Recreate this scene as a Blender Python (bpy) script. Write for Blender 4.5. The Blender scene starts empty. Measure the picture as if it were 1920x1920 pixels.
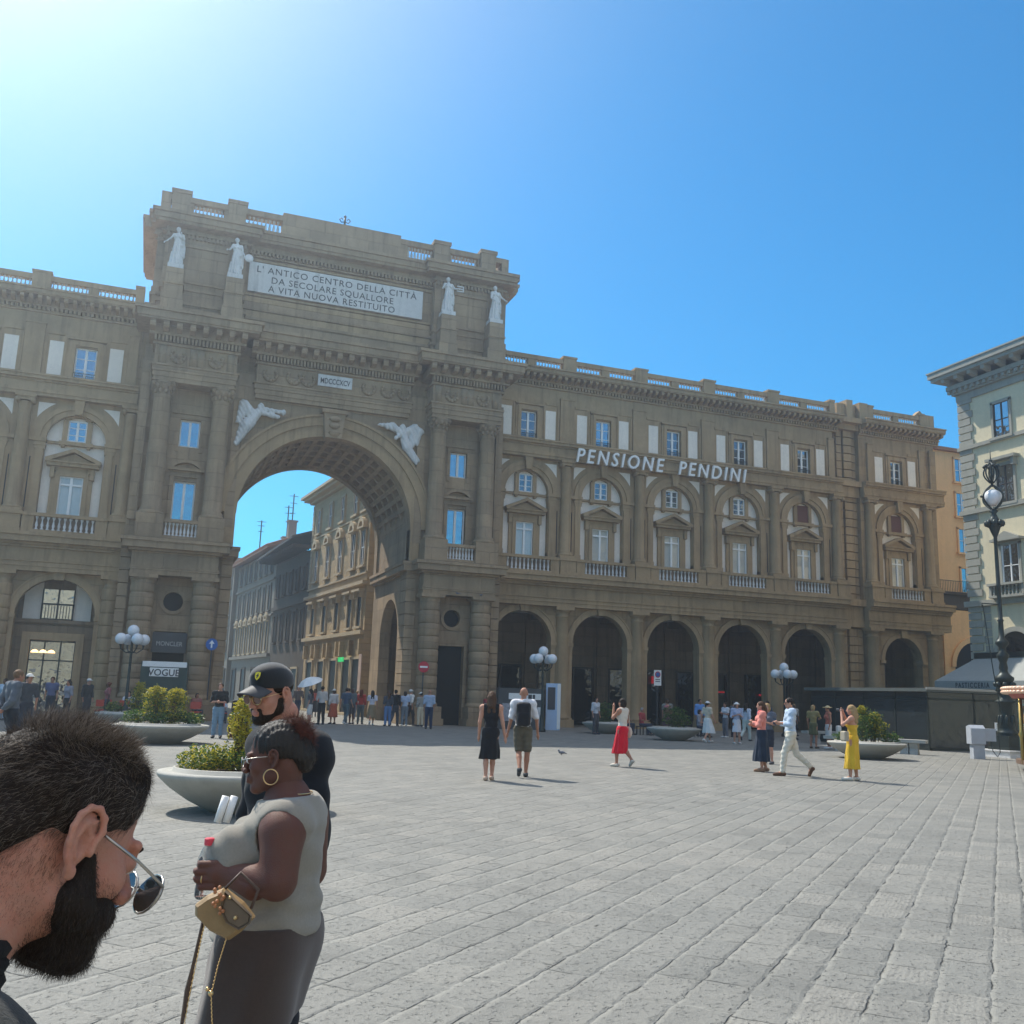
import bpy, bmesh, math, random
import numpy as np
from mathutils import Vector, Matrix
PI = math.pi
R_ = math.radians
sc = bpy.context.scene
COL = sc.collection
# ------------------------------------------------------------------ camera
EYE = 1.58
YAW, PITCH, ROLL, FPX = R_(20.195), R_(10.825), R_(1.895), 1808.5
cF = np.array([math.sin(YAW)*math.cos(PITCH), math.cos(YAW)*math.cos(PITCH), math.sin(PITCH)])
_r0 = np.array([math.cos(YAW), -math.sin(YAW), 0.0]); _u0 = np.cross(_r0, cF)
cR = _r0*math.cos(ROLL)+_u0*math.sin(ROLL); cU = -_r0*math.sin(ROLL)+_u0*math.cos(ROLL)
cam = bpy.data.cameras.new("camera"); camo = bpy.data.objects.new("camera", cam); COL.objects.link(camo)
cam.sensor_width = 36; cam.lens = 36*FPX/1920; cam.clip_start = 0.05; cam.clip_end = 4000
M = Matrix.Identity(4)
for i in range(3):
    M[i][0] = cR[i]; M[i][1] = cU[i]; M[i][2] = -cF[i]
M[2][3] = EYE
camo.matrix_world = M
sc.camera = camo
sc.render.resolution_x = sc.render.resolution_y = 1024
# ------------------------------------------------------------------ light
HALO_P, HALO, TINT, WSTR = 14.0, (7.0, 4.8, 1.4), (0.215, 0.80, 1.04), 0.10
SUN_EL, SUN_AZ = R_(51), R_(-24)          # azimuth from +Y towards +X
w = bpy.data.worlds.new("World"); sc.world = w; w.use_nodes = True
nt = w.node_tree; bg = nt.nodes["Background"]
sky = nt.nodes.new("ShaderNodeTexSky"); sky.sky_type = 'NISHITA'; sky.sun_disc = False
sky.sun_elevation = SUN_EL; sky.sun_rotation = SUN_AZ
sky.air_density = 1.0; sky.dust_density = 0.35; sky.ozone_density = 3.0; sky.altitude = 50
sd = Vector((math.sin(SUN_AZ)*math.cos(SUN_EL), math.cos(SUN_AZ)*math.cos(SUN_EL), math.sin(SUN_EL)))
def _vm(op, a, b):
    n = nt.nodes.new("ShaderNodeVectorMath"); n.operation = op
    for i, v in enumerate((a, b)):
        if isinstance(v, (tuple, Vector)): n.inputs[i].default_value = v
        else: nt.links.new(v, n.inputs[i])
    return n.outputs["Value"] if op == 'DOT_PRODUCT' else n.outputs[0]
tc = nt.nodes.new("ShaderNodeTexCoord")
dt = _vm('DOT_PRODUCT', tc.outputs["Generated"], sd)
pw = nt.nodes.new("ShaderNodeMath"); pw.operation = 'POWER'; nt.links.new(dt, pw.inputs[0]); pw.inputs[1].default_value = HALO_P; pw.use_clamp = True
hz = nt.nodes.new("ShaderNodeVectorMath"); hz.operation = 'SCALE'; hz.inputs[0].default_value = HALO; nt.links.new(pw.outputs[0], hz.inputs[3])
deep = _vm('MULTIPLY', sky.outputs[0], TINT)       # clear deep blue, with the wide bright aureole round the sun
zd = Vector((0.08, -0.38, 0.92)).normalized()        # added pale fill glow overhead, behind the viewer, brightening the shaded facade
pz = nt.nodes.new("ShaderNodeMath"); pz.operation = 'POWER'; pz.use_clamp = True; pz.inputs[1].default_value = 6.0
mxz = nt.nodes.new("ShaderNodeMath"); mxz.operation = 'MAXIMUM'; nt.links.new(_vm('DOT_PRODUCT', tc.outputs["Generated"], zd), mxz.inputs[0]); mxz.inputs[1].default_value = 0.0
nt.links.new(mxz.outputs[0], pz.inputs[0])
vz = nt.nodes.new("ShaderNodeVectorMath"); vz.operation = 'SCALE'; vz.inputs[0].default_value = (7.5, 6.6, 5.6); nt.links.new(pz.outputs[0], vz.inputs[3])
nt.links.new(_vm('ADD', _vm('ADD', deep, hz.outputs[0]), vz.outputs[0]), bg.inputs[0]); bg.inputs[1].default_value = WSTR
sl = bpy.data.lights.new("sun", 'SUN'); sl.energy = 3.5; sl.angle = R_(0.55); sl.color = (1.0, 0.95, 0.86)
so = bpy.data.objects.new("sun", sl); COL.objects.link(so)
so.rotation_euler = sd.to_track_quat('Z', 'Y').to_euler(); so.location = sd*60
sc.view_settings.view_transform = 'Standard'; sc.view_settings.look = 'None'
sc.view_settings.exposure = 0.8; sc.view_settings.gamma = 1
sc.cycles.use_denoising = True
sc.cycles.volume_bounces = 0; sc.cycles.max_bounces = 8; sc.cycles.transparent_max_bounces = 8

# ------------------------------------------------------------------ materials
MATS = {}
def _mat(name):
    m = bpy.data.materials.new(name); m.use_nodes = True; MATS[name] = m
    nt = m.node_tree; b = nt.nodes["Principled BSDF"]
    return m, nt, b
def mixc(nt, fac, a, b, mode='MIX'):
    n = nt.nodes.new("ShaderNodeMix"); n.data_type = 'RGBA'; n.blend_type = mode; n.clamp_factor = True
    for s, v in ((0, fac), (6, a), (7, b)):
        if isinstance(v, (int, float)): n.inputs[s].default_value = v
        elif isinstance(v, tuple): n.inputs[s].default_value = (*v, 1)
        else: nt.links.new(v, n.inputs[s])
    return n.outputs[2]
def mth(nt, op, a, b=None, c=None):
    n = nt.nodes.new("ShaderNodeMath"); n.operation = op
    for i, v in enumerate((a, b, c)):
        if v is None: continue
        if isinstance(v, (int, float)): n.inputs[i].default_value = v
        else: nt.links.new(v, n.inputs[i])
    return n.outputs[0]
def noise(nt, vec, scale, detail=4, rough=0.55):
    n = nt.nodes.new("ShaderNodeTexNoise"); n.inputs["Scale"].default_value = scale
    n.inputs["Detail"].default_value = detail; n.inputs["Roughness"].default_value = rough
    if vec is not None: nt.links.new(vec, n.inputs["Vector"])
    return n.outputs[0]
def ramp(nt, f, stops):
    n = nt.nodes.new("ShaderNodeValToRGB"); e = n.color_ramp.elements
    while len(e) < len(stops): e.new(0.5)
    for i, (p, c) in enumerate(stops):
        e[i].position = p; e[i].color = (*c, 1) if isinstance(c, tuple) else (c, c, c, 1)
    nt.links.new(f, n.inputs[0]); return n.outputs[0]
def mapping(nt, vec, scale=(1, 1, 1), rot=(0, 0, 0)):
    n = nt.nodes.new("ShaderNodeMapping"); n.inputs["Scale"].default_value = scale; n.inputs["Rotation"].default_value = rot
    nt.links.new(vec, n.inputs[0]); return n.outputs[0]
def bump(nt, h, dist, strength=1.0):
    n = nt.nodes.new("ShaderNodeBump"); n.inputs["Distance"].default_value = dist; n.inputs["Strength"].default_value = strength
    nt.links.new(h, n.inputs["Height"]); return n.outputs[0]
def geo_pos(nt):
    return nt.nodes.new("ShaderNodeNewGeometry").outputs["Position"]
def obj_pos(nt):
    return nt.nodes.new("ShaderNodeTexCoord").outputs["Object"]
def simple(name, col, rough=0.7, var=0.12, scale=8, bumpd=0.0, metal=0.0, spec=0.4, coord='obj', sheen=0.0):
    m, nt, b = _mat(name)
    p = obj_pos(nt) if coord == 'obj' else geo_pos(nt)
    n = noise(nt, p, scale, 5)
    c = mixc(nt, n, tuple(max(0, x*(1-var*1.6)) for x in col), tuple(min(1, x*(1+var*1.6)) for x in col))
    nt.links.new(c, b.inputs["Base Color"]); b.inputs["Roughness"].default_value = rough
    b.inputs["Metallic"].default_value = metal; b.inputs["Specular IOR Level"].default_value = spec
    if sheen: b.inputs["Sheen Weight"].default_value = sheen
    if bumpd:
        nt.links.new(bump(nt, noise(nt, p, scale*4, 5), bumpd), b.inputs["Normal"])
    return m
def stone(name, col, var=0.30, block=None, stain=0.55, bd=0.014):
    """weathered sandstone: blotches, vertical streaks, faint ashlar joints"""
    m, nt, b = _mat(name); p = geo_pos(nt)
    n1 = noise(nt, p, 0.55, 6, 0.6); n2 = noise(nt, p, 5.0, 6, 0.65)
    st = noise(nt, mapping(nt, p, (2.2, 2.2, 0.16)), 1.6, 5, 0.6)
    lo = tuple(x*(1-var) for x in col); hi = tuple(min(1, x*(1+var)) for x in col)
    c = mixc(nt, ramp(nt, n1, [(0.3, 0.0), (0.7, 1.0)]), lo, hi)
    c = mixc(nt, 0.45, c, mixc(nt, n2, tuple(x*0.72 for x in col), tuple(x*1.3 for x in col)))
    c = mixc(nt, mth(nt, 'MULTIPLY', ramp(nt, st, [(0.5, 0.0), (0.72, 1.0)]), stain), c, tuple(x*0.42 for x in col))
    h = mth(nt, 'ADD', mth(nt, 'MULTIPLY', n2, 0.8), mth(nt, 'MULTIPLY', noise(nt, p, 28, 3), 0.25))
    if block:
        bw, bh = block
        br = nt.nodes.new("ShaderNodeTexBrick"); br.offset = 0.5
        sx = nt.nodes.new("ShaderNodeSeparateXYZ"); nt.links.new(p, sx.inputs[0])
        cx = nt.nodes.new("ShaderNodeCombineXYZ")
        nt.links.new(mth(nt, 'ADD', sx.outputs[0], sx.outputs[1]), cx.inputs[0]); nt.links.new(sx.outputs[2], cx.inputs[1])
        nt.links.new(cx.outputs[0], br.inputs["Vector"])
        br.inputs["Scale"].default_value = 1; br.inputs["Brick Width"].default_value = bw; br.inputs["Row Height"].default_value = bh
        br.inputs["Mortar Size"].default_value = 0.012; br.inputs["Mortar Smooth"].default_value = 0.3
        br.inputs["Color1"].default_value = (0.72, 0.72, 0.72, 1); br.inputs["Color2"].default_value = (1.15, 1.12, 1.05, 1)
        br.inputs["Mortar"].default_value = (0.4, 0.4, 0.4, 1)
        c = mixc(nt, 0.45, c, br.outputs["Color"], 'MULTIPLY')
        h = mth(nt, 'SUBTRACT', h, mth(nt, 'MULTIPLY', br.outputs["Fac"], 1.2))
    nt.links.new(c, b.inputs["Base Color"]); b.inputs["Roughness"].default_value = 0.88
    b.inputs["Specular IOR Level"].default_value = 0.25
    nt.links.new(bump(nt, h, bd), b.inputs["Normal"])
    return m
def glass(name, base=(0.01, 0.012, 0.015), refl=0.35, tint=(0.85, 0.93, 1.0)):
    m, nt, b = _mat(name)
    b.inputs["Base Color"].default_value = (*base, 1); b.inputs["Roughness"].default_value = 0.25; b.inputs["Specular IOR Level"].default_value = 0.08
    g = nt.nodes.new("ShaderNodeBsdfGlossy"); g.inputs["Roughness"].default_value = 0.02; g.inputs["Color"].default_value = (*tint, 1)
    nt.links.new(bump(nt, noise(nt, geo_pos(nt), 1.7, 2), 0.02), g.inputs["Normal"])
    mx = nt.nodes.new("ShaderNodeMixShader"); mx.inputs[0].default_value = refl
    nt.links.new(b.outputs[0], mx.inputs[1]); nt.links.new(g.outputs[0], mx.inputs[2])
    nt.links.new(mx.outputs[0], nt.nodes["Material Output"].inputs[0]); return m
STONE = stone("sandstone", (0.385, 0.268, 0.152), block=None)
STONEB = stone("sandstone_blocks", (0.36, 0.25, 0.142), block=(1.5, 0.62))
STONEG = stone("arch_stone", (0.345, 0.248, 0.155), block=(1.6, 0.7), stain=0.5)
STONED = stone("shaded_recess_stone", (0.22, 0.16, 0.105), block=(1.2, 0.6))  # darker copy of the sandstone, recess shade put into its colour
PLAST = stone("pale_plaster", (0.84, 0.76, 0.66), var=0.07, stain=0.12, bd=0.003)
MARBLE = stone("white_marble", (0.66, 0.645, 0.62), var=0.14, stain=0.5, bd=0.006)
WHITE = simple("white_paint", (0.84, 0.83, 0.80), 0.5, 0.03)
GLASS = glass("window_glass", refl=0.42)
GLASSD = glass("dark_shop_glass", refl=0.12)
CURT = simple("curtain_cloth", (0.55, 0.55, 0.54), 0.9, 0.15, 30)
SHUT = simple("red_brown_shutter", (0.13, 0.045, 0.03), 0.7, 0.1, 20)
IRON = simple("dark_iron", (0.035, 0.045, 0.042), 0.45, 0.2, 14, 0.002, metal=0.4)
INK = simple("dark_inlay", (0.05, 0.05, 0.055), 0.6, 0.05)
TILE = stone("clay_tile", (0.36, 0.17, 0.09), bd=0.02)
BLACK = simple("black_opening", (0.012, 0.012, 0.014), 0.9, 0.05)

# ------------------------------------------------------------------ mesh builder
class MB:
    def __init__(s): s.v = []; s.f = []; s.m = []; s.mats = []; s.cur = 0; s.sm = []; s.smooth = False
    def mat(s, m):
        if m not in s.mats: s.mats.append(m)
        s.cur = s.mats.index(m); return s
    def add(s, vs, fs):
        o = len(s.v); s.v += [tuple(map(float, p)) for p in vs]
        for f in fs: s.f.append(tuple(i+o for i in f)); s.m.append(s.cur); s.sm.append(s.smooth)
        return s
    def box(s, x0, x1, y0, y1, z0, z1):
        if x0 > x1: x0, x1 = x1, x0
        if y0 > y1: y0, y1 = y1, y0
        if z0 > z1: z0, z1 = z1, z0
        return s.add([(x0,y0,z0),(x1,y0,z0),(x1,y1,z0),(x0,y1,z0),(x0,y0,z1),(x1,y0,z1),(x1,y1,z1),(x0,y1,z1)],
                     [(0,3,2,1),(4,5,6,7),(0,1,5,4),(1,2,6,5),(2,3,7,6),(3,0,4,7)])
    def obox(s, c, ax, ay, az):
        """box from centre and three half-axis vectors"""
        c = Vector(c); ax, ay, az = Vector(ax), Vector(ay), Vector(az); vs = []
        for k in (-1, 1):
            for a, b in ((-1,-1),(1,-1),(1,1),(-1,1)): vs.append(c+ax*a+ay*b+az*k)
        return s.add(vs, [(0,3,2,1),(4,5,6,7),(0,1,5,4),(1,2,6,5),(2,3,7,6),(3,0,4,7)])
    def prof(s, pts, x0, x1, ends=True):
        """profile of (y,z) run along X"""
        n = len(pts); vs = [(x0, y, z) for y, z in pts]+[(x1, y, z) for y, z in pts]
        fs = [(i, (i+1) % n, n+(i+1) % n, n+i) for i in range(n)]
        if ends: fs += [tuple(range(n-1, -1, -1)), tuple(range(n, 2*n))]
        return s.add(vs, fs)
    def mould(s, steps, x0, x1, yb, ret=0.0):
        """cornice from steps [(z0,z1,proj)] standing out of the plane y=yb towards -Y; ends return by the projection"""
        for z0, z1, p in steps:
            s.box(x0-p*ret, x1+p*ret, yb-p, yb+0.05, z0, z1)
        return s
    def prism(s, poly, y0, y1):
        """(x,z) polygon given thickness in y"""
        n = len(poly); vs = [(x, y0, z) for x, z in poly]+[(x, y1, z) for x, z in poly]
        fs = [(i, (i+1) % n, n+(i+1) % n, n+i) for i in range(n)]+[tuple(range(n-1, -1, -1)), tuple(range(n, 2*n))]
        return s.add(vs, fs)
    def arc(s, xc, zc, r0, r1, y0, y1, a0=0, a1=PI, n=20, ends=True):
        """ring segment in the xz plane with depth y0..y1"""
        vs = []
        for i in range(n+1):
            a = a0+(a1-a0)*i/n; c, q = math.cos(a), math.sin(a)
            vs += [(xc+r0*c, y0, zc+r0*q), (xc+r1*c, y0, zc+r1*q), (xc+r1*c, y1, zc+r1*q), (xc+r0*c, y1, zc+r0*q)]
        fs = []
        for i in range(n):
            b = 4*i
            for k in range(4): fs.append((b+k, b+(k+1) % 4, b+4+(k+1) % 4, b+4+k))
        if ends: fs += [(3, 2, 1, 0), (4*n, 4*n+1, 4*n+2, 4*n+3)]
        return s.add(vs, fs)
    def archwall(s, x0, x1, z0, z1, xc, zs, r, y0, y1, n=20):
        """wall cell x0..x1, z0..z1 with an arched opening down to z0"""
        s.box(x0, xc-r, y0, y1, z0, zs); s.box(xc+r, x1, y0, y1, z0, zs)
        pts = [(xc+r*math.cos(PI*i/n), zs+r*math.sin(PI*i/n)) for i in range(n+1)]
        top = [(x1 if i == 0 else x0 if i == n else p[0], z1) for i, p in enumerate(pts)]
        s.prism([(xc+r, zs), (x1, zs), (x1, z1), (pts[1][0], z1), pts[1]], y0, y1)
        for i in range(1, n-1): s.prism([pts[i], (pts[i][0], z1), (pts[i+1][0], z1), pts[i+1]], y0, y1)
        s.prism([pts[n-1], (pts[n-1][0], z1), (x0, z1), (x0, zs), (xc-r, zs)], y0, y1)
        return s
    def holes(s, x0, x1, z0, z1, hs, y0, y1):
        """wall y0 (front) .. y1 with rectangular holes [(x0,x1,z0,z1)]"""
        xs = sorted({x0, x1, *[h[0] for h in hs], *[h[1] for h in hs]}); xs = [x for x in xs if x0 <= x <= x1]
        for a, b in zip(xs, xs[1:]):
            col = sorted([h for h in hs if h[0] <= a+1e-6 and h[1] >= b-1e-6], key=lambda h: h[2]); z = z0
            for h in col:
                if h[2] > z: s.box(a, b, y0, y1, z, h[2])
                z = h[3]
            if z < z1: s.box(a, b, y0, y1, z, z1)
        return s
    def lathe(s, prof, c=(0, 0, 0), n=16, a0=0, a1=2*PI, caps=True):
        full = abs(a1-a0-2*PI) < 1e-6; k = n if full else n+1; vs = []
        for r, z in prof:
            for i in range(k):
                a = a0+(a1-a0)*i/n; vs.append((c[0]+r*math.cos(a), c[1]+r*math.sin(a), c[2]+z))
        fs = []
        for j in range(len(prof)-1):
            for i in range(n):
                i2 = (i+1) % k
                fs.append((j*k+i, j*k+i2, (j+1)*k+i2, (j+1)*k+i))
        if caps and full: fs += [tuple(range(k-1, -1, -1)), tuple(range((len(prof)-1)*k, len(prof)*k))]
        return s.add(vs, fs)
    def tube(s, pts, rs, n=8, caps=True):
        pts = [Vector(p) for p in pts]
        if isinstance(rs, (int, float)): rs = [rs]*len(pts)
        vs = []; up = None
        for i, p in enumerate(pts):
            t = (pts[min(i+1, len(pts)-1)]-pts[max(i-1, 0)]).normalized()
            if up is None: up = t.orthogonal().normalized()
            else: up = (up-t*up.dot(t)); up = up.normalized() if up.length > 1e-6 else t.orthogonal().normalized()
            w_ = t.cross(up)
            for k in range(n):
                a = 2*PI*k/n; vs.append(p+(up*math.cos(a)+w_*math.sin(a))*rs[i])
        fs = [(i*n+k, i*n+(k+1) % n, (i+1)*n+(k+1) % n, (i+1)*n+k) for i in range(len(pts)-1) for k in range(n)]
        if caps: fs += [tuple(range(n-1, -1, -1)), tuple(range((len(pts)-1)*n, len(pts)*n))]
        return s.add(vs, fs)
    def ball(s, c, r, n=14, m=9):
        r = (r, r, r) if isinstance(r, (int, float)) else r
        vs = [(c[0], c[1], c[2]-r[2])]
        for j in range(1, m):
            ph = -PI/2+PI*j/m
            for i in range(n):
                a = 2*PI*i/n; vs.append((c[0]+r[0]*math.cos(ph)*math.cos(a), c[1]+r[1]*math.cos(ph)*math.sin(a), c[2]+r[2]*math.sin(ph)))
        vs.append((c[0], c[1], c[2]+r[2])); fs = []
        for i in range(n): fs.append((0, 1+(i+1) % n, 1+i))
        for j in range(m-2):
            for i in range(n): fs.append((1+j*n+i, 1+j*n+(i+1) % n, 1+(j+1)*n+(i+1) % n, 1+(j+1)*n+i))
        L = len(vs)-1
        for i in range(n): fs.append((L, 1+(m-2)*n+i, 1+(m-2)*n+(i+1) % n))
        return s.add(vs, fs)
    def xform(s, mtx):
        s.v = [tuple(mtx @ Vector(p)) for p in s.v]; return s
    def mesh(s, name):
        me = bpy.data.meshes.new(name); me.from_pydata(s.v, [], s.f)
        for m in s.mats: me.materials.append(m)
        me.polygons.foreach_set("material_index", s.m); me.polygons.foreach_set("use_smooth", s.sm)
        me.update()
        bm = bmesh.new(); bm.from_mesh(me); bmesh.ops.recalc_face_normals(bm, faces=bm.faces); bm.to_mesh(me); bm.free()
        return me
    def build(s, name, parent=None, loc=None, bevel=0.0):
        return link(name, s.mesh(name), parent, loc)
def link(name, me, parent=None, loc=None, rz=0.0):
    o = bpy.data.objects.new(name, me); COL.objects.link(o)
    if parent is not None: o.parent = parent
    if loc is not None: o.location = loc
    if rz: o.rotation_euler.z = rz
    return o
def tag(o, label=None, cat=None, group=None, kind=None):
    if label: o['label'] = label
    if cat: o['category'] = cat
    if group: o['group'] = group
    if kind: o['kind'] = kind
    return o
def thing(name, label, cat, loc=(0, 0, 0), rz=0.0, group=None):
    o = bpy.data.objects.new(name, None); COL.objects.link(o); o.location = loc; o.rotation_euler.z = rz
    o.empty_display_size = 0.2
    return tag(o, label, cat, group)
def copy_tree(o, parent=None):
    c = o.copy(); COL.objects.link(c)
    if parent is not None: c.parent = parent
    for ch in list(o.children): copy_tree(ch, c)
    return c
def text_mesh(body, size, depth=0.02, shear=0.0, sx=1.0, spacing=1.0, bold=0.0, align='CENTER'):
    cu = bpy.data.curves.new("lettering", 'FONT'); cu.body = body; cu.size = size; cu.extrude = depth; cu.shear = shear
    cu.align_x = align; cu.align_y = 'BOTTOM_BASELINE'; cu.space_character = spacing; cu.offset = bold; cu.resolution_u = 3
    cu.space_line = 0.86
    o = bpy.data.objects.new("tmp_text", cu); COL.objects.link(o)
    dg = bpy.context.evaluated_depsgraph_get(); me = bpy.data.meshes.new_from_object(o.evaluated_get(dg))
    bpy.data.objects.remove(o)
    for v in me.vertices:   # text plane xy -> xz facing -Y
        x, y, z = v.co; v.co = (x*sx, -z, y)
    return me
def text_obj(name, body, size, mat, loc, parent=None, rz=0.0, **k):
    me = text_mesh(body, size, **k); me.materials.clear(); me.materials.append(mat)
    return link(name, me, parent, loc, rz)
def smooth_all(o):
    o.data.polygons.foreach_set("use_smooth", [True]*len(o.data.polygons)); return o

# ------------------------------------------------------------------ ground
def paving_material():
    m, nt, b = _mat("stone_paving"); p = geo_pos(nt)
    rot = mapping(nt, p, (1, 1, 1), (0, 0, R_(47)))   # rows run diagonally over the square
    # wobble
    nz = nt.nodes.new("ShaderNodeTexNoise"); nz.inputs["Scale"].default_value = 4.5; nz.inputs["Detail"].default_value = 7; nz.inputs["Roughness"].default_value = 0.62
    nt.links.new(p, nz.inputs["Vector"])
    vm = nt.nodes.new("ShaderNodeVectorMath"); vm.operation = 'MULTIPLY_ADD'
    nt.links.new(nz.outputs[1], vm.inputs[0]); vm.inputs[1].default_value = (0.060, 0.060, 0); nt.links.new(rot, vm.inputs[2])
    s = nt.nodes.new("ShaderNodeSeparateXYZ"); nt.links.new(vm.outputs[0], s.inputs[0])
    U, V = s.outputs[1], s.outputs[0]          # U along the rows, V across
    RW = 0.29
    n1 = nt.nodes.new("ShaderNodeTexNoise"); n1.noise_dimensions = '1D'; n1.inputs["Scale"].default_value = 1.1; n1.inputs["Detail"].default_value = 3; nt.links.new(V, n1.inputs["W"])
    V = mth(nt, 'MULTIPLY_ADD', n1.outputs[0], 0.30, V)
    row = mth(nt, 'FLOOR', mth(nt, 'DIVIDE', V, RW))
    wn = nt.nodes.new("ShaderNodeTexWhiteNoise"); wn.noise_dimensions = '1D'; nt.links.new(row, wn.inputs["W"])
    ln = mth(nt, 'MULTIPLY_ADD', wn.outputs[0], 0.30, 0.36)
    uu = mth(nt, 'MULTIPLY_ADD', wn.outputs[0], 37.7, mth(nt, 'DIVIDE', U, ln))
    col = mth(nt, 'FLOOR', uu)
    fv = mth(nt, 'FRACT', mth(nt, 'DIVIDE', V, RW)); fu = mth(nt, 'FRACT', uu)
    dv = mth(nt, 'MULTIPLY', mth(nt, 'MINIMUM', fv, mth(nt, 'SUBTRACT', 1, fv)), RW)
    du = mth(nt, 'MULTIPLY', mth(nt, 'MINIMUM', fu, mth(nt, 'SUBTRACT', 1, fu)), ln)
    d = mth(nt, 'MINIMUM', dv, du)
    cx = nt.nodes.new("ShaderNodeCombineXYZ"); nt.links.new(row, cx.inputs[0]); nt.links.new(col, cx.inputs[1])
    w2 = nt.nodes.new("ShaderNodeTexWhiteNoise"); w2.noise_dimensions = '2D'; nt.links.new(cx.outputs[0], w2.inputs["Vector"])
    rnd = w2.outputs[0]
    big = noise(nt, p, 0.25, 4); med = noise(nt, p, 3.0, 6, 0.65); fine = noise(nt, p, 45, 5, 0.7)
    c = ramp(nt, rnd, [(0.0, (0.165, 0.165, 0.149)), (0.35, (0.190, 0.189, 0.171)), (0.8, (0.212, 0.208, 0.186)), (1.0, (0.248, 0.238, 0.21))])
    c = mixc(nt, mth(nt, 'MULTIPLY', med, 0.5), c, (0.25, 0.24, 0.215))
    c = mixc(nt, mth(nt, 'MULTIPLY', ramp(nt, big, [(0.4, 0.0), (0.65, 1.0)]), 0.35), c, (0.25, 0.238, 0.208))
    c = mixc(nt, ramp(nt, fine, [(0.60, 0.0), (0.78, 0.5)]), c, (0.10, 0.10, 0.095))
    # joints: pale grit with a thin dark crack that comes and goes
    grit = ramp(nt, d, [(0.006, 1.0), (0.022, 0.0)])
    gn = noise(nt, p, 1.3, 4, 0.7)
    c = mixc(nt, mth(nt, 'MULTIPLY', mth(nt, 'MULTIPLY', grit, ramp(nt, gn, [(0.40, 0.1), (0.6, 0.8)])), 0.8), c, (0.31, 0.30, 0.265))
    crack = mth(nt, 'MULTIPLY', ramp(nt, d, [(0.0018, 0.85), (0.0055, 0.0)]), ramp(nt, noise(nt, p, 3.0, 5), [(0.46, 0.0), (0.62, 1.0)]))
    c = mixc(nt, ramp(nt, noise(nt, p, 0.9, 6, 0.7), [(0.52, 0.0), (0.66, 0.45)]), c, (0.13, 0.128, 0.115))
    spots = noise(nt, mapping(nt, p, (1, 1, 1), (0, 0, 0.7)), 11, 4, 0.75)
    c = mixc(nt, ramp(nt, spots, [(0.64, 0.0), (0.70, 0.55)]), c, (0.09, 0.088, 0.08))
    c = mixc(nt, ramp(nt, spots, [(0.24, 0.6), (0.30, 0.0)]), c, (0.42, 0.40, 0.35))
    dash = noise(nt, mapping(nt, vm.outputs[0], (20, 5, 1)), 1.0, 6, 0.75)
    dk = ramp(nt, dash, [(0.635, 0.0), (0.69, 0.85)])
    c = mixc(nt, dk, c, (0.075, 0.073, 0.066)); c = mixc(nt, ramp(nt, dash, [(0.30, 0.6), (0.36, 0.0)]), c, (0.36, 0.345, 0.31))
    c = mixc(nt, crack, c, (0.055, 0.053, 0.048))
    nt.links.new(c, b.inputs["Base Color"]); b.inputs["Roughness"].default_value = 0.72; b.inputs["Specular IOR Level"].default_value = 0.35
    # relief: rounded edges, tilt, pits, chisel strokes
    edge = ramp(nt, d, [(0.0, 0.0), (0.03, 1.0)])
    wv = nt.nodes.new("ShaderNodeTexWave"); wv.inputs["Scale"].default_value = 9; wv.inputs["Distortion"].default_value = 5
    wv.inputs["Detail"].default_value = 3; wv.inputs["Detail Scale"].default_value = 2
    nt.links.new(rot, wv.inputs["Vector"])
    chis = mth(nt, 'MULTIPLY', wv.outputs["Fac"], ramp(nt, rnd, [(0.86, 0.0), (0.88, 0.07)]))
    pits = ramp(nt, noise(nt, p, 22, 3, 0.6), [(0.32, 0.0), (0.42, 1.0)])
    h = mth(nt, 'ADD', mth(nt, 'MULTIPLY', edge, mth(nt, 'MULTIPLY', noise(nt, p, 0.8, 3), 0.9)), mth(nt, 'MULTIPLY', med, 1.1))
    h = mth(nt, 'ADD', h, mth(nt, 'MULTIPLY', noise(nt, mapping(nt, p, (1, 1, 1), (0, 0, R_(47))), 7, 5, 0.7), 0.9)); h = mth(nt, 'ADD', h, chis)
    h = mth(nt, 'ADD', h, mth(nt, 'MULTIPLY', pits, 0.45)); h = mth(nt, 'ADD', h, mth(nt, 'MULTIPLY', fine, 0.35))
    h = mth(nt, 'SUBTRACT', h, mth(nt, 'MULTIPLY', crack, 0.8)); h = mth(nt, 'SUBTRACT', h, mth(nt, 'MULTIPLY', dk, 0.6))
    nt.links.new(bump(nt, h, 0.025), b.inputs["Normal"])
    return m
PAVE = paving_material()
g = MB().mat(PAVE)
g.add([(-1500, -1500, 0), (1500, -1500, 0), (1500, 1500, 0), (-1500, 1500, 0)], [(0, 1, 2, 3)])
tag(g.build("ground"), "grey stone slabs laid diagonally across the sunlit square", "paving", kind="structure")

# ------------------------------------------------------------------ air: added haze box imitating the pale veil of lens glare
hzb = MB()
hm_, hnt, hb_ = _mat("glare_haze"); hnt.nodes.remove(hb_)
vp = hnt.nodes.new("ShaderNodeVolumePrincipled"); vp.inputs["Color"].default_value = (0.80, 0.90, 1.0, 1); vp.inputs["Density"].default_value = 0.0019; vp.inputs["Anisotropy"].default_value = 0.70
hnt.links.new(vp.outputs[0], hnt.nodes["Material Output"].inputs["Volume"])
hzb.mat(hm_).box(-75, 95, -60, 150, -1, 29.5)
tag(hzb.build("haze"), "thin haze volume added over the square for the pale glare veil", "haze", kind="stuff")
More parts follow.
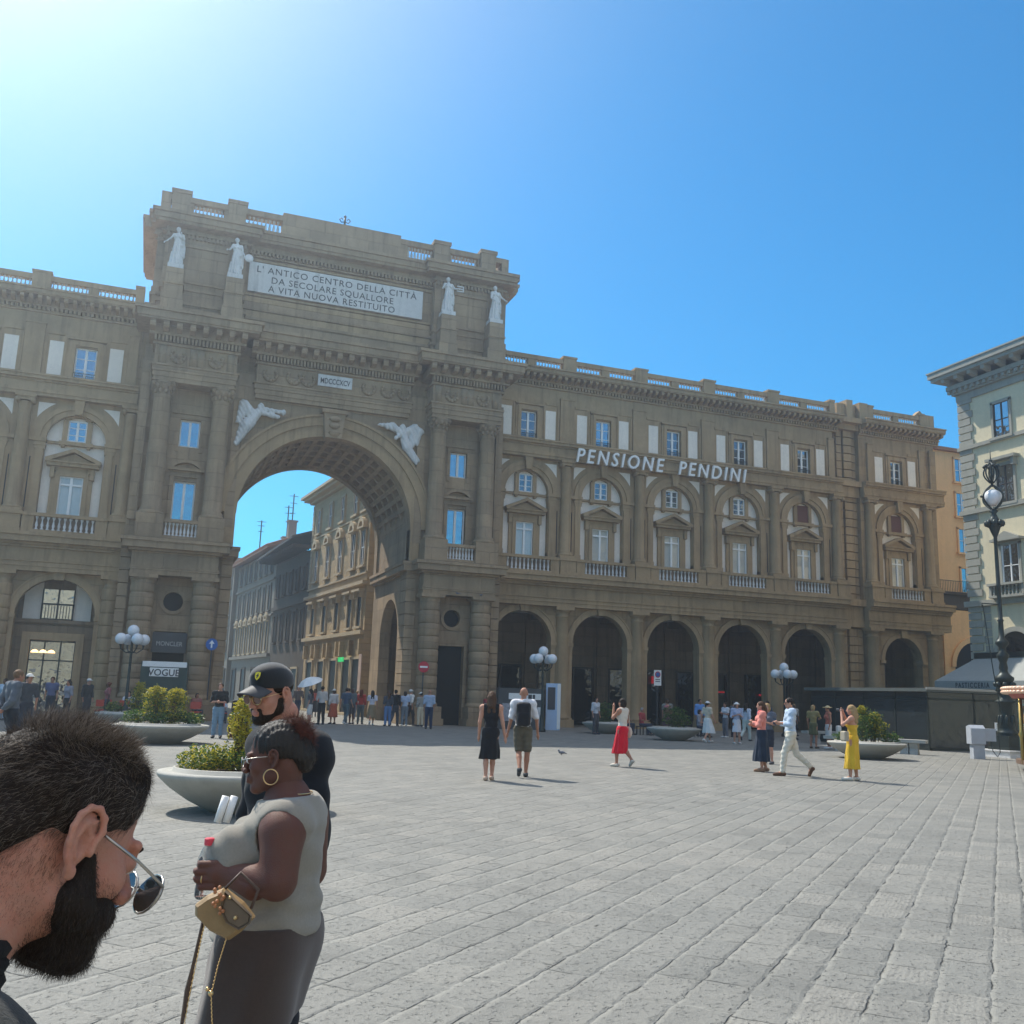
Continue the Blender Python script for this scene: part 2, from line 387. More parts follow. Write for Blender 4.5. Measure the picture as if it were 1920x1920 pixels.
# ================================================================== ARCADED BUILDINGS
W = 50.5            # plane of the wing walls
PITCHB = 4.78
def glass_t(name, refl=0.22):
    m, nt, b = _mat(name)
    t = nt.nodes.new("ShaderNodeBsdfTransparent"); t.inputs[0].default_value = (0.82, 0.85, 0.86, 1)
    g = nt.nodes.new("ShaderNodeBsdfGlossy"); g.inputs["Roughness"].default_value = 0.02
    mx = nt.nodes.new("ShaderNodeMixShader"); mx.inputs[0].default_value = refl
    nt.links.new(t.outputs[0], mx.inputs[1]); nt.links.new(g.outputs[0], mx.inputs[2])
    nt.links.new(mx.outputs[0], nt.nodes["Material Output"].inputs[0]); return m
GLASSM = glass('dim_window_glass', base=(.05, .055, .06), refl=.2)
GLASST = glass_t("clear_glass", 0.14)
BAL = [(0.075, 0), (0.075, 0.05), (0.035, 0.09), (0.070, 0.20), (0.045, 0.32), (0.024, 0.44), (0.05, 0.51), (0.07, 0.55), (0.07, 0.6)]
def balusters(mb, x0, x1, y, z0, n, h=0.6, fat=1.0, seg=7):
    mb.smooth = True
    for i in range(n):
        x = x0+(x1-x0)*(i+0.5)/n
        mb.lathe([(r*fat, z*h/0.6) for r, z in BAL], (x, y, z0), seg, caps=False)
    mb.smooth = False
# ---- shared meshes, bay centre x=0, wall plane y=0, outwards -y
def m_ground_cell():
    mb = MB().mat(STONEB); mb.archwall(-2.39, 2.39, 0, 6.65, 0, 4.62, 1.76, 0, 0.6, 24)
    mb.mat(STONE)
    mb.arc(0, 4.62, 1.74, 2.02, -0.07, 0.3, 0, PI, 24); mb.arc(0, 4.62, 2.02, 2.10, -0.12, 0.02, 0, PI, 24)
    mb.prism([(-0.2, 6.3), (0.2, 6.3), (0.27, 6.66), (-0.27, 6.66)], -0.26, 0.1)
    for s in (-1, 1):
        mb.box(s*1.70, s*2.12, -0.14, 0.62, 4.46, 4.66); mb.box(s*1.73, s*2.08, -0.09, 0.6, 4.32, 4.455)
        mb.box(s*1.74, s*2.05, -0.06, 0.6, 0, 4.31); mb.box(s*1.70, s*2.1, -0.12, 0.62, 0, 0.5)
    return mb.mesh("arcade_wall")
def m_col_ground(band=False):
    mb = MB().mat(STONE); mb.smooth = True
    prof = [(0.50, 0.42), (0.52, 0.5), (0.50, 0.58), (0.43, 0.66)]
    if band:
        z = 0.7
        while z < 6.0:
            prof += [(0.47, z), (0.475, z+0.02), (0.475, z+0.5), (0.47, z+0.52), (0.43, z+0.53), (0.43, z+0.59)]; z += 0.6
    else: prof += [(0.42, 1.5), (0.40, 4.0), (0.37, 6.05)]
    prof += [(0.38, 6.06), (0.43, 6.1), (0.38, 6.14), (0.38, 6.28), (0.44, 6.34), (0.52, 6.42), (0.52, 6.46)]
    mb.lathe(prof, (0, 0.02, 0), 20)
    mb.smooth = False
    mb.box(-0.56, 0.56, -0.54, 0.3, 6.462, 6.648); mb.box(-0.6, 0.6, -0.6, 0.3, 0, 0.42)
    return mb.mesh("half_column")
def m_col_upper():
    mb = MB().mat(STONE); mb.smooth = True
    mb.lathe([(0.44, 9.55), (0.46, 9.61), (0.44, 9.68), (0.37, 9.72), (0.40, 9.78), (0.335, 9.84), (0.33, 11.5), (0.285, 14.72), (0.31, 14.76), (0.28, 14.8)], (0, -0.16, 0), 20)
    for s in (-1, 1):
        mb.tube([(s*0.33, -0.52, 14.86), (s*0.33, 0.1, 14.86)], 0.115, 12)
    mb.smooth = False
    mb.box(-0.40, 0.40, -0.50, 0.05, 14.85, 15.0); mb.box(-0.46, 0.46, -0.56, 0.05, 15.003, 15.15)
    mb.box(-0.48, 0.48, -0.64, 0.05, 9.40, 9.55)
    return mb.mesh("ionic_half_column")
def m_first_wall():
    mb = MB().mat(STONE); mb.archwall(-2.39, 2.39, 8.42, 15.15, 0, 13.1, 1.36, 0, 0.32, 24)
    mb.arc(0, 13.1, 1.34, 1.60, -0.07, 0.1, 0, PI, 24); mb.arc(0, 13.1, 1.60, 1.84, -0.13, 0.02, 0, PI, 24)
    mb.prism([(-0.16, 14.42), (0.16, 14.42), (0.24, 15.15), (-0.24, 15.15)], -0.34, 0.05)
    for s in (-1, 1):
        mb.box(s*1.30, s*2.08, -0.15, 0.34, 12.98, 13.16)
        mb.box(s*1.33, s*1.80, -0.10, 0.33, 12.60, 12.975); mb.box(s*1.31, s*1.84, -0.13, 0.33, 12.78, 12.88)
        mb.box(s*1.40, s*1.74, -0.09, 0.0, 9.7, 12.6); mb.box(s*1.36, s*1.80, -0.12, 0.32, 9.42, 9.72)
        mb.mat(BLACK).box(s*1.90, s*1.955, -0.004, 0.1, 9.7, 12.2); mb.mat(STONE)  # black strip painted for the shade in the groove beside the pilaster
    mb.box(-1.36, 1.36, 0.14, 0.33, 12.98, 13.10)
    mb.mat(PLAST).box(-1.5, 1.5, 0.30, 0.5, 9.44, 14.6); mb.mat(STONED).box(-1.5, 1.5, 0.31, 0.5, 8.42, 9.438); mb.mat(PLAST)  # darker stone below: shade behind the balusters put into the colour
    for s in (-1, 1):
        n = 6; pts = [(s*1.84, 14.93)]
        a0, a1 = math.acos(1.84/2.12), math.asin((14.93-13.1)/2.12)
        for i in range(n+1):
            a = a0+(a1-a0)*i/n; pts.append((s*2.12*math.cos(a), 13.1+2.12*math.sin(a)))
        mb.prism(pts, -0.006, 0.05)
    return mb.mesh("first_floor_wall")
def m_surround():
    """pedimented stone surround of the tall window"""
    mb = MB().mat(STONE)
    for s in (-1, 1):
        mb.box(s*0.53, s*0.74, 0.10, 0.36, 9.42, 11.40); mb.box(s*0.74, s*0.94, 0.16, 0.36, 9.42, 11.56)
        mb.box(s*0.80, s*1.0, 0.02, 0.3, 11.30, 11.84)
    mb.box(-0.74, 0.74, 0.10, 0.36, 11.403, 11.62); mb.box(-0.97, 0.97, 0.14, 0.36, 11.623, 11.86)
    mb.box(-1.18, 1.18, -0.12, 0.34, 11.86, 12.02); mb.box(-1.24, 1.24, -0.2, 0.34, 12.023, 12.10)
    mb.prism([(-1.0, 12.1), (1.0, 12.1), (0, 12.52)], 0.05, 0.34)
    for s in (-1, 1):
        mb.prism([(s*1.26, 12.1), (s*1.26, 12.2), (0, 12.76), (0, 12.58), (s*1.02, 12.1)], -0.2, 0.34)
    return mb.mesh("pediment_surround")
def m_small_frame():
    mb = MB().mat(STONE)
    for s in (-1, 1): mb.box(s*0.43, s*0.66, 0.12, 0.34, 13.1, 14.2)
    mb.arc(0, 13.78, 0.60, 0.84, 0.12, 0.34, R_(38), R_(142), 8)
    mb.box(-0.76, 0.76, 0.02, 0.34, 12.94, 13.13)
    for s in (-1, 1): mb.box(s*0.5, s*0.66, 0.06, 0.34, 12.84, 12.94)
    return mb.mesh("small_window_surround")
def m_sash(x, z0, z1, y, rows=3, mull=True, top=0.0, wbar=0.07):
    mb = MB().mat(WHITE)
    for s in (-1, 1): mb.box(s*(x-wbar), s*x, y-0.03, y+0.03, z0, z1)
    mb.box(-x+wbar, x-wbar, y-0.03, y+0.03, z1-wbar, z1); mb.box(-x+wbar, x-wbar, y-0.03, y+0.03, z0, z0+wbar*1.3)
    if mull: mb.box(-0.06, 0.06, y-0.045, y+0.03, z0+wbar*1.3, z1-wbar)
    if top: mb.box(-x+wbar, x-wbar, y-0.05, y+0.02, top-0.05, top+0.04)
    for i in range(1, rows):
        z = z0+(z1-z0)*i/rows
        for s in (-1, 1): mb.box(s*0.045, s*(x-wbar), y-0.012, y+0.012, z-0.018, z+0.018)
    return mb.mesh("window_frame")
def m_pane(x, z0, z1, y, mat, seed=0):
    return MB().mat(mat).add([(-x, y, z0), (x, y, z0), (x, y, z1), (-x, y, z1)], [(0, 1, 2, 3)]).mesh("pane")
def m_curtain(x, z0, z1, y):
    mb = MB().mat(CURT); n = 40; vs = []
    gap = 0.10
    for i in range(n+1):
        u = -x+2*x*i/n; vs += [(u, y+0.03*math.sin(i*1.9), z0), (u, y+0.03*math.sin(i*1.9), z1)]
    fs = [(2*i, 2*i+2, 2*i+3, 2*i+1) for i in range(n) if abs(-x+2*x*(i+0.5)/n) > gap and abs(-x+2*x*(i+.5)/n) < x*0.93]
    return mb.add(vs, fs).mesh("curtain")
def m_attic():
    mb = MB().mat(STONE)
    mb.holes(-2.39, 2.39, 16.2, 19.5, [(-0.5, 0.5, 16.28, 17.95)], 0, 0.3)
    for s in (-1, 1):
        mb.box(s*0.5, s*0.70, -0.12, 0.05, 16.2, 18.0); mb.box(s*0.70, s*0.83, -0.07, 0.05, 16.2, 18.3)
        mb.box(s*1.80, s*1.92, -0.06, 0.05, 16.2, 18.35); mb.box(s*0.93, s*0.98, -0.05, 0.05, 16.2, 18.45)
        mb.box(s*1.05, s*1.85, -0.05, 0.05, 18.45, 18.6); mb.box(s*1.95, s*2.39, -0.14, 0.05, 16.2, 18.86)
        mb.box(s*1.92, s*2.39, -0.18, 0.05, 18.86, 18.95)
        mb.mat(PLAST).box(s*1.06, s*1.70, -0.006, 0.03, 16.25, 18.12); mb.mat(STONE)
    mb.box(-0.70, 0.70, -0.12, 0.05, 18.0, 18.22); mb.box(-0.88, 0.88, -0.16, 0.05, 18.303, 18.42)
    mb.box(-0.83, 0.83, -0.07, 0.05, 18.223, 18.30)
    return mb.mesh("attic_wall")
def m_balcony():
    """balcony rail and pedestals of one bay, front plane y=-0.62"""
    mb = MB().mat(STONE)
    mb.box(-1.86, 1.86, -0.72, -0.46, 8.423, 8.58); mb.box(-1.88, 1.88, -0.76, -0.42, 9.22, 9.38)
    for s in (-1, 1): mb.box(s*1.34, s*1.86, -0.70, -0.46, 8.58, 9.22)
    mb.mat(MARBLE); balusters(mb, -1.34, 1.34, -0.58, 8.58, 11, 0.64, 1.05)
    return mb.mesh("balcony_balustrade")
def m_pedestal():
    mb = MB().mat(STONE)
    mb.box(-0.52, 0.52, -0.80, 0.02, 8.423, 8.58); mb.box(-0.48, 0.48, -0.74, 0.02, 8.58, 9.24); mb.box(-0.55, 0.55, -0.82, 0.02, 9.24, 9.397)
    return mb.mesh("pedestal")
def m_parapet():
    mb = MB().mat(STONE)
    mb.box(-2.39, 2.39, -0.32, 0.15, 20.455, 20.56)
    mb.box(-1.97, 1.97, -0.30, 0.12, 21.06, 21.32)
    mb.box(-0.24, 0.24, -0.26, 0.08, 20.56, 21.06)
    for s in (-1, 1):
        mb.box(s*1.97, s*2.39, -0.36, 0.2, 20.56, 21.40); mb.box(s*1.93, s*2.39, -0.40, 0.24, 21.40, 21.52)
    mb.mat(MARBLE)
    for s in (-1, 1): balusters(mb, s*0.24 if s > 0 else -1.95, 1.95 if s > 0 else -0.24, -0.09, 20.56, 9, 0.5, 1.0, 6)
    return mb.mesh("roof_balustrade")
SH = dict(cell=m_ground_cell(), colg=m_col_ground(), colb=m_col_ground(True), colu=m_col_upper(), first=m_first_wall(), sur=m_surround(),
          smf=m_small_frame(), att=m_attic(), bal=m_balcony(), ped=m_pedestal(), par=m_parapet(),
          f_fr=m_sash(0.53, 9.42, 11.40, 0.24, 1, True, 11.0, 0.06), f_gl=m_pane(0.5, 9.42, 11.36, 0.25, GLASST), f_cu=m_curtain(0.52, 9.42, 11.3, 0.36),
          s_fr=m_sash(0.43, 13.13, 14.22, 0.24, 3), s_gl=m_pane(0.41, 13.13, 14.2, 0.25, GLASS), s_sh=MB().mat(SHUT).box(-0.43, 0.43, 0.18, 0.24, 13.13, 14.25).mesh("shutter"),
          a_fr=m_sash(0.5, 16.3, 17.95, 0.16, 3), a_gl=m_pane(0.48, 16.3, 17.93, 0.17, GLASS))
def m_rail_iron(x, z0, z1, y):
    mb = MB().mat(IRON); mb.box(-x, x, y-0.015, y+0.015, z1-0.03, z1); mb.box(-x, x, y-0.015, y+0.015, z0, z0+0.02)
    for i in range(13): u = -x+2*x*i/12; mb.box(u-0.008, u+0.008, y-0.008, y+0.008, z0+0.02, z1-0.03)
    return mb.mesh("window_railing")
SH['rail'] = m_rail_iron(0.5, 16.28, 16.62, -0.05)
PRG = random.Random(2)
for k_, a_ in (('a_gl', (0.48, 16.3, 17.93, 0.17)), ('s_gl', (0.41, 13.13, 14.2, 0.25))): SH[k_+'_dim'] = m_pane(*a_, GLASSM)
def window(root, nm, fr, gl, x, y=0, extra=(), label=None):
    f = link(nm, SH[fr], root, (x, y, 0))
    if label: f['label'] = label
    if gl:
        pn = link("pane", SH[gl], f); PRG.seed(int(x*31)+len(fr)+ord(fr[0])*7+int(root.location.x)); pn.rotation_euler.z = PRG.uniform(-.035, .035)
        if gl in ('a_gl', 's_gl') and PRG.random() < .34:
            pn.data = SH[gl+'_dim']
    for n_, k in extra: link(n_, SH[k], f)
    return f
def upper_bay(root, x, shut=False):
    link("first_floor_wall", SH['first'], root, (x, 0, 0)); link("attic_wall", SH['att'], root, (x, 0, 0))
    link("pediment_surround", SH['sur'], root, (x, 0, 0)); link("small_window_surround", SH['smf'], root, (x, 0, 0))
    window(root, "french_window", 'f_fr', 'f_gl', x, 0, [("curtain", 'f_cu')])
    if shut: link("shutter", SH['s_sh'], root, (x, 0, 0))['label'] = "closed red brown wooden shutter"
    else: window(root, "small_window", 's_fr', 's_gl', x)
    window(root, "attic_window", 'a_fr', 'a_gl', x, 0, [("railing", 'rail')])
    link("balcony_balustrade", SH['bal'], root, (x, 0, 0)); link("roof_balustrade", SH['par'], root, (x, 0, 0))
def col_stack(root, x, band=False):
    link("half_column", SH['colb' if band else 'colg'], root, (x, 0, 0)); link("ionic_half_column", SH['colu'], root, (x, 0, 0))
    link("pedestal", SH['ped'], root, (x, 0, 0))
def entablatures(root, x0, x1, y=0.0, ret=0.0, back=0.3):
    """string courses, cornices with dentils and modillions between x0 and x1 (local)"""
    mb = MB().mat(STONE)
    for z0, z1, p in [(6.65, 6.86, .44), (6.86, 7.08, .48), (7.08, 7.14, .54), (7.14, 7.74, .42), (7.74, 7.86, .56), (7.86, 7.98, .66), (7.98, 8.26, .90), (8.26, 8.42, .98)]:
        mb.box(x0-p*ret, x1+p*ret, y-p, y+back, z0+0.002, z1)
    mb.build("lower_cornice", root)
    mb = MB().mat(STONE)
    for z0, z1, p in [(15.15, 15.3, .40), (15.3, 15.48, .45), (15.48, 15.84, .38), (15.84, 15.94, .46), (15.94, 16.1, .60), (16.1, 16.2, .66)]:
        mb.box(x0-p*ret, x1+p*ret, y-p, y+back, z0+0.002, z1)
    mb.build("middle_cornice", root)
    mb = MB().mat(STONE)
    for z0, z1, p in [(19.45, 19.55, .12), (19.72, 19.80, .26), (19.80, 20.1, .20), (20.1, 20.16, .80), (20.16, 20.36, .86), (20.36, 20.45, .95)]:
        mb.box(x0-p*ret, x1+p*ret, y-p, y+back, z0+0.002, z1)
    n = int((x1-x0)/0.2)
    for i in range(n):
        x = x0+(x1-x0)*(i+0.5)/n; mb.box(x-0.06, x+0.06, y-0.20, y, 19.55, 19.72)
    n = round((x1-x0)/0.398)
    for i in range(n):
        x = x0+(x1-x0)*(i+0.5)/n; mb.prof([(y-0.70, 19.90), (y-0.2, 19.82), (y-0.2, 20.1), (y-0.74, 20.1), (y-0.76, 19.98)], x-0.09, x+0.09)
    mb.build("crowning_cornice", root)
# ------------------------------------------------------------------ right wing
rw = thing("arcaded_building", "long sandstone building with open arcade, white balusters and hotel lettering, right of the arch", "building", (17.03, W, 0))
for i in range(5):
    x = 2.39+PITCHB*i
    link("arcade_wall", SH['cell'], rw, (x, 0, 0)); upper_bay(rw, x, shut=(i == 4))
for i in range(6): col_stack(rw, PITCHB*i)
entablatures(rw, -1.0, PITCHB*5+0.35)
# recessed link and projecting corner bay
xl = PITCHB*5+0.35
mb = MB().mat(STONEB)
mb.box(xl, 26.2, 0.35, 0.9, 0, 20.4); mb.mat(STONE)
for a, b in ((24.35, 24.75), (24.85, 25.5), (25.6, 26.0)):
    z = 0.0
    while z < 20.3:
        mb.box(a, b, 0.1 if a == 24.85 else 0.2, 0.5, z+0.03, min(z+0.52, 20.4)); z += 0.55
mb.box(xl, 26.1, -0.1, 0.5, 20.45, 21.5); mb.box(24.9, 25.4, -0.3, 0.5, 20.45, 21.75)
mb.build("rusticated_link", rw)
for bands in ([(6.65, 7.1, .15), (7.1, 7.98, .1), (7.98, 8.42, .4)], [(15.15, 15.84, .1), (15.84, 16.2, .35)], [(19.7, 20.1, .2), (20.1, 20.45, .6)]):
    mb = MB().mat(STONE)
    for z0, z1, p in bands: mb.box(xl+0.002, 26.05, -p, 0.5, z0+0.004, z1-0.002)
    mb.build("link_string_course", rw)
XC6 = 45.9-17.03
cw = 2.75
mb = MB().mat(STONEB)
mb.archwall(XC6-cw, XC6+cw+0.5, 0, 6.65, XC6, 4.62, 1.55, -0.15, 0.6, 24); mb.mat(STONE)
mb.arc(XC6, 4.62, 1.53, 1.80, -0.22, 0.1, 0, PI, 24)
mb.prism([(XC6-.2, 6.12), (XC6+.2, 6.12), (XC6+.26, 6.64), (XC6-.26, 6.64)], -0.38, 0)
for s in (-1, 1): mb.box(XC6+s*1.5, XC6+s*1.9, -0.28, 0.62, 4.46, 4.66)
mb.build("arcade_wall", rw)
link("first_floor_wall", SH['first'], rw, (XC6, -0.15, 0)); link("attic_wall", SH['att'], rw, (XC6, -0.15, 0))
link("pediment_surround", SH['sur'], rw, (XC6, -0.15, 0)); link("small_window_surround", SH['smf'], rw, (XC6, -0.15, 0))
window(rw, "french_window", 'f_fr', 'f_gl', XC6, -0.15, [("curtain", 'f_cu')]); link("shutter", SH['s_sh'], rw, (XC6, -0.15, 0))['label'] = "closed red brown wooden shutter"
window(rw, "attic_window", 'a_fr', 'a_gl', XC6, -0.15, [("railing", 'rail')])
link("balcony_balustrade", SH['bal'], rw, (XC6, -0.15, 0)); link("roof_balustrade", SH['par'], rw, (XC6, -0.15, 0))
for x in (XC6-2.42, XC6+2.42):
    link("half_column", SH['colg'], rw, (x, -0.15, 0)); link("ionic_half_column", SH['colu'], rw, (x, -0.15, 0)); link("pedestal", SH['ped'], rw, (x, -0.15, 0))
mb = MB().mat(STONEB)
mb.box(XC6+2.39, XC6+3.3, -0.14, 0.5, 6.65, 20.4); mb.box(XC6-3.0, XC6-2.39, -0.14, 0.5, 6.65, 20.4)
mb.box(XC6+2.86, XC6+3.2, -0.3, 0.2, 9.4, 15.1); mb.box(XC6+2.8, XC6+3.3, -0.34, 0.2, 16.2, 19.0)
for i in range(26): mb.box(XC6+2.7, XC6+3.32, -0.16, 0.6, 0.1+i*0.25*3, 0.1+i*0.75+0.7)
mb.build("corner_pier", rw)
mb = MB().mat(STONE); mb.smooth = False
mb.box(XC6+2.4, XC6+3.25, -0.45, 0.2, 20.5, 21.5); mb.prism([(XC6+1.6, 21.32), (XC6+2.6, 21.32), (XC6+2.1, 21.75)], -0.4, 0); mb.build("parapet_corner", rw); mb = MB().mat(STONE)
mb.box(XC6-3.1, XC6-2.4, -0.5, 0.3, 20.5, 21.6)
mb.build("parapet_corner", rw)
# its own entablatures, standing 15 cm forward of the rest
def shifted_ent(root, x0, x1, dy):
    before = set(root.children); entablatures(root, x0, x1, 0.0, 0.0)
    for c in set(root.children)-before: c.location.y = dy
shifted_ent(rw, XC6-3.0, XC6+3.7, -0.15)
# body behind the facade, roof, portico interior
mb = MB().mat(STONEB)
mb.box(-0.9, 32.2, 0.5, 12, 6.75, 20.3)
mb.box(-0.9, 32.2, 4.7, 5.2, 0, 6.75); mb.box(31.6, 32.2, 0.6, 12, 0, 6.75)
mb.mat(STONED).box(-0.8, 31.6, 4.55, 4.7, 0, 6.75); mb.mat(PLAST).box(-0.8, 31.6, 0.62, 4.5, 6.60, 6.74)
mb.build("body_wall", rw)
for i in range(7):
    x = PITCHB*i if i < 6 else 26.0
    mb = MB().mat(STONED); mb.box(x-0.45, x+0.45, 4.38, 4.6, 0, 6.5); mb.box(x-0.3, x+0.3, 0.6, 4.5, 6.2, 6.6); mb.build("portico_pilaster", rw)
DOORF = simple("dark_wood_frame", (0.05, 0.035, 0.025), 0.5, 0.2)
for i in range(6):
    xc = (2.39+PITCHB*i) if i < 5 else XC6
    for dx, wd in ((-1.35, 0.62), (1.0, 0.62)) if i != 4 else ((0.0, 1.5),):
        mb = MB().mat(DOORF)
        mb.box(xc+dx-wd-.1, xc+dx-wd, 4.3, 4.55, 0, 3.5); mb.box(xc+dx+wd, xc+dx+wd+.1, 4.3, 4.55, 0, 3.5); mb.box(xc+dx-wd, xc+dx+wd, 4.3, 4.55, 3.4, 3.5)
        d_ = mb.build("shop_door", rw)
        MB().mat(GLASSD).add([(xc+dx-wd, 4.42, 0.02), (xc+dx+wd, 4.42, 0.02), (xc+dx+wd, 4.42, 3.4), (xc+dx-wd, 4.42, 3.4)], [(0, 1, 2, 3)]).build("pane", d_)
REDL, _nt, _b = _mat("red_lit_sign"); _b.inputs["Emission Color"].default_value = (1, 0.03, 0.05, 1); _b.inputs["Emission Strength"].default_value = .12; _b.inputs["Base Color"].default_value = (0.25, 0.01, 0.01, 1)
for k, (x, z, wx, wz) in enumerate([(28.98+1.1, 2.9, 0.4, 0.45), (38.1, 2.2, 0.5, 0.12), (34.9, 2.3, 0.6, 0.10)]):
    tag(MB().mat(REDL).box(x-wx/2, x+wx/2, W+4.2, W+4.26, z-wz/2, z+wz/2).build("shop_sign"), ["glowing red panel in the doorway of the third arcade arch", "short glowing red strip deep inside the fifth arcade arch", "long glowing red strip deep inside the fourth arcade arch"][k], "shop sign", "red lit shop signs under the arcade")
# ------------------------------------------------------------------ left wing
lw = thing("arcaded_building", "sandstone wing with shop window under its arch and white balusters, left of the arch", "building", (-4.3, W, 0))
SHOPG = glass("shop_glass", base=(0.03, 0.028, 0.022), refl=0.30)
for i in (0, 1, 2):
    x = -PITCHB*i
    link("arcade_wall", SH['cell'], lw, (x, 0, 0)); upper_bay(lw, x)
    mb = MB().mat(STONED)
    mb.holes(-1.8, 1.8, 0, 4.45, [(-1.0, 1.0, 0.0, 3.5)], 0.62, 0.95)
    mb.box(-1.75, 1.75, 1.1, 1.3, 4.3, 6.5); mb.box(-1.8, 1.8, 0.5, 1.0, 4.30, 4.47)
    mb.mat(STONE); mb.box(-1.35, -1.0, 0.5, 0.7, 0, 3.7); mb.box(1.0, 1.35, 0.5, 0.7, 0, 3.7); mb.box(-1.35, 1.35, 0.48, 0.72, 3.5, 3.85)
    mb.mat(PLAST); mb.box(-1.5, -0.72, 1.05, 1.12, 4.5, 6.3); mb.box(0.72, 1.5, 1.05, 1.12, 4.5, 6.3)
    mb.build("shop_front_wall", lw, (x, 0, 0))
    mb = MB().mat(IRON)
    for u in (-1.0, -0.35, 0.35, 0.98): mb.box(u-0.03, u+0.03, 0.72, 0.78, 0, 3.5)
    for z in (2.55, 3.45): mb.box(-1.0, 1.0, 0.73, 0.77, z-0.03, z+0.03)
    f = mb.build("shop_window", lw, (x, 0, 0))
    MB().mat(SHOPG).add([(-1, 0.80, 0), (1, 0.80, 0), (1, 0.80, 3.5), (-1, 0.80, 3.5)], [(0, 1, 2, 3)]).build("pane", f)
    mb = MB().mat(IRON)
    mb.box(-0.72, 0.72, 0.9, 0.98, 4.45, 4.55); mb.box(-0.72, -0.66, 0.9, 0.98, 4.5, 5.95); mb.box(0.66, 0.72, 0.9, 0.98, 4.5, 5.95); mb.box(-0.04, 0.04, 0.9, 0.98, 4.5, 5.95); mb.box(-0.72, 0.72, 0.9, 0.98, 5.2, 5.28)
    for q in range(11): mb.box(-0.66+q*0.132-0.008, -0.66+q*0.132+0.008, 0.86, 0.88, 4.5, 5.2)
    f = mb.build("lunette_window", lw, (x, 0, 0))
    MB().mat(GLASS).add([(-0.7, 0.97, 4.5), (0.7, 0.97, 4.5), (0.7, 0.97, 5.95), (-0.7, 0.97, 5.95)], [(0, 1, 2, 3)]).build("pane", f)
for i in range(4): col_stack(lw, 2.39-PITCHB*i, band=True)
entablatures(lw, 2.39-PITCHB*3, 2.6)
mb = MB().mat(STONEB)
mb.box(2.35, 3.2, 0.02, 0.6, 0, 20.4); mb.box(-12, 3.2, 0.5, 12, 6.75, 20.3); mb.box(-12, 3.2, 1.3, 12, 0, 6.75)
for i in range(34): mb.box(2.75, 3.15, -0.35, 0.2, 0.1+i*0.6, 0.1+i*0.6+0.56)
mb.build("body_wall", lw)
WARM, _nt, _b = _mat("warm_lamp"); _b.inputs["Emission Color"].default_value = (1, 0.62, 0.25, 1); _b.inputs["Emission Strength"].default_value = 1.6
for i in range(3):
    mb = MB().mat(WARM); mb.smooth = True; mb.lathe([(0.17, 0.0), (0.155, 0.06), (0.10, 0.12), (0.02, 0.15)], (-5.05+i*0.36, W+0.70, 2.9), 12)
    tag(mb.build("pendant_lamp"), ["leftmost of three warm pendant lamps in the left shop window", "middle of three warm pendant lamps in the left shop window", "rightmost of three warm pendant lamps in the left shop window"][i], "lamp", "warm pendant lamps in the shop window")

# ================================================================== THE GREAT ARCH
XA = 7.93
YF = 49.45      # face of the arch wall
ar = thing("triumphal_arch", "massive sandstone triumphal arch with coffered vault, tall attic and white inscription panel", "arch", (XA, YF, 0))
RA, ZS = 4.50, 10.15     # radius and spring height
DEP = 8.0
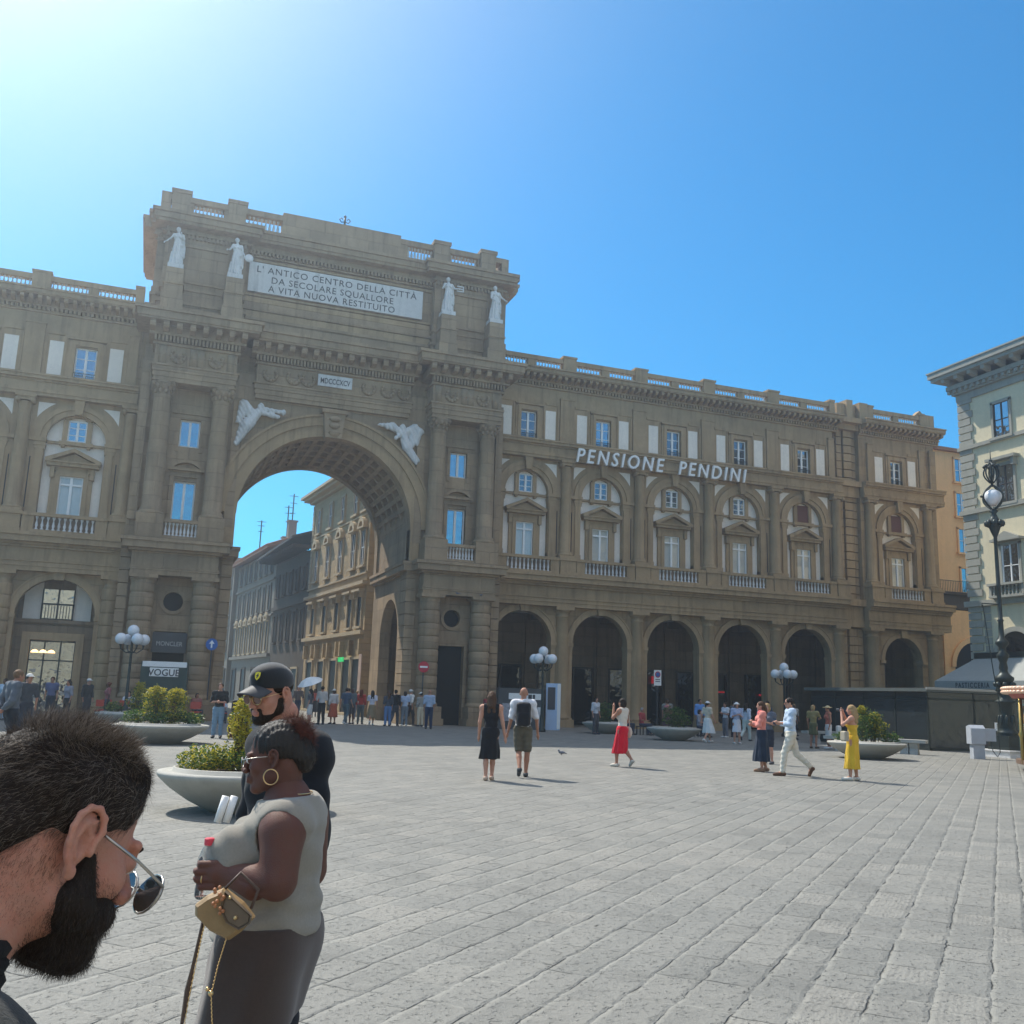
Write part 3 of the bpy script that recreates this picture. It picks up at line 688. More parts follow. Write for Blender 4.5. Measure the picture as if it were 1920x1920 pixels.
# piers
for s in (-1, 1):
    mb = MB().mat(STONEG)
    x0, x1 = (RA, 9.55) if s > 0 else (-9.55, -RA)
    # lower storey with door opening and round window between the columns; side passage arch goes through the pier
    xm = s*7.03
    mb.holes(x0, x1, 0, 8.1, [(xm-0.72, xm+0.72, 0, 4.1), (xm-0.5, xm+0.5, 5.05, 6.05)], 0, 0.5)
    # ring closing the square hole to a round one
    n = 16
    for i in range(n):
        a0, a1 = 2*PI*i/n, 2*PI*(i+1)/n
        def sq(a):
            c, q = math.cos(a), math.sin(a); k = 0.5/max(abs(c), abs(q)); return (xm+c*k, 5.55+q*k)
        mb.prism([(xm+0.46*math.cos(a0), 5.55+0.46*math.sin(a0)), sq(a0), sq(a1), (xm+0.46*math.cos(a1), 5.55+0.46*math.sin(a1))], 0.0, 0.3)
    mb.box(x0, x1, DEP-0.6, DEP, 0, 8.1); mb.box(s*9.0, s*9.55, 0.5, DEP-0.6, 0, 8.1)
    # inner side wall of the passage with an arched opening (x = s*RA plane)
    xa, xb = (RA, RA+0.6) if s > 0 else (-RA-0.6, -RA)
    mb.box(xa, xb, 0.5, 1.6, 0, 8.1); mb.box(xa, xb, 5.8, DEP-0.6, 0, 8.1)
    cy, r = 3.7, 2.1; zsp = 4.6; nn = 16
    pts = [(cy+r*math.cos(PI*i/nn), zsp+r*math.sin(PI*i/nn)) for i in range(nn+1)]
    for i in range(nn):
        (ya, za), (yb, zb) = pts[i], pts[i+1]
        vs = [(xa, ya, za), (xa, yb, zb), (xa, yb, 8.1), (xa, ya, 8.1), (xb, ya, za), (xb, yb, zb), (xb, yb, 8.1), (xb, ya, 8.1)]
        mb.add(vs, [(0, 1, 2, 3), (7, 6, 5, 4), (0, 4, 5, 1)])
    mb.box(s*(RA+0.6), s*9.0, 0.5, DEP-0.6, 7.9, 8.1)
    # upper part of the pier
    mb.holes(x0, x1, 8.42, 17.6, [(xm-0.52, xm+0.52, 9.45, 11.5), (xm-0.48, xm+0.48, 13.25, 14.65)], 0, 0.4)
    mb.box(x0, x1, 0.42, DEP, 8.42, 17.6)
    mb.build("pier_wall", ar)
    mb = MB().mat(STONEG)   # rusticated corner pilasters and inner jamb pilasters
    for z in range(13): mb.box(s*9.15, s*9.6, -0.25, 0.6, 0.1+z*0.62, 0.1+z*0.62+0.58)
    mb.build("corner_pilaster", ar); mb = MB().mat(STONEG)
    for z in range(13): mb.box(s*4.42, s*4.95, -0.10, 1.2, 0.1+z*0.62, 0.1+z*0.62+0.58)
    mb.box(s*4.40, s*5.0, -0.12, 1.3, 0, 0.55)
    mb.build("jamb_pilaster", ar); mb = MB().mat(STONEG)
    mb.box(s*9.1, s*9.5, -0.2, 0.4, 9.4, 17.0); mb.build("upper_pilaster", ar); mb = MB().mat(STONEG); mb.box(s*4.62, s*5.05, -0.16, 0.1, 9.4, 15.9)
    mb.build("upper_pilaster", ar)
    # lower entablature of the pier, wrapping into the passage
    mb = MB().mat(STONEG)
    for z0, z1, p in [(6.70, 6.92, .92), (6.92, 7.10, .96), (7.10, 7.80, .90), (7.80, 7.92, 1.08), (7.92, 8.24, 1.36), (8.24, 8.42, 1.45)]:
        q = p-0.9
        mb.box(s*5.15-(q if s > 0 else -q), s*9.1+(q if s > 0 else -q), -p, 0.1, z0+.002, z1)
    for z0, z1, p in [(7.80, 7.92, .10), (7.92, 8.24, .30), (8.24, 8.42, .36)]:
        mb.box(s*(RA-p), s*(RA+0.7), -0.15-p*0.6, DEP, z0+.004, z1-.001)
        mb.box(s*4.6, s*9.6, -0.2-p*0.6, 0.1, z0+.006, z1-.003)
    mb.build("lower_cornice", ar)
    for dx in (5.67, 8.47):
        x = s*dx
        mb = MB().mat(STONEG); mb.smooth = True
        prof = [(0.60, 0.95), (0.62, 1.02), (0.60, 1.1), (0.53, 1.18)]
        z = 1.2
        while z < 5.9: prof += [(0.53, z), (0.545, z+0.03), (0.545, z+0.56), (0.53, z+0.59), (0.50, z+0.595), (0.50, z+0.66)]; z += 0.67
        prof += [(0.49, 6.1), (0.49, 6.2), (0.54, 6.24), (0.49, 6.28), (0.49, 6.38), (0.6, 6.5), (0.6, 6.53)]
        mb.lathe(prof, (0, -0.48, 0), 24); mb.smooth = False
        mb.box(-0.64, 0.64, -1.12, 0.1, 6.532, 6.7); mb.box(-0.68, 0.68, -1.16, 0.1, 0.35, 0.95); mb.box(-0.78, 0.78, -1.26, 0.1, 0, 0.35)
        mb.build("lower_column", ar, (x, 0, 0))
        mb = MB().mat(STONEG); mb.smooth = True
        mb.lathe([(0.58, 9.6), (0.60, 9.68), (0.58, 9.76), (0.50, 9.82), (0.53, 9.9), (0.455, 9.98), (0.45, 12.2), (0.40, 15.5), (0.43, 15.55), (0.38, 15.6), (0.40, 15.75), (0.50, 16.0), (0.62, 16.18)], (0, -0.55, 0), 24)
        for k in range(10):      # leaves of the capital
            a = 2*PI*k/10
            for (zz, rr, sz) in ((15.72, 0.42, 0.10), (15.95, 0.5, 0.11)):
                aa = a+(0.31 if zz > 15.8 else 0)
                mb.ball((rr*math.cos(aa), -0.55+rr*math.sin(aa), zz), (sz, sz, sz*1.3), 6, 5)
        for a in (45, 135, 225, 315):
            mb.ball((0.62*math.cos(R_(a)), -0.55+0.62*math.sin(R_(a)), 16.08), 0.12, 8, 6)
        mb.smooth = False
        mb.box(-0.58, 0.58, -1.13, 0.1, 16.19, 16.28); mb.box(-0.62, 0.62, -1.17, 0.1, 9.42, 9.6)
        mb.build("corinthian_column", ar, (x, 0, 0))
    # balcony between pedestals
    mb = MB().mat(STONEG)
    for dx in (5.67, 8.47): mb.box(s*dx-0.62, s*dx+0.62, -1.2, 0.1, 8.424, 9.42)
    mb.box(xm-0.8, xm+0.8, -1.1, -0.8, 8.424, 8.6); mb.box(xm-0.8, xm+0.8, -1.14, -0.76, 9.24, 9.4)
    mb.mat(MARBLE); balusters(mb, xm-0.78, xm+0.78, -0.95, 8.6, 9, 0.64, 1.0)
    mb.build("balcony_balustrade", ar)
    # windows
    mb = MB().mat(STONEG)
    for q in (-1, 1): mb.box(xm+q*0.48, xm+q*0.66, -0.06, 0.1, 13.0, 14.9)
    mb.box(xm-0.475, xm+0.475, -0.06, 0.1, 14.66, 14.895); mb.box(xm-0.9, xm+0.9, -0.14, 0.1, 14.9, 15.12); mb.build("small_window_surround", ar); mb = MB().mat(STONEG)
    for q in (-1, 1): mb.box(xm+q*0.52, xm+q*0.72, -0.1, 0.1, 9.42, 11.7)
    mb.box(xm-0.75, xm+0.75, -0.12, 0.1, 11.7, 12.0); mb.box(xm-0.85, xm+0.85, -0.3, 0.1, 12.0, 12.14)
    mb.arc(xm, 11.55, 0.86, 1.0, -0.3, 0.1, R_(38), R_(142), 10)
    mb.build("french_window_surround", ar); mb = MB().mat(STONEG); mb.arc(xm, 5.55, 0.46, 0.62, -0.08, 0.02, 0, 2*PI, 24, False); mb.build("round_window_frame", ar); mb = MB().mat(STONEG)
    mb.box(xm-0.9, xm-0.72, -0.12, 0.05, 0, 4.3); mb.box(xm+0.72, xm+0.9, -0.12, 0.05, 0, 4.3); mb.box(xm-0.9, xm+0.9, -0.14, 0.05, 4.1, 4.4)
    mb.build("door_surround", ar)
    f = link("french_window", m_sash(0.52, 9.45, 11.5, 0.22, 1, True, 0), ar, (xm, 0, 0)); link("pane", m_pane(0.5, 9.45, 11.5, 0.23, GLASS), f)
    f = link("small_window", m_sash(0.48, 13.25, 14.65, 0.22, 1, True, 0), ar, (xm, 0, 0)); link("pane", m_pane(0.46, 13.25, 14.65, 0.23, GLASS), f)
    MB().mat(BLACK).box(xm-0.5, xm+0.5, 0.35, 0.4, 5.0, 6.1).build("round_window", ar)
    dr = MB().mat(BLACK).box(xm-0.72, xm+0.72, 0.3, 0.36, 0, 4.1).build("doorway", ar)
# spandrel wall over the arch, vault and its coffers
mb = MB().mat(STONEG)
mb.archwall(-RA-0.5, RA+0.5, 8.424, 17.6, 0, ZS, RA, 0.003, 0.7, 40)
mb.build("spandrel_wall", ar); mb = MB().mat(STONEG)
mb.archwall(-RA-0.5, RA+0.5, 8.424, 17.6, 0, ZS, RA-0.12, DEP-0.7, DEP, 40); mb.build("rear_wall", ar); mb = MB()
mb.mat(STONE)
mb.arc(0, ZS, RA-0.02, RA+0.55, -0.14, 0.4, 0, PI, 48); mb.arc(0, ZS, RA+0.55, RA+1.02, -0.24, 0.1, 0, PI, 48); mb.arc(0, ZS, RA+1.02, RA+1.14, -0.32, 0.1, 0, PI, 48)
for s in (-1, 1): mb.box(s*RA, s*(RA+0.5), -0.14, 0.2, 8.42, ZS)
mb.build("archivolt", ar)
mb = MB().mat(STONEG); mb.arc(0, ZS, RA+0.32, RA+0.6, 0.6, DEP-0.6, 0, PI, 48)
for s in (-1, 1): mb.box(s*(RA-.004), s*(RA+0.55), 0.62, DEP-0.62, 8.43, ZS)
nr = 22
for i in range(nr+1):      # ribs between coffers
    a = PI*i/nr; mb.arc(0, ZS, RA, RA+0.34, 0.6, DEP-0.6, a-0.028, a+0.028, 2)
for k in range(6):
    y = 0.6+(DEP-1.5)*k/5; mb.arc(0, ZS, RA+0.002, RA+0.34, y, y+0.32, 0, PI, 48)
mb.build("coffered_vault", ar)
mb = MB().mat(STONEG)
mb.prism([(-0.42, 14.45), (0.42, 14.45), (0.56, 15.75), (-0.56, 15.75)], -0.72, 0); mb.box(-0.68, 0.68, -0.85, 0, 15.75, 15.95)
for z in (14.7, 15.1, 15.45): mb.ball((0, -0.75, z), (0.3, 0.16, 0.17), 10, 6)
mb.build("keystone", ar)
# main entablature: centre and the two advanced pylon heads
def arch_ent(x0, x1, p0, z=16.2):
    for z0, z1, p in [(16.2, 16.42, .05), (16.42, 16.68, .10), (16.68, 16.95, .15), (16.95, 17.05, .22), (17.05, 18.0, .08), (18.0, 18.12, .2), (18.44, 18.56, .42), (18.56, 18.98, .36), (18.98, 19.08, 1.0), (19.08, 19.42, 1.06), (19.42, 19.58, 1.16), (19.58, 19.62, 1.0)]:
        mb.box(x0-p, x1+p, -p0-p, 0.35, z0+.002, z1)
    n = int((x1-x0+.5)/0.17)
    for i in range(n): x = x0-.2+(x1-x0+.4)*(i+.5)/n; mb.box(x-.05, x+.05, -p0-.36, -p0, 18.13, 18.43)
    n = round((x1-x0+1.2)/0.62)
    for i in range(n): x = x0-.6+(x1-x0+1.2)*(i+.5)/n; mb.prof([(-p0-.88, 18.66), (-p0-.36, 18.58), (-p0-.36, 18.97), (-p0-.92, 18.97), (-p0-.94, 18.8)], x-.13, x+.13)
mb = MB().mat(STONEG); arch_ent(-4.0, 4.0, 0.18)
mb.box(-9.5, 9.5, 0.3, DEP, 17.6, 19.6); mb.build("main_cornice", ar)
for s in (-1, 1):
    mb = MB().mat(STONEG); x0, x1 = sorted((s*5.2, s*8.95)); arch_ent(x0, x1, 0.98); mb.build("pylon_cornice", ar)
    for dx in (6.15, 7.95):
        wm = MB().mat(STONEG); wm.smooth = True
        wm.arc(0, 17.5, 0.24, 0.38, -0.10, 0.05, R_(150), R_(390), 14)
        for k in range(9):
            a = R_(150+240*k/8); wm.ball((0.31*math.cos(a), -0.1, 17.5+0.31*math.sin(a)), (0.1, 0.07, 0.1), 6, 5)
        wm.ball((0, -0.04, 17.5), (0.12, 0.08, 0.12), 8, 6)
        for q in (-1, 1): wm.box(q*0.72-0.18, q*0.72+0.18, -0.06, 0.02, 17.06, 17.98)
        wm.build("wreath_relief", ar, (s*dx, -1.06, 0))
for dx in (-3.4, -2.2, -1.55+.1, 1.75, 2.8, 3.7):
    wm = MB().mat(STONEG); wm.smooth = True
    wm.arc(0, 17.5, 0.24, 0.40, -0.10, 0.05, R_(150), R_(390), 14)
    for k in range(9):
        a = R_(150+240*k/8); wm.ball((0.31*math.cos(a), -0.1, 17.5+0.31*math.sin(a)), (0.1, 0.07, 0.1), 6, 5)
    wm.build("wreath_relief", ar, (dx, -0.27, 0))
# date tablet
TXC = 7.88-XA
tb = MB().mat(MARBLE).box(TXC-0.9, TXC+0.9, -0.36, -0.2, 17.28, 17.90).build("date_tablet", ar)
text_obj("lettering", "MDCCCXCV", 0.42, INK, (TXC, -0.375, 17.43), tb, depth=0.008, sx=0.66, bold=0.003)
# attic
mb = MB().mat(STONEG)
mb.box(-9.5, 9.5, 0.12, 6.5, 19.6, 25.15)
for z0, z1, p in [(19.6, 20.35, .22), (20.35, 20.5, .28), (20.95, 21.1, .12), (21.1, 21.4, .06), (23.9, 24.0, .1), (24.2, 24.3, .22), (24.3, 24.55, .15), (24.55, 24.7, .62), (24.7, 25.0, .70), (25.0, 25.17, .8)]:
    mb.box(-9.2-p, 9.2+p, 0.05-p, 0.3, z0+.002, z1); mb.box(-9.5-p, -9.2, 0.05, 6.5+p, z0+.004, z1-.002); mb.box(9.2, 9.5+p, 0.05, 6.5+p, z0+.004, z1-.002)
for i in range(95): x = -9.3+18.6*(i+.5)/95; mb.box(x-.055, x+.055, -0.2, 0.05, 24.0, 24.2)
for s in (-1, 1):     # pylon parts of the attic step forward
    x0, x1 = sorted((s*5.1, s*9.1))
    mb.box(x0, x1, -0.45, 0.2, 19.62, 25.1)
    for z0, z1, p in [(19.62, 20.4, .12), (20.4, 20.55, .2), (21.2, 21.35, .08), (24.2, 24.3, .2), (24.55, 24.7, .55), (24.7, 25.0, .64), (25.0, 25.17, .74)]:
        mb.box(x0-p, x1+p, -0.45-p, 0.1, z0+.006, z1+.003)
    for i in range(20): x = x0+(x1-x0)*(i+.5)/20; mb.box(x-.055, x+.055, -0.62, -0.45, 24.0, 24.2)
    for q in (0.35, 3.3): mb.box(s*(5.1+q), s*(5.1+q+0.35), -0.58, -0.4, 21.4, 24.0)
    mb.box(x0+.75, x1-.85, -0.56, -0.4, 23.55, 23.65); mb.box(x0+.75, x1-.85, -0.56, -0.4, 21.6, 21.7)
    for xx in (x0+.75, x1-.95): mb.box(xx, xx+.1, -0.56, -0.4, 21.7, 23.55)
mb.mat(STONE)
for z0, z1 in ((20.5, 20.93), (21.42, 21.7)): mb.box(-5.0, 5.0, 0.0, 0.2, z0, z1)
mb.box(-5.05, 5.05, -0.02, 0.2, 21.75, 21.87); mb.box(-5.05, 5.05, -0.02, 0.2, 23.68, 23.8)
mb.build("attic_wall", ar)
mb = MB().mat(STONEG)
mb.box(-9.5, 9.5, -0.1, 6.4, 25.17, 25.45)
mb.box(-3.4, 3.05, -0.25, 0.6, 25.4, 26.6)
for a, b in ((-9.0, -8.1), (-6.2, -5.3), (4.98, 5.88), (7.75, 8.65)): mb.box(a, b, -0.35, 0.7, 25.4, 26.58); mb.box(a-.06, b+.06, -0.42, 0.76, 26.5, 26.7)
mb.box(-9.35, 9.35, -0.2, 0.5, 26.15, 26.45); mb.box(-9.52, -9.05, -0.23, 6.38, 25.44, 26.52); mb.box(9.05, 9.47, -0.23, 6.38, 25.44, 26.42)
for a, b in ((-5.3, -3.4), (3.05, 3.5), (5.88, 6.0), (7.62, 7.75), (-8.1, -7.9), (-6.4, -6.2)): mb.box(a, b, -0.15, 0.5, 25.4, 26.2) if abs(b-a) < .6 else None
mb.mat(MARBLE)
for a, b in ((-7.9, -6.4), (-5.2, -3.5), (3.5, 4.98), (6.0, 7.62)): balusters(mb, a, b, 0.1, 25.45, 8, 0.7, 1.1, 6)
mb.build("attic_parapet", ar)
ptx = 7.735-XA
tb = MB().mat(MARBLE).box(ptx-4.7, ptx+4.7, -0.13, 0.02, 21.95, 23.58).build("inscription_panel", ar)
for k, (ln, zz, xx) in enumerate((("L' ANTICO CENTRO DELLA CITTÀ", 23.03, 0.0), ("DA SECOLARE SQUALLORE", 22.52, -0.25), ("A VITA NUOVA RESTITUITO", 22.03, -0.25))):
    text_obj("lettering", ln, 0.50, INK, (ptx+xx, -0.142, zz+0.02), tb, depth=0.006, sx=1.02 if k == 0 else 0.98, spacing=1.12)
# hotel lettering
cu = text_mesh("PENSIONE  PENDINI", 1.18, 0.07, 0.22, 0.80, 1.32, 0.012); cu.materials.append(WHITE)
hs = link("hotel_sign", cu); hs.rotation_euler.z = 0
xs = [v.co.x for v in cu.vertices]; mnx, mxx = min(xs), max(xs); k = (33.70-22.14)/(mxx-mnx)
for v in cu.vertices: v.co.x = (v.co.x-mnx)*k
hs.location = (22.14, W-0.78, 15.06)
tag(hs, "white capital letters PENSIONE PENDINI along the upper string course", "sign")
# ================================================================== SCULPTED BODIES (signed distance fields -> one closed surface)
V3 = lambda *a: np.array(a, dtype=np.float32)
def _d_cap(P, a, b, ra, rb):
    a = np.array(a, np.float32); b = np.array(b, np.float32); ba = b-a; pa = P-a
    h = np.clip((pa@ba)/max(float(ba@ba), 1e-9), 0, 1)
    return np.linalg.norm(pa-h[..., None]*ba, axis=-1)-(ra+(rb-ra)*h)
def _rotm(rx=0, ry=0, rz=0):
    cx, sx, cy, sy, cz, sz = math.cos(rx), math.sin(rx), math.cos(ry), math.sin(ry), math.cos(rz), math.sin(rz)
    X = np.array([[1,0,0],[0,cx,-sx],[0,sx,cx]]); Y = np.array([[cy,0,sy],[0,1,0],[-sy,0,cy]]); Z = np.array([[cz,-sz,0],[sz,cz,0],[0,0,1]])
    return (Z@Y@X).astype(np.float32)
def _d_ell(P, c, r, rot=None):
    p = P-np.array(c, np.float32)
    if rot is not None: p = p@_rotm(*rot)
    r = np.array(r, np.float32); k0 = np.linalg.norm(p/r, axis=-1); k1 = np.linalg.norm(p/(r*r), axis=-1)
    return k0*(k0-1)/np.maximum(k1, 1e-6)
def _d_box(P, c, r, rot=None, rd=0.02):
    p = P-np.array(c, np.float32)
    if rot is not None: p = p@_rotm(*rot)
    q = np.abs(p)-(np.array(r, np.float32)-rd)
    return np.linalg.norm(np.maximum(q, 0), axis=-1)+np.minimum(q.max(-1), 0)-rd
def _d_skirt(P, c0, c1, r0, r1, folds=0, amp=0.0, ph=0.0, ell=0.8):
    """cloth tube from centre c0 (top) to c1 (hem), radii (rx), elliptical"""
    z0, z1 = c0[2], c1[2]; t = np.clip((z0-P[..., 2])/(z0-z1), 0, 1)
    cx = c0[0]+(c1[0]-c0[0])*t; cy = c0[1]+(c1[1]-c0[1])*t
    x = P[..., 0]-cx; y = (P[..., 1]-cy)/ell
    th = np.arctan2(y, x); R = r0+(r1-r0)*np.power(t, 0.75)
    if folds: R = R+amp*t*np.sin(folds*th+ph)+amp*0.5*t*np.sin((folds*2+1)*th+ph*2)
    d = (np.sqrt(x*x+y*y)-R)*0.8
    return np.maximum(d, np.maximum(P[..., 2]-z0, z1-P[..., 2]))
def _bbox(pr):
    k, a = pr[0], pr[1]
    if k == 'cap': r = max(a[2], a[3]); lo = np.minimum(a[0], a[1])-r; hi = np.maximum(a[0], a[1])+r
    elif k in ('ell', 'box'): r = max(a[1]) if len(a) > 2 and a[2] is not None else np.array(a[1]); r = r*(1.75 if k == 'box' and len(a) > 2 and a[2] is not None else 1); lo = np.array(a[0])-r; hi = np.array(a[0])+r
    elif k == 'skirt':
        r = max(a[2], a[3])+0.05; lo = np.minimum(a[0], a[1])-np.array([r, r, 0.01]); hi = np.maximum(a[0], a[1])+np.array([r, r, 0.01])
    return np.array(lo, float), np.array(hi, float)
DF = {'cap': _d_cap, 'ell': _d_ell, 'box': _d_box, 'skirt': _d_skirt}
def sdf_mesh(name, prims, vox, k=0.03, cut=None, disp=None, mats=(), inflate=0.0):
    """prims: (kind, args[, mode, k]); mode u = blend, s = carve. cut(P)->d keeps d<0. disp(P)->offset added"""
    bb = [_bbox(p) for p in prims if len(p) < 3 or p[2] != 's']
    lo = np.min([b[0] for b in bb], 0)-0.04-inflate-k*0.5; hi = np.max([b[1] for b in bb], 0)+0.04+inflate+k*0.5
    n = np.ceil((hi-lo)/vox).astype(int)+2
    D = np.full(n, 1.0, np.float32)
    ax = [(lo[i]+np.arange(n[i])*vox).astype(np.float32) for i in range(3)]
    for p in prims:
        kk = p[3] if len(p) > 3 else k; mode = p[2] if len(p) > 2 else 'u'
        l, h = _bbox(p); m = kk*1.2+2*vox+inflate+0.01
        i0 = np.maximum(np.floor((l-m-lo)/vox).astype(int), 0); i1 = np.minimum(np.ceil((h+m-lo)/vox).astype(int)+1, n)
        if (i1 <= i0).any(): continue
        sl = tuple(slice(a, b) for a, b in zip(i0, i1))
        P = np.stack(np.meshgrid(*[ax[i][sl[i]] for i in range(3)], indexing='ij'), -1)
        d = DF[p[0]](P, *p[1]).astype(np.float32); S = D[sl]
        if mode == 's':
            d = -d; hh = np.maximum(kk-np.abs(S-d), 0)/max(kk, 1e-6); D[sl] = np.maximum(S, d)+hh*hh*kk*0.25
        else:
            hh = np.maximum(kk-np.abs(S-d), 0)/max(kk, 1e-6); D[sl] = np.minimum(S, d)-hh*hh*kk*0.25
    if inflate: D -= inflate
    if cut is not None or disp is not None:
        near = np.argwhere(np.abs(D) < 6*vox+0.05)
        P = lo.astype(np.float32)+near.astype(np.float32)*vox; ix = tuple(near.T)
        if disp is not None: D[ix] += disp(P).astype(np.float32)
        if cut is not None:
            D[ix] = np.maximum(D[ix], cut(P).astype(np.float32))
            inn = np.argwhere(D < -6*vox)
            if len(inn):
                P = lo.astype(np.float32)+inn.astype(np.float32)*vox; ix = tuple(inn.T); D[ix] = np.maximum(D[ix], cut(P).astype(np.float32))
    D[0] = D[-1] = 1; D[:, 0] = D[:, -1] = 1; D[:, :, 0] = D[:, :, -1] = 1
    S = D < 0
    c = [S[i:n[0]-1+i, j:n[1]-1+j, l:n[2]-1+l] for i in (0, 1) for j in (0, 1) for l in (0, 1)]
    cnt = np.zeros(c[0].shape, np.int8)
    for q in c: cnt += q
    cells = np.argwhere((cnt > 0) & (cnt < 8))
    idx = np.full(cnt.shape, -1, np.int32); idx[tuple(cells.T)] = np.arange(len(cells))
    acc = np.zeros((len(cells), 3), np.float64); num = np.zeros(len(cells))
    cor = [(i, j, l) for i in (0, 1) for j in (0, 1) for l in (0, 1)]
    for a in cor:
        for b in cor:
            if a < b and sum(abs(x-y) for x, y in zip(a, b)) == 1:
                da = D[tuple((cells+a).T)]; db = D[tuple((cells+b).T)]; m = (da < 0) != (db < 0)
                t = np.where(m, da/np.where(m, da-db, 1), 0)
                acc[m] += (np.array(a)+t[:, None]*(np.array(b)-np.array(a)))[m]; num[m] += 1
    vs = lo+(cells+acc/num[:, None])*vox
    faces = []
    for axis in range(3):
        u, w_ = [(1, 2), (2, 0), (0, 1)][axis]
        sa = [slice(None)]*3; sb = [slice(None)]*3; sa[axis] = slice(0, -1); sb[axis] = slice(1, None)
        e = np.argwhere(S[tuple(sa)] != S[tuple(sb)])
        e = e[(e[:, u] > 0) & (e[:, w_] > 0) & (e[:, u] < n[u]-1) & (e[:, w_] < n[w_]-1)]
        flip = S[tuple(e.T)]
        du = np.zeros(3, int); du[u] = 1; dw = np.zeros(3, int); dw[w_] = 1
        q = np.stack([idx[tuple((e-du-dw).T)], idx[tuple((e-dw).T)], idx[tuple(e.T)], idx[tuple((e-du).T)]], 1)
        q[~flip] = q[~flip][:, ::-1]; faces.append(q[(q >= 0).all(1)])
    F = np.concatenate(faces)
    me = bpy.data.meshes.new(name)
    me.vertices.add(len(vs)); me.vertices.foreach_set("co", vs.astype(np.float32).ravel())
    me.loops.add(len(F)*4); me.loops.foreach_set("vertex_index", F.astype(np.int32).ravel())
    me.polygons.add(len(F)); me.polygons.foreach_set("loop_start", np.arange(0, len(F)*4, 4, dtype=np.int32))
    me.polygons.foreach_set("use_smooth", np.ones(len(F), bool)); me.update(calc_edges=True)
    for m in mats: me.materials.append(m)
    return me
def wob(P, f, a, ph=0.0):
    return a*(np.sin(P[..., 0]*f+ph)*np.sin(P[..., 1]*f*1.13+1.7+ph)+np.sin(P[..., 2]*f*0.9+ph*2)*np.sin(P[..., 0]*f*1.31))*0.5

CLO = {}
def cloth(col, rough=0.85, sc_=60, var=0.10, bd=0.0015):
    key = (tuple(col), rough)
    if key not in CLO: CLO[key] = simple("cloth_%d" % len(CLO), col, rough, var, sc_, bd, spec=0.15, sheen=0.1)
    return CLO[key]
def skin_mat(name, col):
    m, nt, b = _mat(name); p = obj_pos(nt)
    c = mixc(nt, noise(nt, p, 18, 4), tuple(x*0.86 for x in col), tuple(min(1, x*1.12) for x in col))
    c = mixc(nt, mth(nt, 'MULTIPLY', ramp(nt, noise(nt, p, 34, 5, .7), [(.42, 0.0), (.66, 1.0)]), 0.45), c, (min(1, col[0]*1.05), col[1]*0.72, col[2]*0.66))
    c = mixc(nt, mth(nt, 'MULTIPLY', noise(nt, p, 260, 3), 0.35), c, (col[0]*0.9, col[1]*0.6, col[2]*0.55))
    nt.links.new(c, b.inputs["Base Color"]); b.inputs["Roughness"].default_value = 0.6; b.inputs["Specular IOR Level"].default_value = 0.28
    b.inputs["Subsurface Weight"].default_value = 0.16; b.inputs["Subsurface Radius"].default_value = (0.012, 0.005, 0.003); b.inputs["Subsurface Scale"].default_value = 1.0
    nt.links.new(bump(nt, noise(nt, p, 300, 4), 0.0014), b.inputs["Normal"])
    return m
SKINS = [skin_mat("skin_light", (0.52, 0.30, 0.21)), skin_mat("skin_tan", (0.40, 0.215, 0.14)), skin_mat("skin_dark", (0.105, 0.048, 0.032))]
def hairm(name, col):
    m, nt, b = _mat(name); p = obj_pos(nt)
    n = noise(nt, mapping(nt, p, (1, 1, 0.12)), 160, 3)
    nt.links.new(mixc(nt, n, tuple(x*0.5 for x in col), tuple(min(1, x*1.5) for x in col)), b.inputs["Base Color"])
    b.inputs["Roughness"].default_value = 0.65; b.inputs["Specular IOR Level"].default_value = 0.2; nt.links.new(bump(nt, n, 0.004), b.inputs["Normal"]); return m
HAIRS = dict(dark=hairm("dark_hair", (0.022, 0.014, 0.010)), brown=hairm("brown_hair", (0.075, 0.038, 0.02)), blond=hairm("blond_hair", (0.36, 0.235, 0.11)),
             red=hairm("auburn_hair", (0.13, 0.03, 0.015)), grey=hairm("grey_hair", (0.30, 0.28, 0.26)), lbrown=hairm("light_brown_hair", (0.17, 0.10, 0.055)))

def skel(**o):
    J = dict(head=(0, .02, 1.625), neck=(0, -.01, 1.49), chest=(0, .0, 1.30), waist=(0, .0, 1.08), hip=(0, 0, .94),
             shL=(-.175, -.01, 1.425), shR=(.175, -.01, 1.425), elL=(-.225, -.03, 1.13), elR=(.225, -.03, 1.13), wrL=(-.235, .05, .88), wrR=(.235, .05, .88),
             hpL=(-.085, 0, .92), hpR=(.085, 0, .92), knL=(-.10, .015, .50), knR=(.10, .015, .50), anL=(-.11, -.02, .09), anR=(.11, -.02, .09), toL=(-.13, .15, .03), toR=(.13, .15, .03))
    for k, v in o.items(): J[k] = v
    return {k: np.array(v, float) for k, v in J.items()}
WALK = dict(knL=(-.09, .16, .52), anL=(-.09, .24, .09), toL=(-.10, .41, .05), knR=(.09, -.02, .50), anR=(.09, -.30, .17), toR=(.10, -.20, .03), elL=(-.24, -.12, 1.14), wrL=(-.25, -.10, .89), elR=(.24, .04, 1.13), wrR=(.25, .18, .92))
WALK2 = dict(knR=(.09, .14, .52), anR=(.09, .18, .08), toR=(.10, .35, .03), knL=(-.09, -.04, .50), anL=(-.09, -.36, .22), toL=(-.10, -.30, .06))
PHONE = dict(elR=(.24, .02, 1.14), wrR=(.08, .27, 1.22), elL=(-.24, .02, 1.14), wrL=(-.07, .26, 1.20))
CAMUP = dict(elR=(.27, .16, 1.28), wrR=(.09, .22, 1.56), elL=(-.27, .16, 1.28), wrL=(-.09, .22, 1.56))
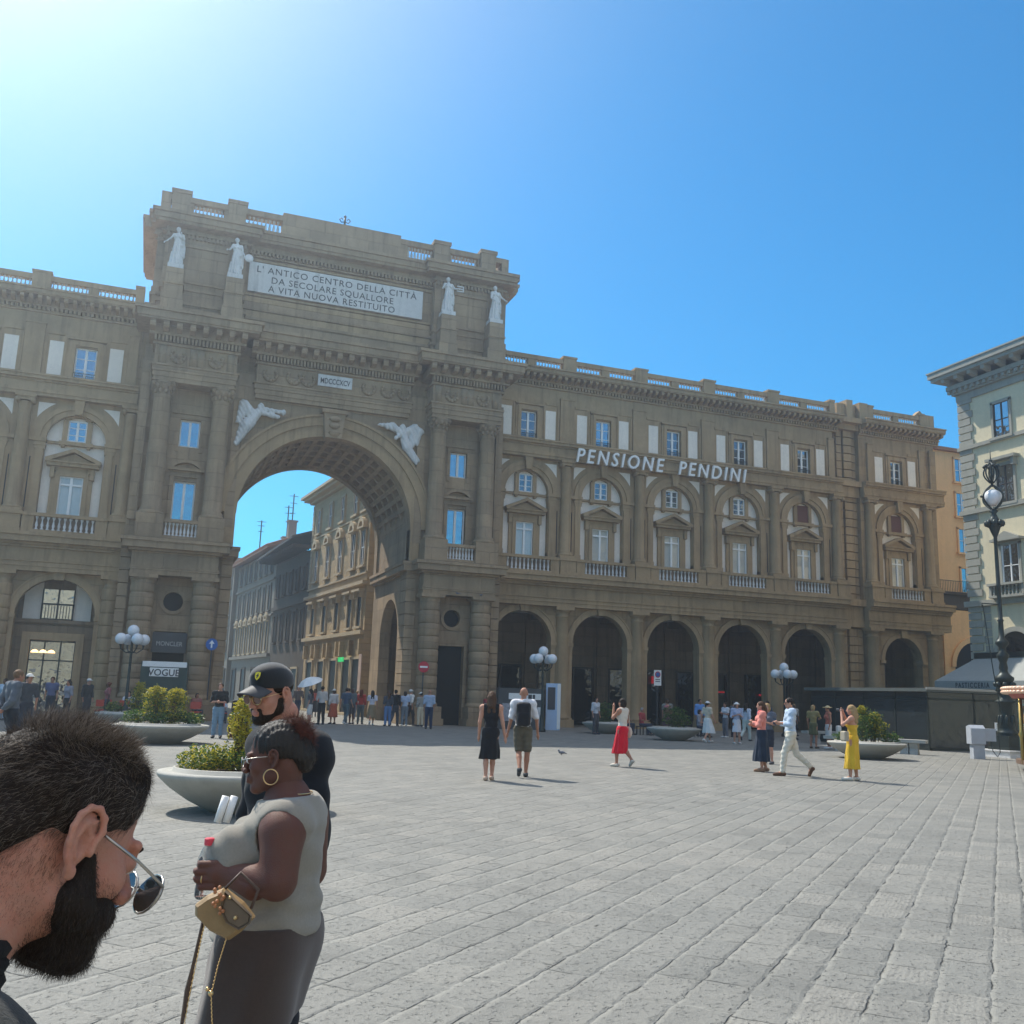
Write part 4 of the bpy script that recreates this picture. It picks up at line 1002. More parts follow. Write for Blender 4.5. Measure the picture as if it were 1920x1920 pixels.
SIT = dict(hip=(0, 0, .50), waist=(0, -.01, .64), chest=(0, 0, .86), neck=(0, 0, 1.05), head=(0, .03, 1.195), shL=(-.175, 0, .985), shR=(.175, 0, .985), elL=(-.23, .05, .72), elR=(.23, .05, .72), wrL=(-.12, .28, .70), wrR=(.12, .28, .70),
           hpL=(-.09, .02, .49), hpR=(.09, .02, .49), knL=(-.12, .44, .50), knR=(.12, .44, .50), anL=(-.12, .42, .09), anR=(.12, .42, .09), toL=(-.13, .58, .03), toR=(.13, .58, .03))
def body_prims(J, f=False, fat=1.0, bald=False):
    g = fat; P = []
    P += [('ell', (J['chest']+[0, .0, .0], (.155*g, .105*g, .19))), ('cap', (J['shL'], J['shR'], .062, .062)), ('ell', (J['waist'], ((.118 if f else .135)*g, .09*g, .16))),
          ('ell', (J['hip'], ((.152 if f else .145)*g, .108*g, .12))), ('cap', (J['neck']-[0, 0, .05], J['head']-[0, .02, .06], .055, .05))]
    TRAP = [('cap', (J['neck']-[0, .01, .045], J['sh'+q]-[0, 0, .005], .062, .056)) for q in 'LR']
    if f: P += [('ell', (J['chest']+[sx*.075, .085, .0], (.068, .06, .066))) for sx in (-1, 1)]
    for s in 'LR':
        P += [('cap', (J['sh'+s], J['el'+s], .052*g, .038*g)), ('cap', (J['el'+s], J['wr'+s], .038*g, .026), 'u', .02)]
        d = J['wr'+s]-J['el'+s]; d = d/np.linalg.norm(d); h = J['wr'+s]+d*.06
        P += [('ell', (h, (.03, .034, .045)), 'u', .02), ('cap', (h, h+d*.075, .022, .014), 'u', .02), ('cap', (J['wr'+s]+d*.03, J['wr'+s]+d*.06+np.array([0, .035, 0]), .013, .010), 'u', .01)]
        P += [('cap', (J['hp'+s], J['kn'+s], (.092 if f else .085)*g, .056)), ('cap', (J['kn'+s], J['kn'+s]*.6+J['an'+s]*.4, .055, .053), 'u', .02), ('cap', (J['kn'+s]*.6+J['an'+s]*.4, J['an'+s], .053, .034), 'u', .02),
              ('cap', (J['an'+s]-[0, 0, .02], J['to'+s], .042, .028), 'u', .02), ('ell', (J['an'+s]-[0, .03, .045], (.036, .04, .036)), 'u', .02)]
    h = J['head']
    P += [('ell', (h+[0, -.005, .03], (.074, .092, .088)), 'u', .02), ('ell', (h+[0, .025, -.035], (.058, .066, .075)), 'u', .02), ('ell', (h+[0, .04, -.085], (.034, .034, .028)), 'u', .025),
          ('cap', (h+[0, .095, .005], h+[0, .108, -.025], .008, .014), 'u', .012)]
    for sx in (-1, 1): P += [('ell', (h+[sx*.077, -.005, -.01], (.012, .022, .032)), 'u', .008)]
    return P+TRAP
def join_meshes(name, parts):
    me = bpy.data.meshes.new(name); V = []; L = []; ST = []; MI = []; mats = []; vo = 0; lo_ = 0
    for m, X in parts:
        n = len(m.vertices); co = np.empty(n*3, np.float32); m.vertices.foreach_get("co", co); co = co.reshape(-1, 3)
        A = np.array(X)[:3, :3]; T = np.array(X)[:3, 3]; V.append(co@A.T+T)
        l = np.empty(len(m.loops), np.int32); m.loops.foreach_get("vertex_index", l); L.append(l+vo)
        st = np.empty(len(m.polygons), np.int32); m.polygons.foreach_get("loop_start", st); ST.append(st+lo_)
        mi = np.empty(len(m.polygons), np.int32); m.polygons.foreach_get("material_index", mi)
        mp = []
        for q in m.materials:
            if q not in mats: mats.append(q)
            mp.append(mats.index(q))
        MI.append(np.array(mp or [0])[mi]); vo += n; lo_ += len(l)
    V = np.concatenate(V); L = np.concatenate(L); ST = np.concatenate(ST); MI = np.concatenate(MI)
    me.vertices.add(len(V)); me.vertices.foreach_set("co", V.astype(np.float32).ravel()); me.loops.add(len(L)); me.loops.foreach_set("vertex_index", L.astype(np.int32))
    me.polygons.add(len(ST)); me.polygons.foreach_set("loop_start", ST.astype(np.int32)); me.polygons.foreach_set("material_index", MI.astype(np.int32)); me.polygons.foreach_set("use_smooth", np.ones(len(ST), bool))
    me.update(calc_edges=True)
    for q in mats: me.materials.append(q)
    return me
def person(label, loc, face, H=1.72, J=None, f=False, skin=0, hair='dark', hstyle='short', top=None, topc=(.5, .5, .5), sleeve=0.45, bottom='trousers', botc=(.05, .06, .1),
           shoec=(.05, .05, .05), hat=None, hatc=(.8, .8, .8), vox=.018, fat=1.0, group=None, hem=0.45, hemw=None, folds=9, z=0.0, neck=0.0, glasses=False, shoes=True, scarf=None, toplen=0.0, head=None, hvox=None, skinm=None, hairfn=None, loosek=0.0):
    """face: heading in degrees, 0 = looking along +Y, positive turns to the left"""
    J = J or skel(); s = H/1.745
    root = thing("person", label, "person", (loc[0], loc[1], z), R_(face), group); root.scale = (s, s, s)
    bp = body_prims(J, f, fat)
    sk = skinm or SKINS[skin]
    if head is None: link("body", sdf_mesh("body", bp, vox, .035, mats=[sk]), root)
    else:
        bp = [p for i, p in enumerate(bp) if not (len(bp)-9 <= i < len(bp)-2)]
        bm_ = sdf_mesh("body", bp, vox, .035, mats=[sk])
        link("body", join_meshes("body", [(bm_, Matrix.Identity(4)), (head[0], head[1])]), root)
    hd = J['head']
    def torso(infl):
        P = [p for p in bp[:7 if f else 5] if p[0] != 'x']; P = bp[:4]+(bp[5:7] if f else [])+bp[-2:]
        for q in 'LR':
            if sleeve > 0:
                e = J['el'+q] if sleeve > .5 else J['sh'+q]+(J['el'+q]-J['sh'+q])*sleeve*2
                P = P+[('cap', (J['sh'+q], e, .053*fat, .050*fat))]
                if sleeve > .5: w_ = J['el'+q]+(J['wr'+q]-J['el'+q])*(sleeve-.5)*2; P = P+[('cap', (J['el'+q], w_, .05, .038), 'u', .02)]
        return P
    if top:
        zt = J['hip'][2]+.03-toplen if top != 'crop' else J['waist'][2]+.03; zn = J['neck'][2]-.005-neck
        def cut(P):
            rr_ = np.sqrt((P[..., 0]-J['neck'][0])**2+(P[..., 1]-J['neck'][1]-.01)**2); d = np.maximum(zt+.012*np.sin(P[..., 0]*30)-P[..., 2], np.minimum(.082-rr_, P[..., 2]-zn)) if neck < .1 else np.maximum(zt-P[..., 2], P[..., 2]-zn)
            if sleeve == 0:
                for q in 'LR':
                    e = J['sh'+q]; sg = 1 if q == 'R' else -1
                    d = np.maximum(d, np.where(P[..., 2] > J['chest'][2]-.02, sg*(P[..., 0]-J['neck'][0])-.155, -1))
            return d
        loose = .017 if top == 'shirt' else .013
        t = link(top if top != 'crop' else "crop_top", sdf_mesh("top", torso(0), vox, .05, cut, lambda P: wob(P, 26, .010)+.004*np.sin(P[..., 2]*48+P[..., 0]*22), [cloth(topc)], loose), root)
    zw = J['hip'][2]+.06
    if bottom in ('trousers', 'shorts'):
        P = [bp[3], ('ell', (J['hip']+[0, 0, .06], (.14*fat, .10*fat, .09)))]
        for q in 'LR':
            k1 = J['kn'+q]; a1 = J['an'+q]
            if bottom == 'shorts': P += [('cap', (J['hp'+q], J['hp'+q]+(k1-J['hp'+q])*.86, .10*fat, .085))]
            else: P += [('cap', (J['hp'+q], k1, .10*fat, .07)), ('cap', (k1, a1+(k1-a1)*.06, .07, .055), 'u', .02)]
        link(bottom, sdf_mesh(bottom, P, vox, .03, lambda P: P[..., 2]-zw, lambda P: wob(P, 24, .010, 1)+.004*np.sin(P[..., 2]*60+P[..., 1]*20), [cloth(botc)], .008), root)
    elif bottom in ('skirt', 'dress'):
        hw = hemw or .26; c1 = np.array([(J['kn' 'L'][0]+J['knR'][0])/2, (J['knL'][1]+J['knR'][1])/2*(.94-hem)/.45, hem])
        P = [('skirt', (J['hip']+[0, 0, .10], c1, .135*fat, hw, folds, .016, 1.0, .82)), ('ell', (J['hip'], (.172*fat, .128*fat, .13)))]
        link(bottom, sdf_mesh(bottom, P, vox, .05, lambda P: P[..., 2]-(J['hip'][2]+.10), lambda P: wob(P, 19, .010, 2), [cloth(botc)], .004), root)
    if shoes:
        for q in 'LR':
            a, t_ = J['an'+q], J['to'+q]
            link("shoe", sdf_mesh("shoe", [('cap', (a-[0, .02, .035], t_, .046, .034)), ('ell', (a-[0, .035, .045], (.042, .05, .042)))], min(vox, .015), .02, lambda P, a=a: P[..., 2]-(a[2]-.005), None, [cloth(shoec, .5)], .005), root)
    if hairfn: hairfn(root)
    elif hstyle != 'bald':
        P = [('ell', (hd+[0, -.016, .036], (.086, .098, .092)))]
        if hstyle == 'long': P += [('cap', (hd+[0, -.07, .0], J['neck']+[0, -.075, -.02], .075, .07)), ('cap', (hd+[-.05, -.06, -.02], J['neck']+[-.05, -.08, -.14], .05, .04)), ('cap', (hd+[.05, -.06, -.02], J['neck']+[.05, -.08, -.14], .05, .04))]
        if hstyle == 'bun': P += [('ell', (hd+[0, -.10, .07], (.045, .045, .045)))]
        if hstyle == 'bob': P += [('ell', (hd+[0, -.04, -.03], (.092, .08, .09)))]
        if hstyle == 'pony': P += [('cap', (hd+[0, -.10, .03], hd+[0, -.15, -.14], .035, .02))]
        def hc(P):
            return np.where(P[..., 2] < hd[2]+.06, (P[..., 1]-hd[1])-(.045 if hstyle in ('short', 'bun', 'pony') else .05), -1)
        P2 = [('ell', (hd+[0, .07, -.03], (.066, .06, .09)), 's', .01)]
        if hstyle in ('short', 'bun', 'pony'): P2 += [('ell', (hd+[0, .03, -.11], (.12, .12, .075)), 's', .01)]
        if hstyle in ('short', 'bun', 'pony') and False: pass
        link("hair", sdf_mesh("hair", P+P2, min(vox, .014), .02, None, lambda P: wob(P, 90, .006), [HAIRS[hair]]), root)
    if hat:
        hm_ = cloth(hatc, .8)
        P = [('ell', (hd+[0, -.01, .055], (.092, .105, .085)))]
        def hcut(P): return (hd[2]+.045)-P[..., 2]
        if hat == 'cap': m_ = sdf_mesh("cap", P+[('ell', (hd+[0, .12, .055], (.075, .075, .014)), 'u', .01)], min(vox, .012), .01, hcut, None, [hm_])
        elif hat == 'brim': m_ = sdf_mesh("hat", P+[('ell', (hd+[0, 0, .056], (.20, .20, .016)), 'u', .02)], min(vox, .014), .02, lambda P: (hd[2]+.038)-P[..., 2], lambda P: wob(P, 22, .012), [hm_])
        else: m_ = sdf_mesh("hat", P+[('ell', (hd+[0, 0, .05], (.135, .14, .03)), 'u', .03)], min(vox, .014), .03, lambda P: (hd[2]+.03)-P[..., 2], None, [hm_])
        link("cap" if hat == 'cap' else "hat", m_, root)
    if glasses:
        mb = MB().mat(IRON)
        for sx in (-1, 1): mb.lathe([(0.0, 0), (.026, .001), (.026, .006), (0, .007)], (0, 0, 0), 12); 
        mb = MB().mat(IRON)
        for sx in (-1, 1): mb.box(hd[0]+sx*.008, hd[0]+sx*.062, hd[1]+.098, hd[1]+.104, hd[2]-.012, hd[2]+.024); mb.box(hd[0]+sx*.064, hd[0]+sx*.078, hd[1]-.0, hd[1]+.10, hd[2]+.012, hd[2]+.020)
        mb.box(hd[0]-.01, hd[0]+.01, hd[1]+.099, hd[1]+.103, hd[2]+.012, hd[2]+.018)
        mb.build("glasses", root)
    if scarf:
        link("scarf", sdf_mesh("scarf", [('cap', (J['shL']*.5+J['neck']*.5+[0, .03, 0], J['shR']*.5+J['neck']*.5+[0, .03, 0], .07, .07)), ('ell', (J['neck']+[0, .04, -.10], (.10, .06, .10)))], vox, .04, None, lambda P: wob(P, 50, .01), [cloth(scarf)]), root)
    return root, J, s
def at_local(root, J, p):
    """world position of a local point of a person"""
    a = root.rotation_euler.z; s = root.scale[0]; x, y, z = p
    return (root.location.x+s*(x*math.cos(a)-y*math.sin(a)), root.location.y+s*(x*math.sin(a)+y*math.cos(a)), root.location.z+s*z)

# ------------------------------------------------------------------ statues on the attic pedestals
def statue(label, x, dx_arm, attr, z0=21.98, flip=1):
    t = thing("statue", label, "statue", (x, YF-0.95, z0), 0, "white marble statues on the arch attic")
    s = 1.17
    J = skel(head=(.02*flip, .02, 1.66), **attr)
    P = body_prims(J, True)
    P += [('skirt', ((0, 0, 1.2), (0, .0, .05), .14, .25, 9, .035, .5, .85)), ('cap', ((.16*flip, -.02, 1.4), (-.12*flip, .05, .95), .07, .10)), ('cap', ((-.2*flip, -.06, 1.35), (-.26*flip, -.06, .5), .07, .09)),
          ('ell', (J['head']+[0, -.03, .05], (.088, .09, .09)))]
    # face the square: local front is +Y, so mirror to -Y
    me = sdf_mesh("statue_figure", P, .022, .04, None, lambda P: wob(P, 38, .014)+.016*np.sin(P[..., 0]*58+P[..., 2]*5)*np.clip(1.35-P[..., 2], 0, .5)*2, [MARBLE])
    for v in me.vertices: v.co.x *= -1; v.co.y *= -1
    o = link("figure", me, t); o.scale = (s, s, s); o.location.z = 0.25
    MB().mat(MARBLE).box(-.38, .38, -.36, .36, 0, .26).build("plinth", t)
    return t
st = statue("leftmost marble statue on the attic, one arm held away", -0.57, 0, dict(elR=(.30, .05, 1.22), wrR=(.50, .12, 1.0), elL=(-.24, .1, 1.2), wrL=(-.12, .22, 1.4)))
st = statue("marble statue holding a round disc, left of the inscription", 2.30, 0, dict(elL=(-.26, .0, 1.18), wrL=(-.34, .06, .96), elR=(.28, .02, 1.2), wrR=(.40, .16, 1.12)))
mb = MB().mat(MARBLE); mb.smooth = True; mb.lathe([(0, 0), (.20, .02), (.22, .05), (.20, .08), (0, .1)], (0, 0, 0), 18); mb.xform(Matrix.Rotation(PI/2, 4, 'X')); mb.build("disc", st, (.62, -.1, 1.30))
st = statue("marble statue holding a small frame, right of the inscription", 13.65, 0, dict(elL=(-.30, .05, 1.25), wrL=(-.42, .16, 1.22), elR=(.26, .02, 1.2), wrR=(.18, .2, 1.3)))
mb = MB().mat(MARBLE)
for zz in (0, .14, .28): mb.box(0, .34, -.03, .03, zz, zz+.05)
mb.box(.34, .40, -.03, .03, 0, .33); mb.build("small_frame", st, (.45, -.15, 1.55))
st = statue("rightmost marble statue on the attic beside the corner", 16.42, 0, dict(elL=(-.30, .05, 1.22), wrL=(-.48, .1, 1.1), elR=(.24, .05, 1.14), wrR=(.14, .2, 1.0)))
for x in (-0.57, 2.30, 13.65, 16.42):
    mb = MB().mat(STONEG); X = x-XA
    mb.box(X-.52, X+.52, -1.5, -.4, 19.6, 20.4); mb.box(X-.45, X+.45, -1.42, -.4, 20.4, 21.1); mb.box(X-.5, X+.5, -1.48, -.4, 21.1, 21.2); mb.box(X-.42, X+.42, -1.4, -.4, 21.2, 21.98)
    mb.build("statue_pedestal", ar)
# ------------------------------------------------------------------ flying figures in the spandrels
def angel(label, pr, loc):
    me = sdf_mesh("relief_figure", pr, .03, .08, lambda P: np.maximum(P[..., 1]-.10, -.35-P[..., 1]), lambda P: wob(P, 22, .016)+.014*np.sin(P[..., 0]*30+P[..., 2]*19), [MARBLE], .045)
    o = link("winged_relief", me); o.location = loc
    return tag(o, label, "relief", "winged marble reliefs beside the arch")
Y0 = YF-.2
angel("winged marble figure blowing a long trumpet, left spandrel", [
    ('cap', ((1.15, 0, 1.95), (.55, 0, 1.15), .16, .26)), ('cap', ((.55, 0, 1.15), (.15, 0, .15), .26, .09)), ('cap', ((.75, 0, 1.3), (.3, 0, .7), .22, .12)), ('ell', ((1.22, -.05, 2.2), (.12, .12, .15))),
    ('cap', ((.35, 0, 2.25), (.75, 0, 1.85), .16, .2)), ('cap', ((.35, .0, 2.2), (.2, 0, 1.5), .2, .10)), ('cap', ((.55, 0, 2.0), (.12, 0, 1.3), .14, .06)), ('cap', ((1.2, -.1, 1.9), (1.75, -.1, 1.8), .09, .06)), ('cap', ((1.75, -.1, 1.8), (2.1, -.1, 1.75), .10, .05)),
    ('cap', ((1.3, -.1, 2.1), (2.25, -.1, 2.02), .05, .055)), ('cap', ((2.22, -.1, 2.02), (2.32, -.1, 2.02), .04, .11))], (3.0, Y0, 13.55))
angel("winged marble figure with spread wings, right spandrel", [
    ('cap', ((1.35, 0, 1.75), (1.6, 0, .95), .17, .2)), ('cap', ((1.6, 0, .95), (2.15, 0, .15), .17, .06)), ('cap', ((1.7, 0, .9), (2.3, 0, .3), .14, .05)), ('ell', ((1.32, -.08, 2.0), (.12, .12, .15))),
    ('cap', ((1.2, 0, 1.75), (.75, 0, 2.05), .14, .13)), ('cap', ((.75, 0, 2.05), (.05, 0, 2.02), .12, .03)), ('cap', ((.9, 0, 1.9), (.4, 0, 1.95), .13, .05)), ('cap', ((1.45, 0, 1.75), (2.0, 0, 2.1), .14, .16)), ('cap', ((2.0, 0, 2.05), (2.4, 0, 1.9), .14, .08)), ('cap', ((2.2, 0, 1.9), (2.15, 0, 1.2), .2, .06)), ('cap', ((1.9, 0, 1.8), (1.9, 0, 1.1), .16, .1)), ('cap', ((1.3, -.1, 1.7), (.95, -.1, 1.35), .08, .05))], (10.35, Y0, 13.6))
# ================================================================== STREET BEHIND THE ARCH
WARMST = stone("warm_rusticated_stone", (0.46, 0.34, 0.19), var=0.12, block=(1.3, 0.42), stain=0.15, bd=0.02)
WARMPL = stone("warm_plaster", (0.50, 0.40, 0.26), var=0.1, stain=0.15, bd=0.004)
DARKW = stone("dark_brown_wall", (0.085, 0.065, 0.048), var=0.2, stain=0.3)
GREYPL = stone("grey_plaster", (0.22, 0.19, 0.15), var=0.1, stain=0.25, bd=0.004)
WOODD = simple("dark_eaves_wood", (0.06, 0.045, 0.035), 0.8, 0.2)
SRZ = math.atan2(-1, .097)
DARKP = simple('dim_window', (.025, .027, .03), .55, .3, 3, spec=.15)
def street_bld(label, s0, s1, ztop, mat_, depth=12, off=0.0):
    """building along the right side of the street, local x=-s (s metres along the street from the corner)"""
    t = thing("building", label, "building", (12.9+off, 62.0+off*.097, 0), SRZ)
    MB().mat(mat_).box(-s1, -s0, 0, depth, 0, ztop).build("wall", t)
    return t
def wnd(t, x, z0, z1, wd, kind='flat', mat_=None, shut=None, glassm=None, y=0.0, name="window"):
    mb = MB().mat(mat_ or WARMPL)
    mb.box(x-wd-.14, x-wd, y-.10, y+.02, z0-.1, z1+.1); mb.box(x+wd, x+wd+.14, y-.10, y+.02, z0-.1, z1+.1); mb.box(x-wd-.14, x+wd+.14, y-.10, y+.02, z1, z1+.16)
    mb.box(x-wd-.24, x+wd+.24, y-.22, y+.02, z0-.18, z0-.03)
    if kind == 'arch': mb.arc(x, z1+.16, wd-.05, wd+.24, y-.32, y+.02, 0, PI, 10); mb.box(x-wd-.25, x+wd+.25, y-.34, y+.02, z1+.10, z1+.22)
    if kind == 'ped': mb.prism([(x-wd-.35, z1+.3), (x+wd+.35, z1+.3), (x, z1+.7)], y-.4, y+.02); mb.box(x-wd-.4, x+wd+.4, y-.44, y+.02, z1+.2, z1+.32)
    if kind == 'hood': mb.box(x-wd-.4, x+wd+.4, y-.42, y+.02, z1+.3, z1+.45); mb.box(x-wd-.25, x-wd-.05, y-.3, y, z1-.1, z1+.3); mb.box(x+wd+.05, x+wd+.25, y-.3, y, z1-.1, z1+.3)
    f = mb.build(name, t)
    g_ = MB().mat(glassm or DARKP).box(x-wd, x+wd, y-.015, y+.02, z0, z1)
    g_.build("pane", f)
    if shut:
        mb = MB().mat(shut)
        mb.box(x-wd, x-wd+.07, y-.05, y-.02, z0, z1); mb.box(x+wd-.07, x+wd, y-.05, y-.02, z0, z1); mb.box(x-.035, x+.035, y-.05, y-.02, z0, z1); mb.box(x-wd, x+wd, y-.05, y-.02, (z0+z1)/2-.02, (z0+z1)/2+.02)
        mb.build("sash", f)
    return f
A = street_bld("tall warm stone building with rusticated walls and round window heads seen through the arch", 0, 15.2, 16.4, WARMST)
mb = MB().mat(WARMPL)
for z0, z1, p in [(5.25, 5.5, .25), (8.5, 8.72, .3), (9.2, 9.35, .12), (13.2, 13.3, .1)]: mb.box(-15.2-p, 0, -p, .05, z0, z1)
for z0, z1, p in [(16.2, 16.4, .3), (16.4, 16.6, .7), (16.6, 16.8, .95)]: mb.box(-15.2-p, p, -p, 12, z0+.002, z1)
mb.mat(WARMST).box(-15.0, -4, 2.5, 11, 16.8, 20.0); mb.mat(WARMPL).box(-15.3, -4, 2.2, 11.2, 20.0, 20.3)
for i in range(16): mb.box(-15.25, -14.75, -.06, .05, 9.4+i*.42, 9.4+i*.42+.36)
mb.build("cornice", A)
for k, s_ in enumerate((1.2, 3.4, 6.6, 9.9, 13.2)):
    wnd(A, -s_, 9.85, 12.2, .48, 'arch', shut=WHITE); wnd(A, -s_, 5.8, 7.75, .48, 'hood'); wnd(A, -s_, 13.6, 15.4, .42, shut=WHITE)
    wnd(A, -s_, .2, 3.65, .85, 'flat', name="shop_front")
    for q in (-1, 1): MB().mat(WARMST).box(-s_+q*1.1-.14, -s_+q*1.1+.14, -.3, .02, 3.9, 4.9).build("bracket", A)
wnd(A, -12.4, 17.3, 19.4, .7, 'flat', WHITE, WHITE, GLASS, y=2.5)
GREEN, _nt, _b = _mat("green_cross_light"); _b.inputs["Emission Color"].default_value = (.05, 1, .25, 1); _b.inputs["Emission Strength"].default_value = 0.3; _b.inputs["Base Color"].default_value = (.02, .25, .08, 1)
gs = thing("pharmacy_sign", "small green lit lettering over the shop behind the arch", "shop sign", (12.9-.097*3.3-.15, 62+3.3, 3.5), SRZ)
text_obj("lettering", "FARMA", .42, GREEN, (0, -.3, 0), gs, depth=.02, bold=.01)
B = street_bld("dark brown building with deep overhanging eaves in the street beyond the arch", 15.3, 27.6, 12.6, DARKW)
mb = MB().mat(WOODD); mb.add([(-28.5, -1.6, 13.2), (-15.3, -1.6, 13.6), (-15.3, 6, 16.2), (-28.5, 6, 15.8), (-28.5, -1.6, 13.0), (-15.3, -1.6, 13.4), (-15.3, 6, 16.0), (-28.5, 6, 15.6)], [(0, 1, 2, 3), (7, 6, 5, 4), (0, 4, 5, 1), (1, 5, 6, 2), (2, 6, 7, 3), (3, 7, 4, 0)])
for i in range(16): mb.box(-28.2+i*.84, -28.1+i*.84, -1.5, .1, 12.7, 13.0)
mb.build("eaves", B)
for k in range(5):
    wnd(B, -16.6-k*2.4, 9.6, 11.4, .45, mat_=DARKW, shut=WOODD); wnd(B, -16.6-k*2.4, 5.6, 7.9, .45, mat_=DARKW, shut=WOODD)
wnd(B, -18, .2, 3.2, 1.0, mat_=WARMPL, name="shop_front"); wnd(B, -22, .2, 3.2, 1.0, mat_=WARMPL, name="shop_front")
MB().mat(DARKW).box(-27.6, -15.3, -.25, .05, 8.4, 8.7).build("string_course", B)
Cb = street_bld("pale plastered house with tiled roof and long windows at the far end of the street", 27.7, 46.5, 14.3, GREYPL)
mb = MB().mat(TILE); mb.add([(-47.3, -1.0, 14.4), (-27.7, -1.0, 14.4), (-27.7, 6, 17.2), (-47.3, 6, 17.2), (-47.3, -1.0, 14.2), (-27.7, -1.0, 14.2), (-27.7, 6, 17.0), (-47.3, 6, 17.0)], [(0, 1, 2, 3), (7, 6, 5, 4), (0, 4, 5, 1), (1, 5, 6, 2), (2, 6, 7, 3), (3, 7, 4, 0)])
for i in range(48): mb.tube([(-47.1+i*.41, -1.05, 14.45), (-47.1+i*.41, 5.8, 17.2)], .12, 6)
mb.build("tiled_roof", Cb)
mb = MB().mat(GREYPL)
for z0, z1, p in [(11.4, 11.6, .15), (8.1, 8.3, .15), (4.4, 4.7, .3)]: mb.box(-46.5, -27.7, -p, .05, z0, z1)
mb.build("string_course", Cb)
for k in range(7):
    x = -29.5-k*2.45
    wnd(Cb, x, 12.2, 14.0, .42, mat_=GREYPL); wnd(Cb, x, 8.7, 11.0, .45, mat_=GREYPL, kind='flat'); wnd(Cb, x, 4.95, 7.6, .45, mat_=WARMPL, kind='arch')
    if k % 2 == 0: wnd(Cb, x, .2, 3.4, .9, mat_=DARKW, name="shop_front")
for (x, y, z, h) in [(-40, 3.4, 15.8, 1.3), (-43, 4, 16, 1.1), (-36, 3, 15.6, 2.6)]:
    mb = MB().mat(GREYPL); mb.box(x-.4, x+.4, y-.4, y+.4, z, z+h); mb.box(x-.5, x+.5, y-.5, y+.5, z+h, z+h+.15); mb.build("chimney", Cb)
Db = street_bld("narrow white house with tall windows closing the street view", 46.7, 60, 15.5, GREYPL, off=-.4)
for k in range(4):
    for z0, z1 in ((12.3, 14.3), (9.0, 11.2), (5.5, 8.0)): wnd(Db, -48.2-k*2.6, z0, z1, .45, mat_=GREYPL, shut=WHITE)
    wnd(Db, -48.2-k*2.6, .2, 3.4, .8, mat_=DARKW, name="shop_front")
# left side of the same street, hidden behind the pier from here
Lb = thing("building", "shaded street house standing behind the left pier of the arch", "building", (1.0, 60, 0))
MB().mat(GREYPL).box(-14, 1.0, 0, 30, 0, 13).build("wall", Lb)
# antennas
for k, (px_, py_, z_, h_) in enumerate([(13.4, 110, 15.0, 7.6), (13.9, 110, 15, 9.0), (10.54, 110, 15.5, 5.1)]):
    mb = MB().mat(IRON); mb.tube([(0, 0, 0), (0, 0, h_)], .075, 5)
    for q, zz in enumerate((h_*.97, h_*.88, h_*.75)): mb.tube([(-.5+q*.1, 0, zz), (.5-q*.1, 0, zz)], .04, 4)
    tag(mb.build("antenna", None, (px_, py_, z_-.5)), ["tall thin roof antenna seen through the arch, shorter of the pair", "tallest thin roof antenna seen through the arch", "short thin roof antenna over the chimneys"][k], "antenna", "roof antennas beyond the arch")
# hanging banners on the street corner
BAN = simple("printed_banner", (.42, .30, .24), .8, .35, 2.2)
for k, (s_, z0, z1) in enumerate([(.9, 0.9, 3.9)]):
    t = MB().mat(BAN).box(12.55, 12.6, 60.6, 61.4, z0, z1).build("banner"); tag(t, "long vertical poster banner at the corner of the warm stone building", "banner")
# ================================================================== ORANGE HOUSE + CREAM PALACE (right)
ORG = stone("orange_plaster", (0.80, 0.47, 0.22), var=0.10, stain=0.15, bd=0.004)
ob = thing("building", "orange plastered house between the arcade and the cream palace", "building", (50, 54, 0))
mb = MB().mat(ORG).box(-.5, 13, 0, 10, 0, 20.5); mb.mat(TILE).box(-.5, 13, -.3, 10, 20.5, 20.75)
mb.mat(DARKW).box(.6, 12, -1.4, 0, 8.6, 9.6); mb.box(.4, 12, -1.6, 0, 9.6, 9.8); mb.mat(ORG).box(1.6, 12, -1.35, -.0, 0, 8.55)
mb.build("wall", ob)
for x, z in ((5.2, 18.3), (5.2, 15.7), (5.25, 13.0), (5.3, 10.1)): wnd(ob, x, z, z+1.7, .5, mat_=ORG, shut=WHITE, glassm=GLASS)
mb = MB().mat(IRON); mb.box(.7, 8, -1.3, -1.27, 10.6, 10.64)
for i in range(50): mb.box(.7+i*.15, .72+i*.15, -1.3, -1.28, 9.8, 10.6)
mb.build("balcony_railing", ob)
mb = MB().mat(BLACK); mb.prism([(4.2+1.7*math.cos(a), 4.6+1.9*math.sin(a)) for a in [PI*i/14 for i in range(15)]]+[(2.5, 0), (5.9, 0)], -1.37, -1.2); mb.build("archway", ob)
mb = MB().mat(ORG); mb.arc(4.2, 4.6, 1.75, 2.1, -1.5, -1.3, 0, PI, 16); mb.build("archway_frame", ob)
CREAM = stone("cream_plaster", (0.72, 0.62, 0.42), var=0.06, stain=0.15, bd=0.003)
GREYST = stone("grey_serena_stone", (0.35, 0.335, 0.28), var=0.12, stain=0.25, bd=0.008)
cp = thing("building", "cream palace with grey quoins and wide projecting roof cornice on the far right", "building", (42, 40.85, 0), -PI/2)
LEN = 40
mb = MB().mat(CREAM).box(0, LEN, 0, 14, 0, 19.4); mb.build("wall", cp)
mb = MB().mat(GREYST)
z = .2; i = 0
while z < 19:
    if not (7.2 < z < 7.7): mb.box(-.06, .95 if i % 2 == 0 else .8, -.08, .9, z, z+.36)
    z += .42; i += 1
mb.build("quoins", cp)
mb = MB().mat(GREYST)
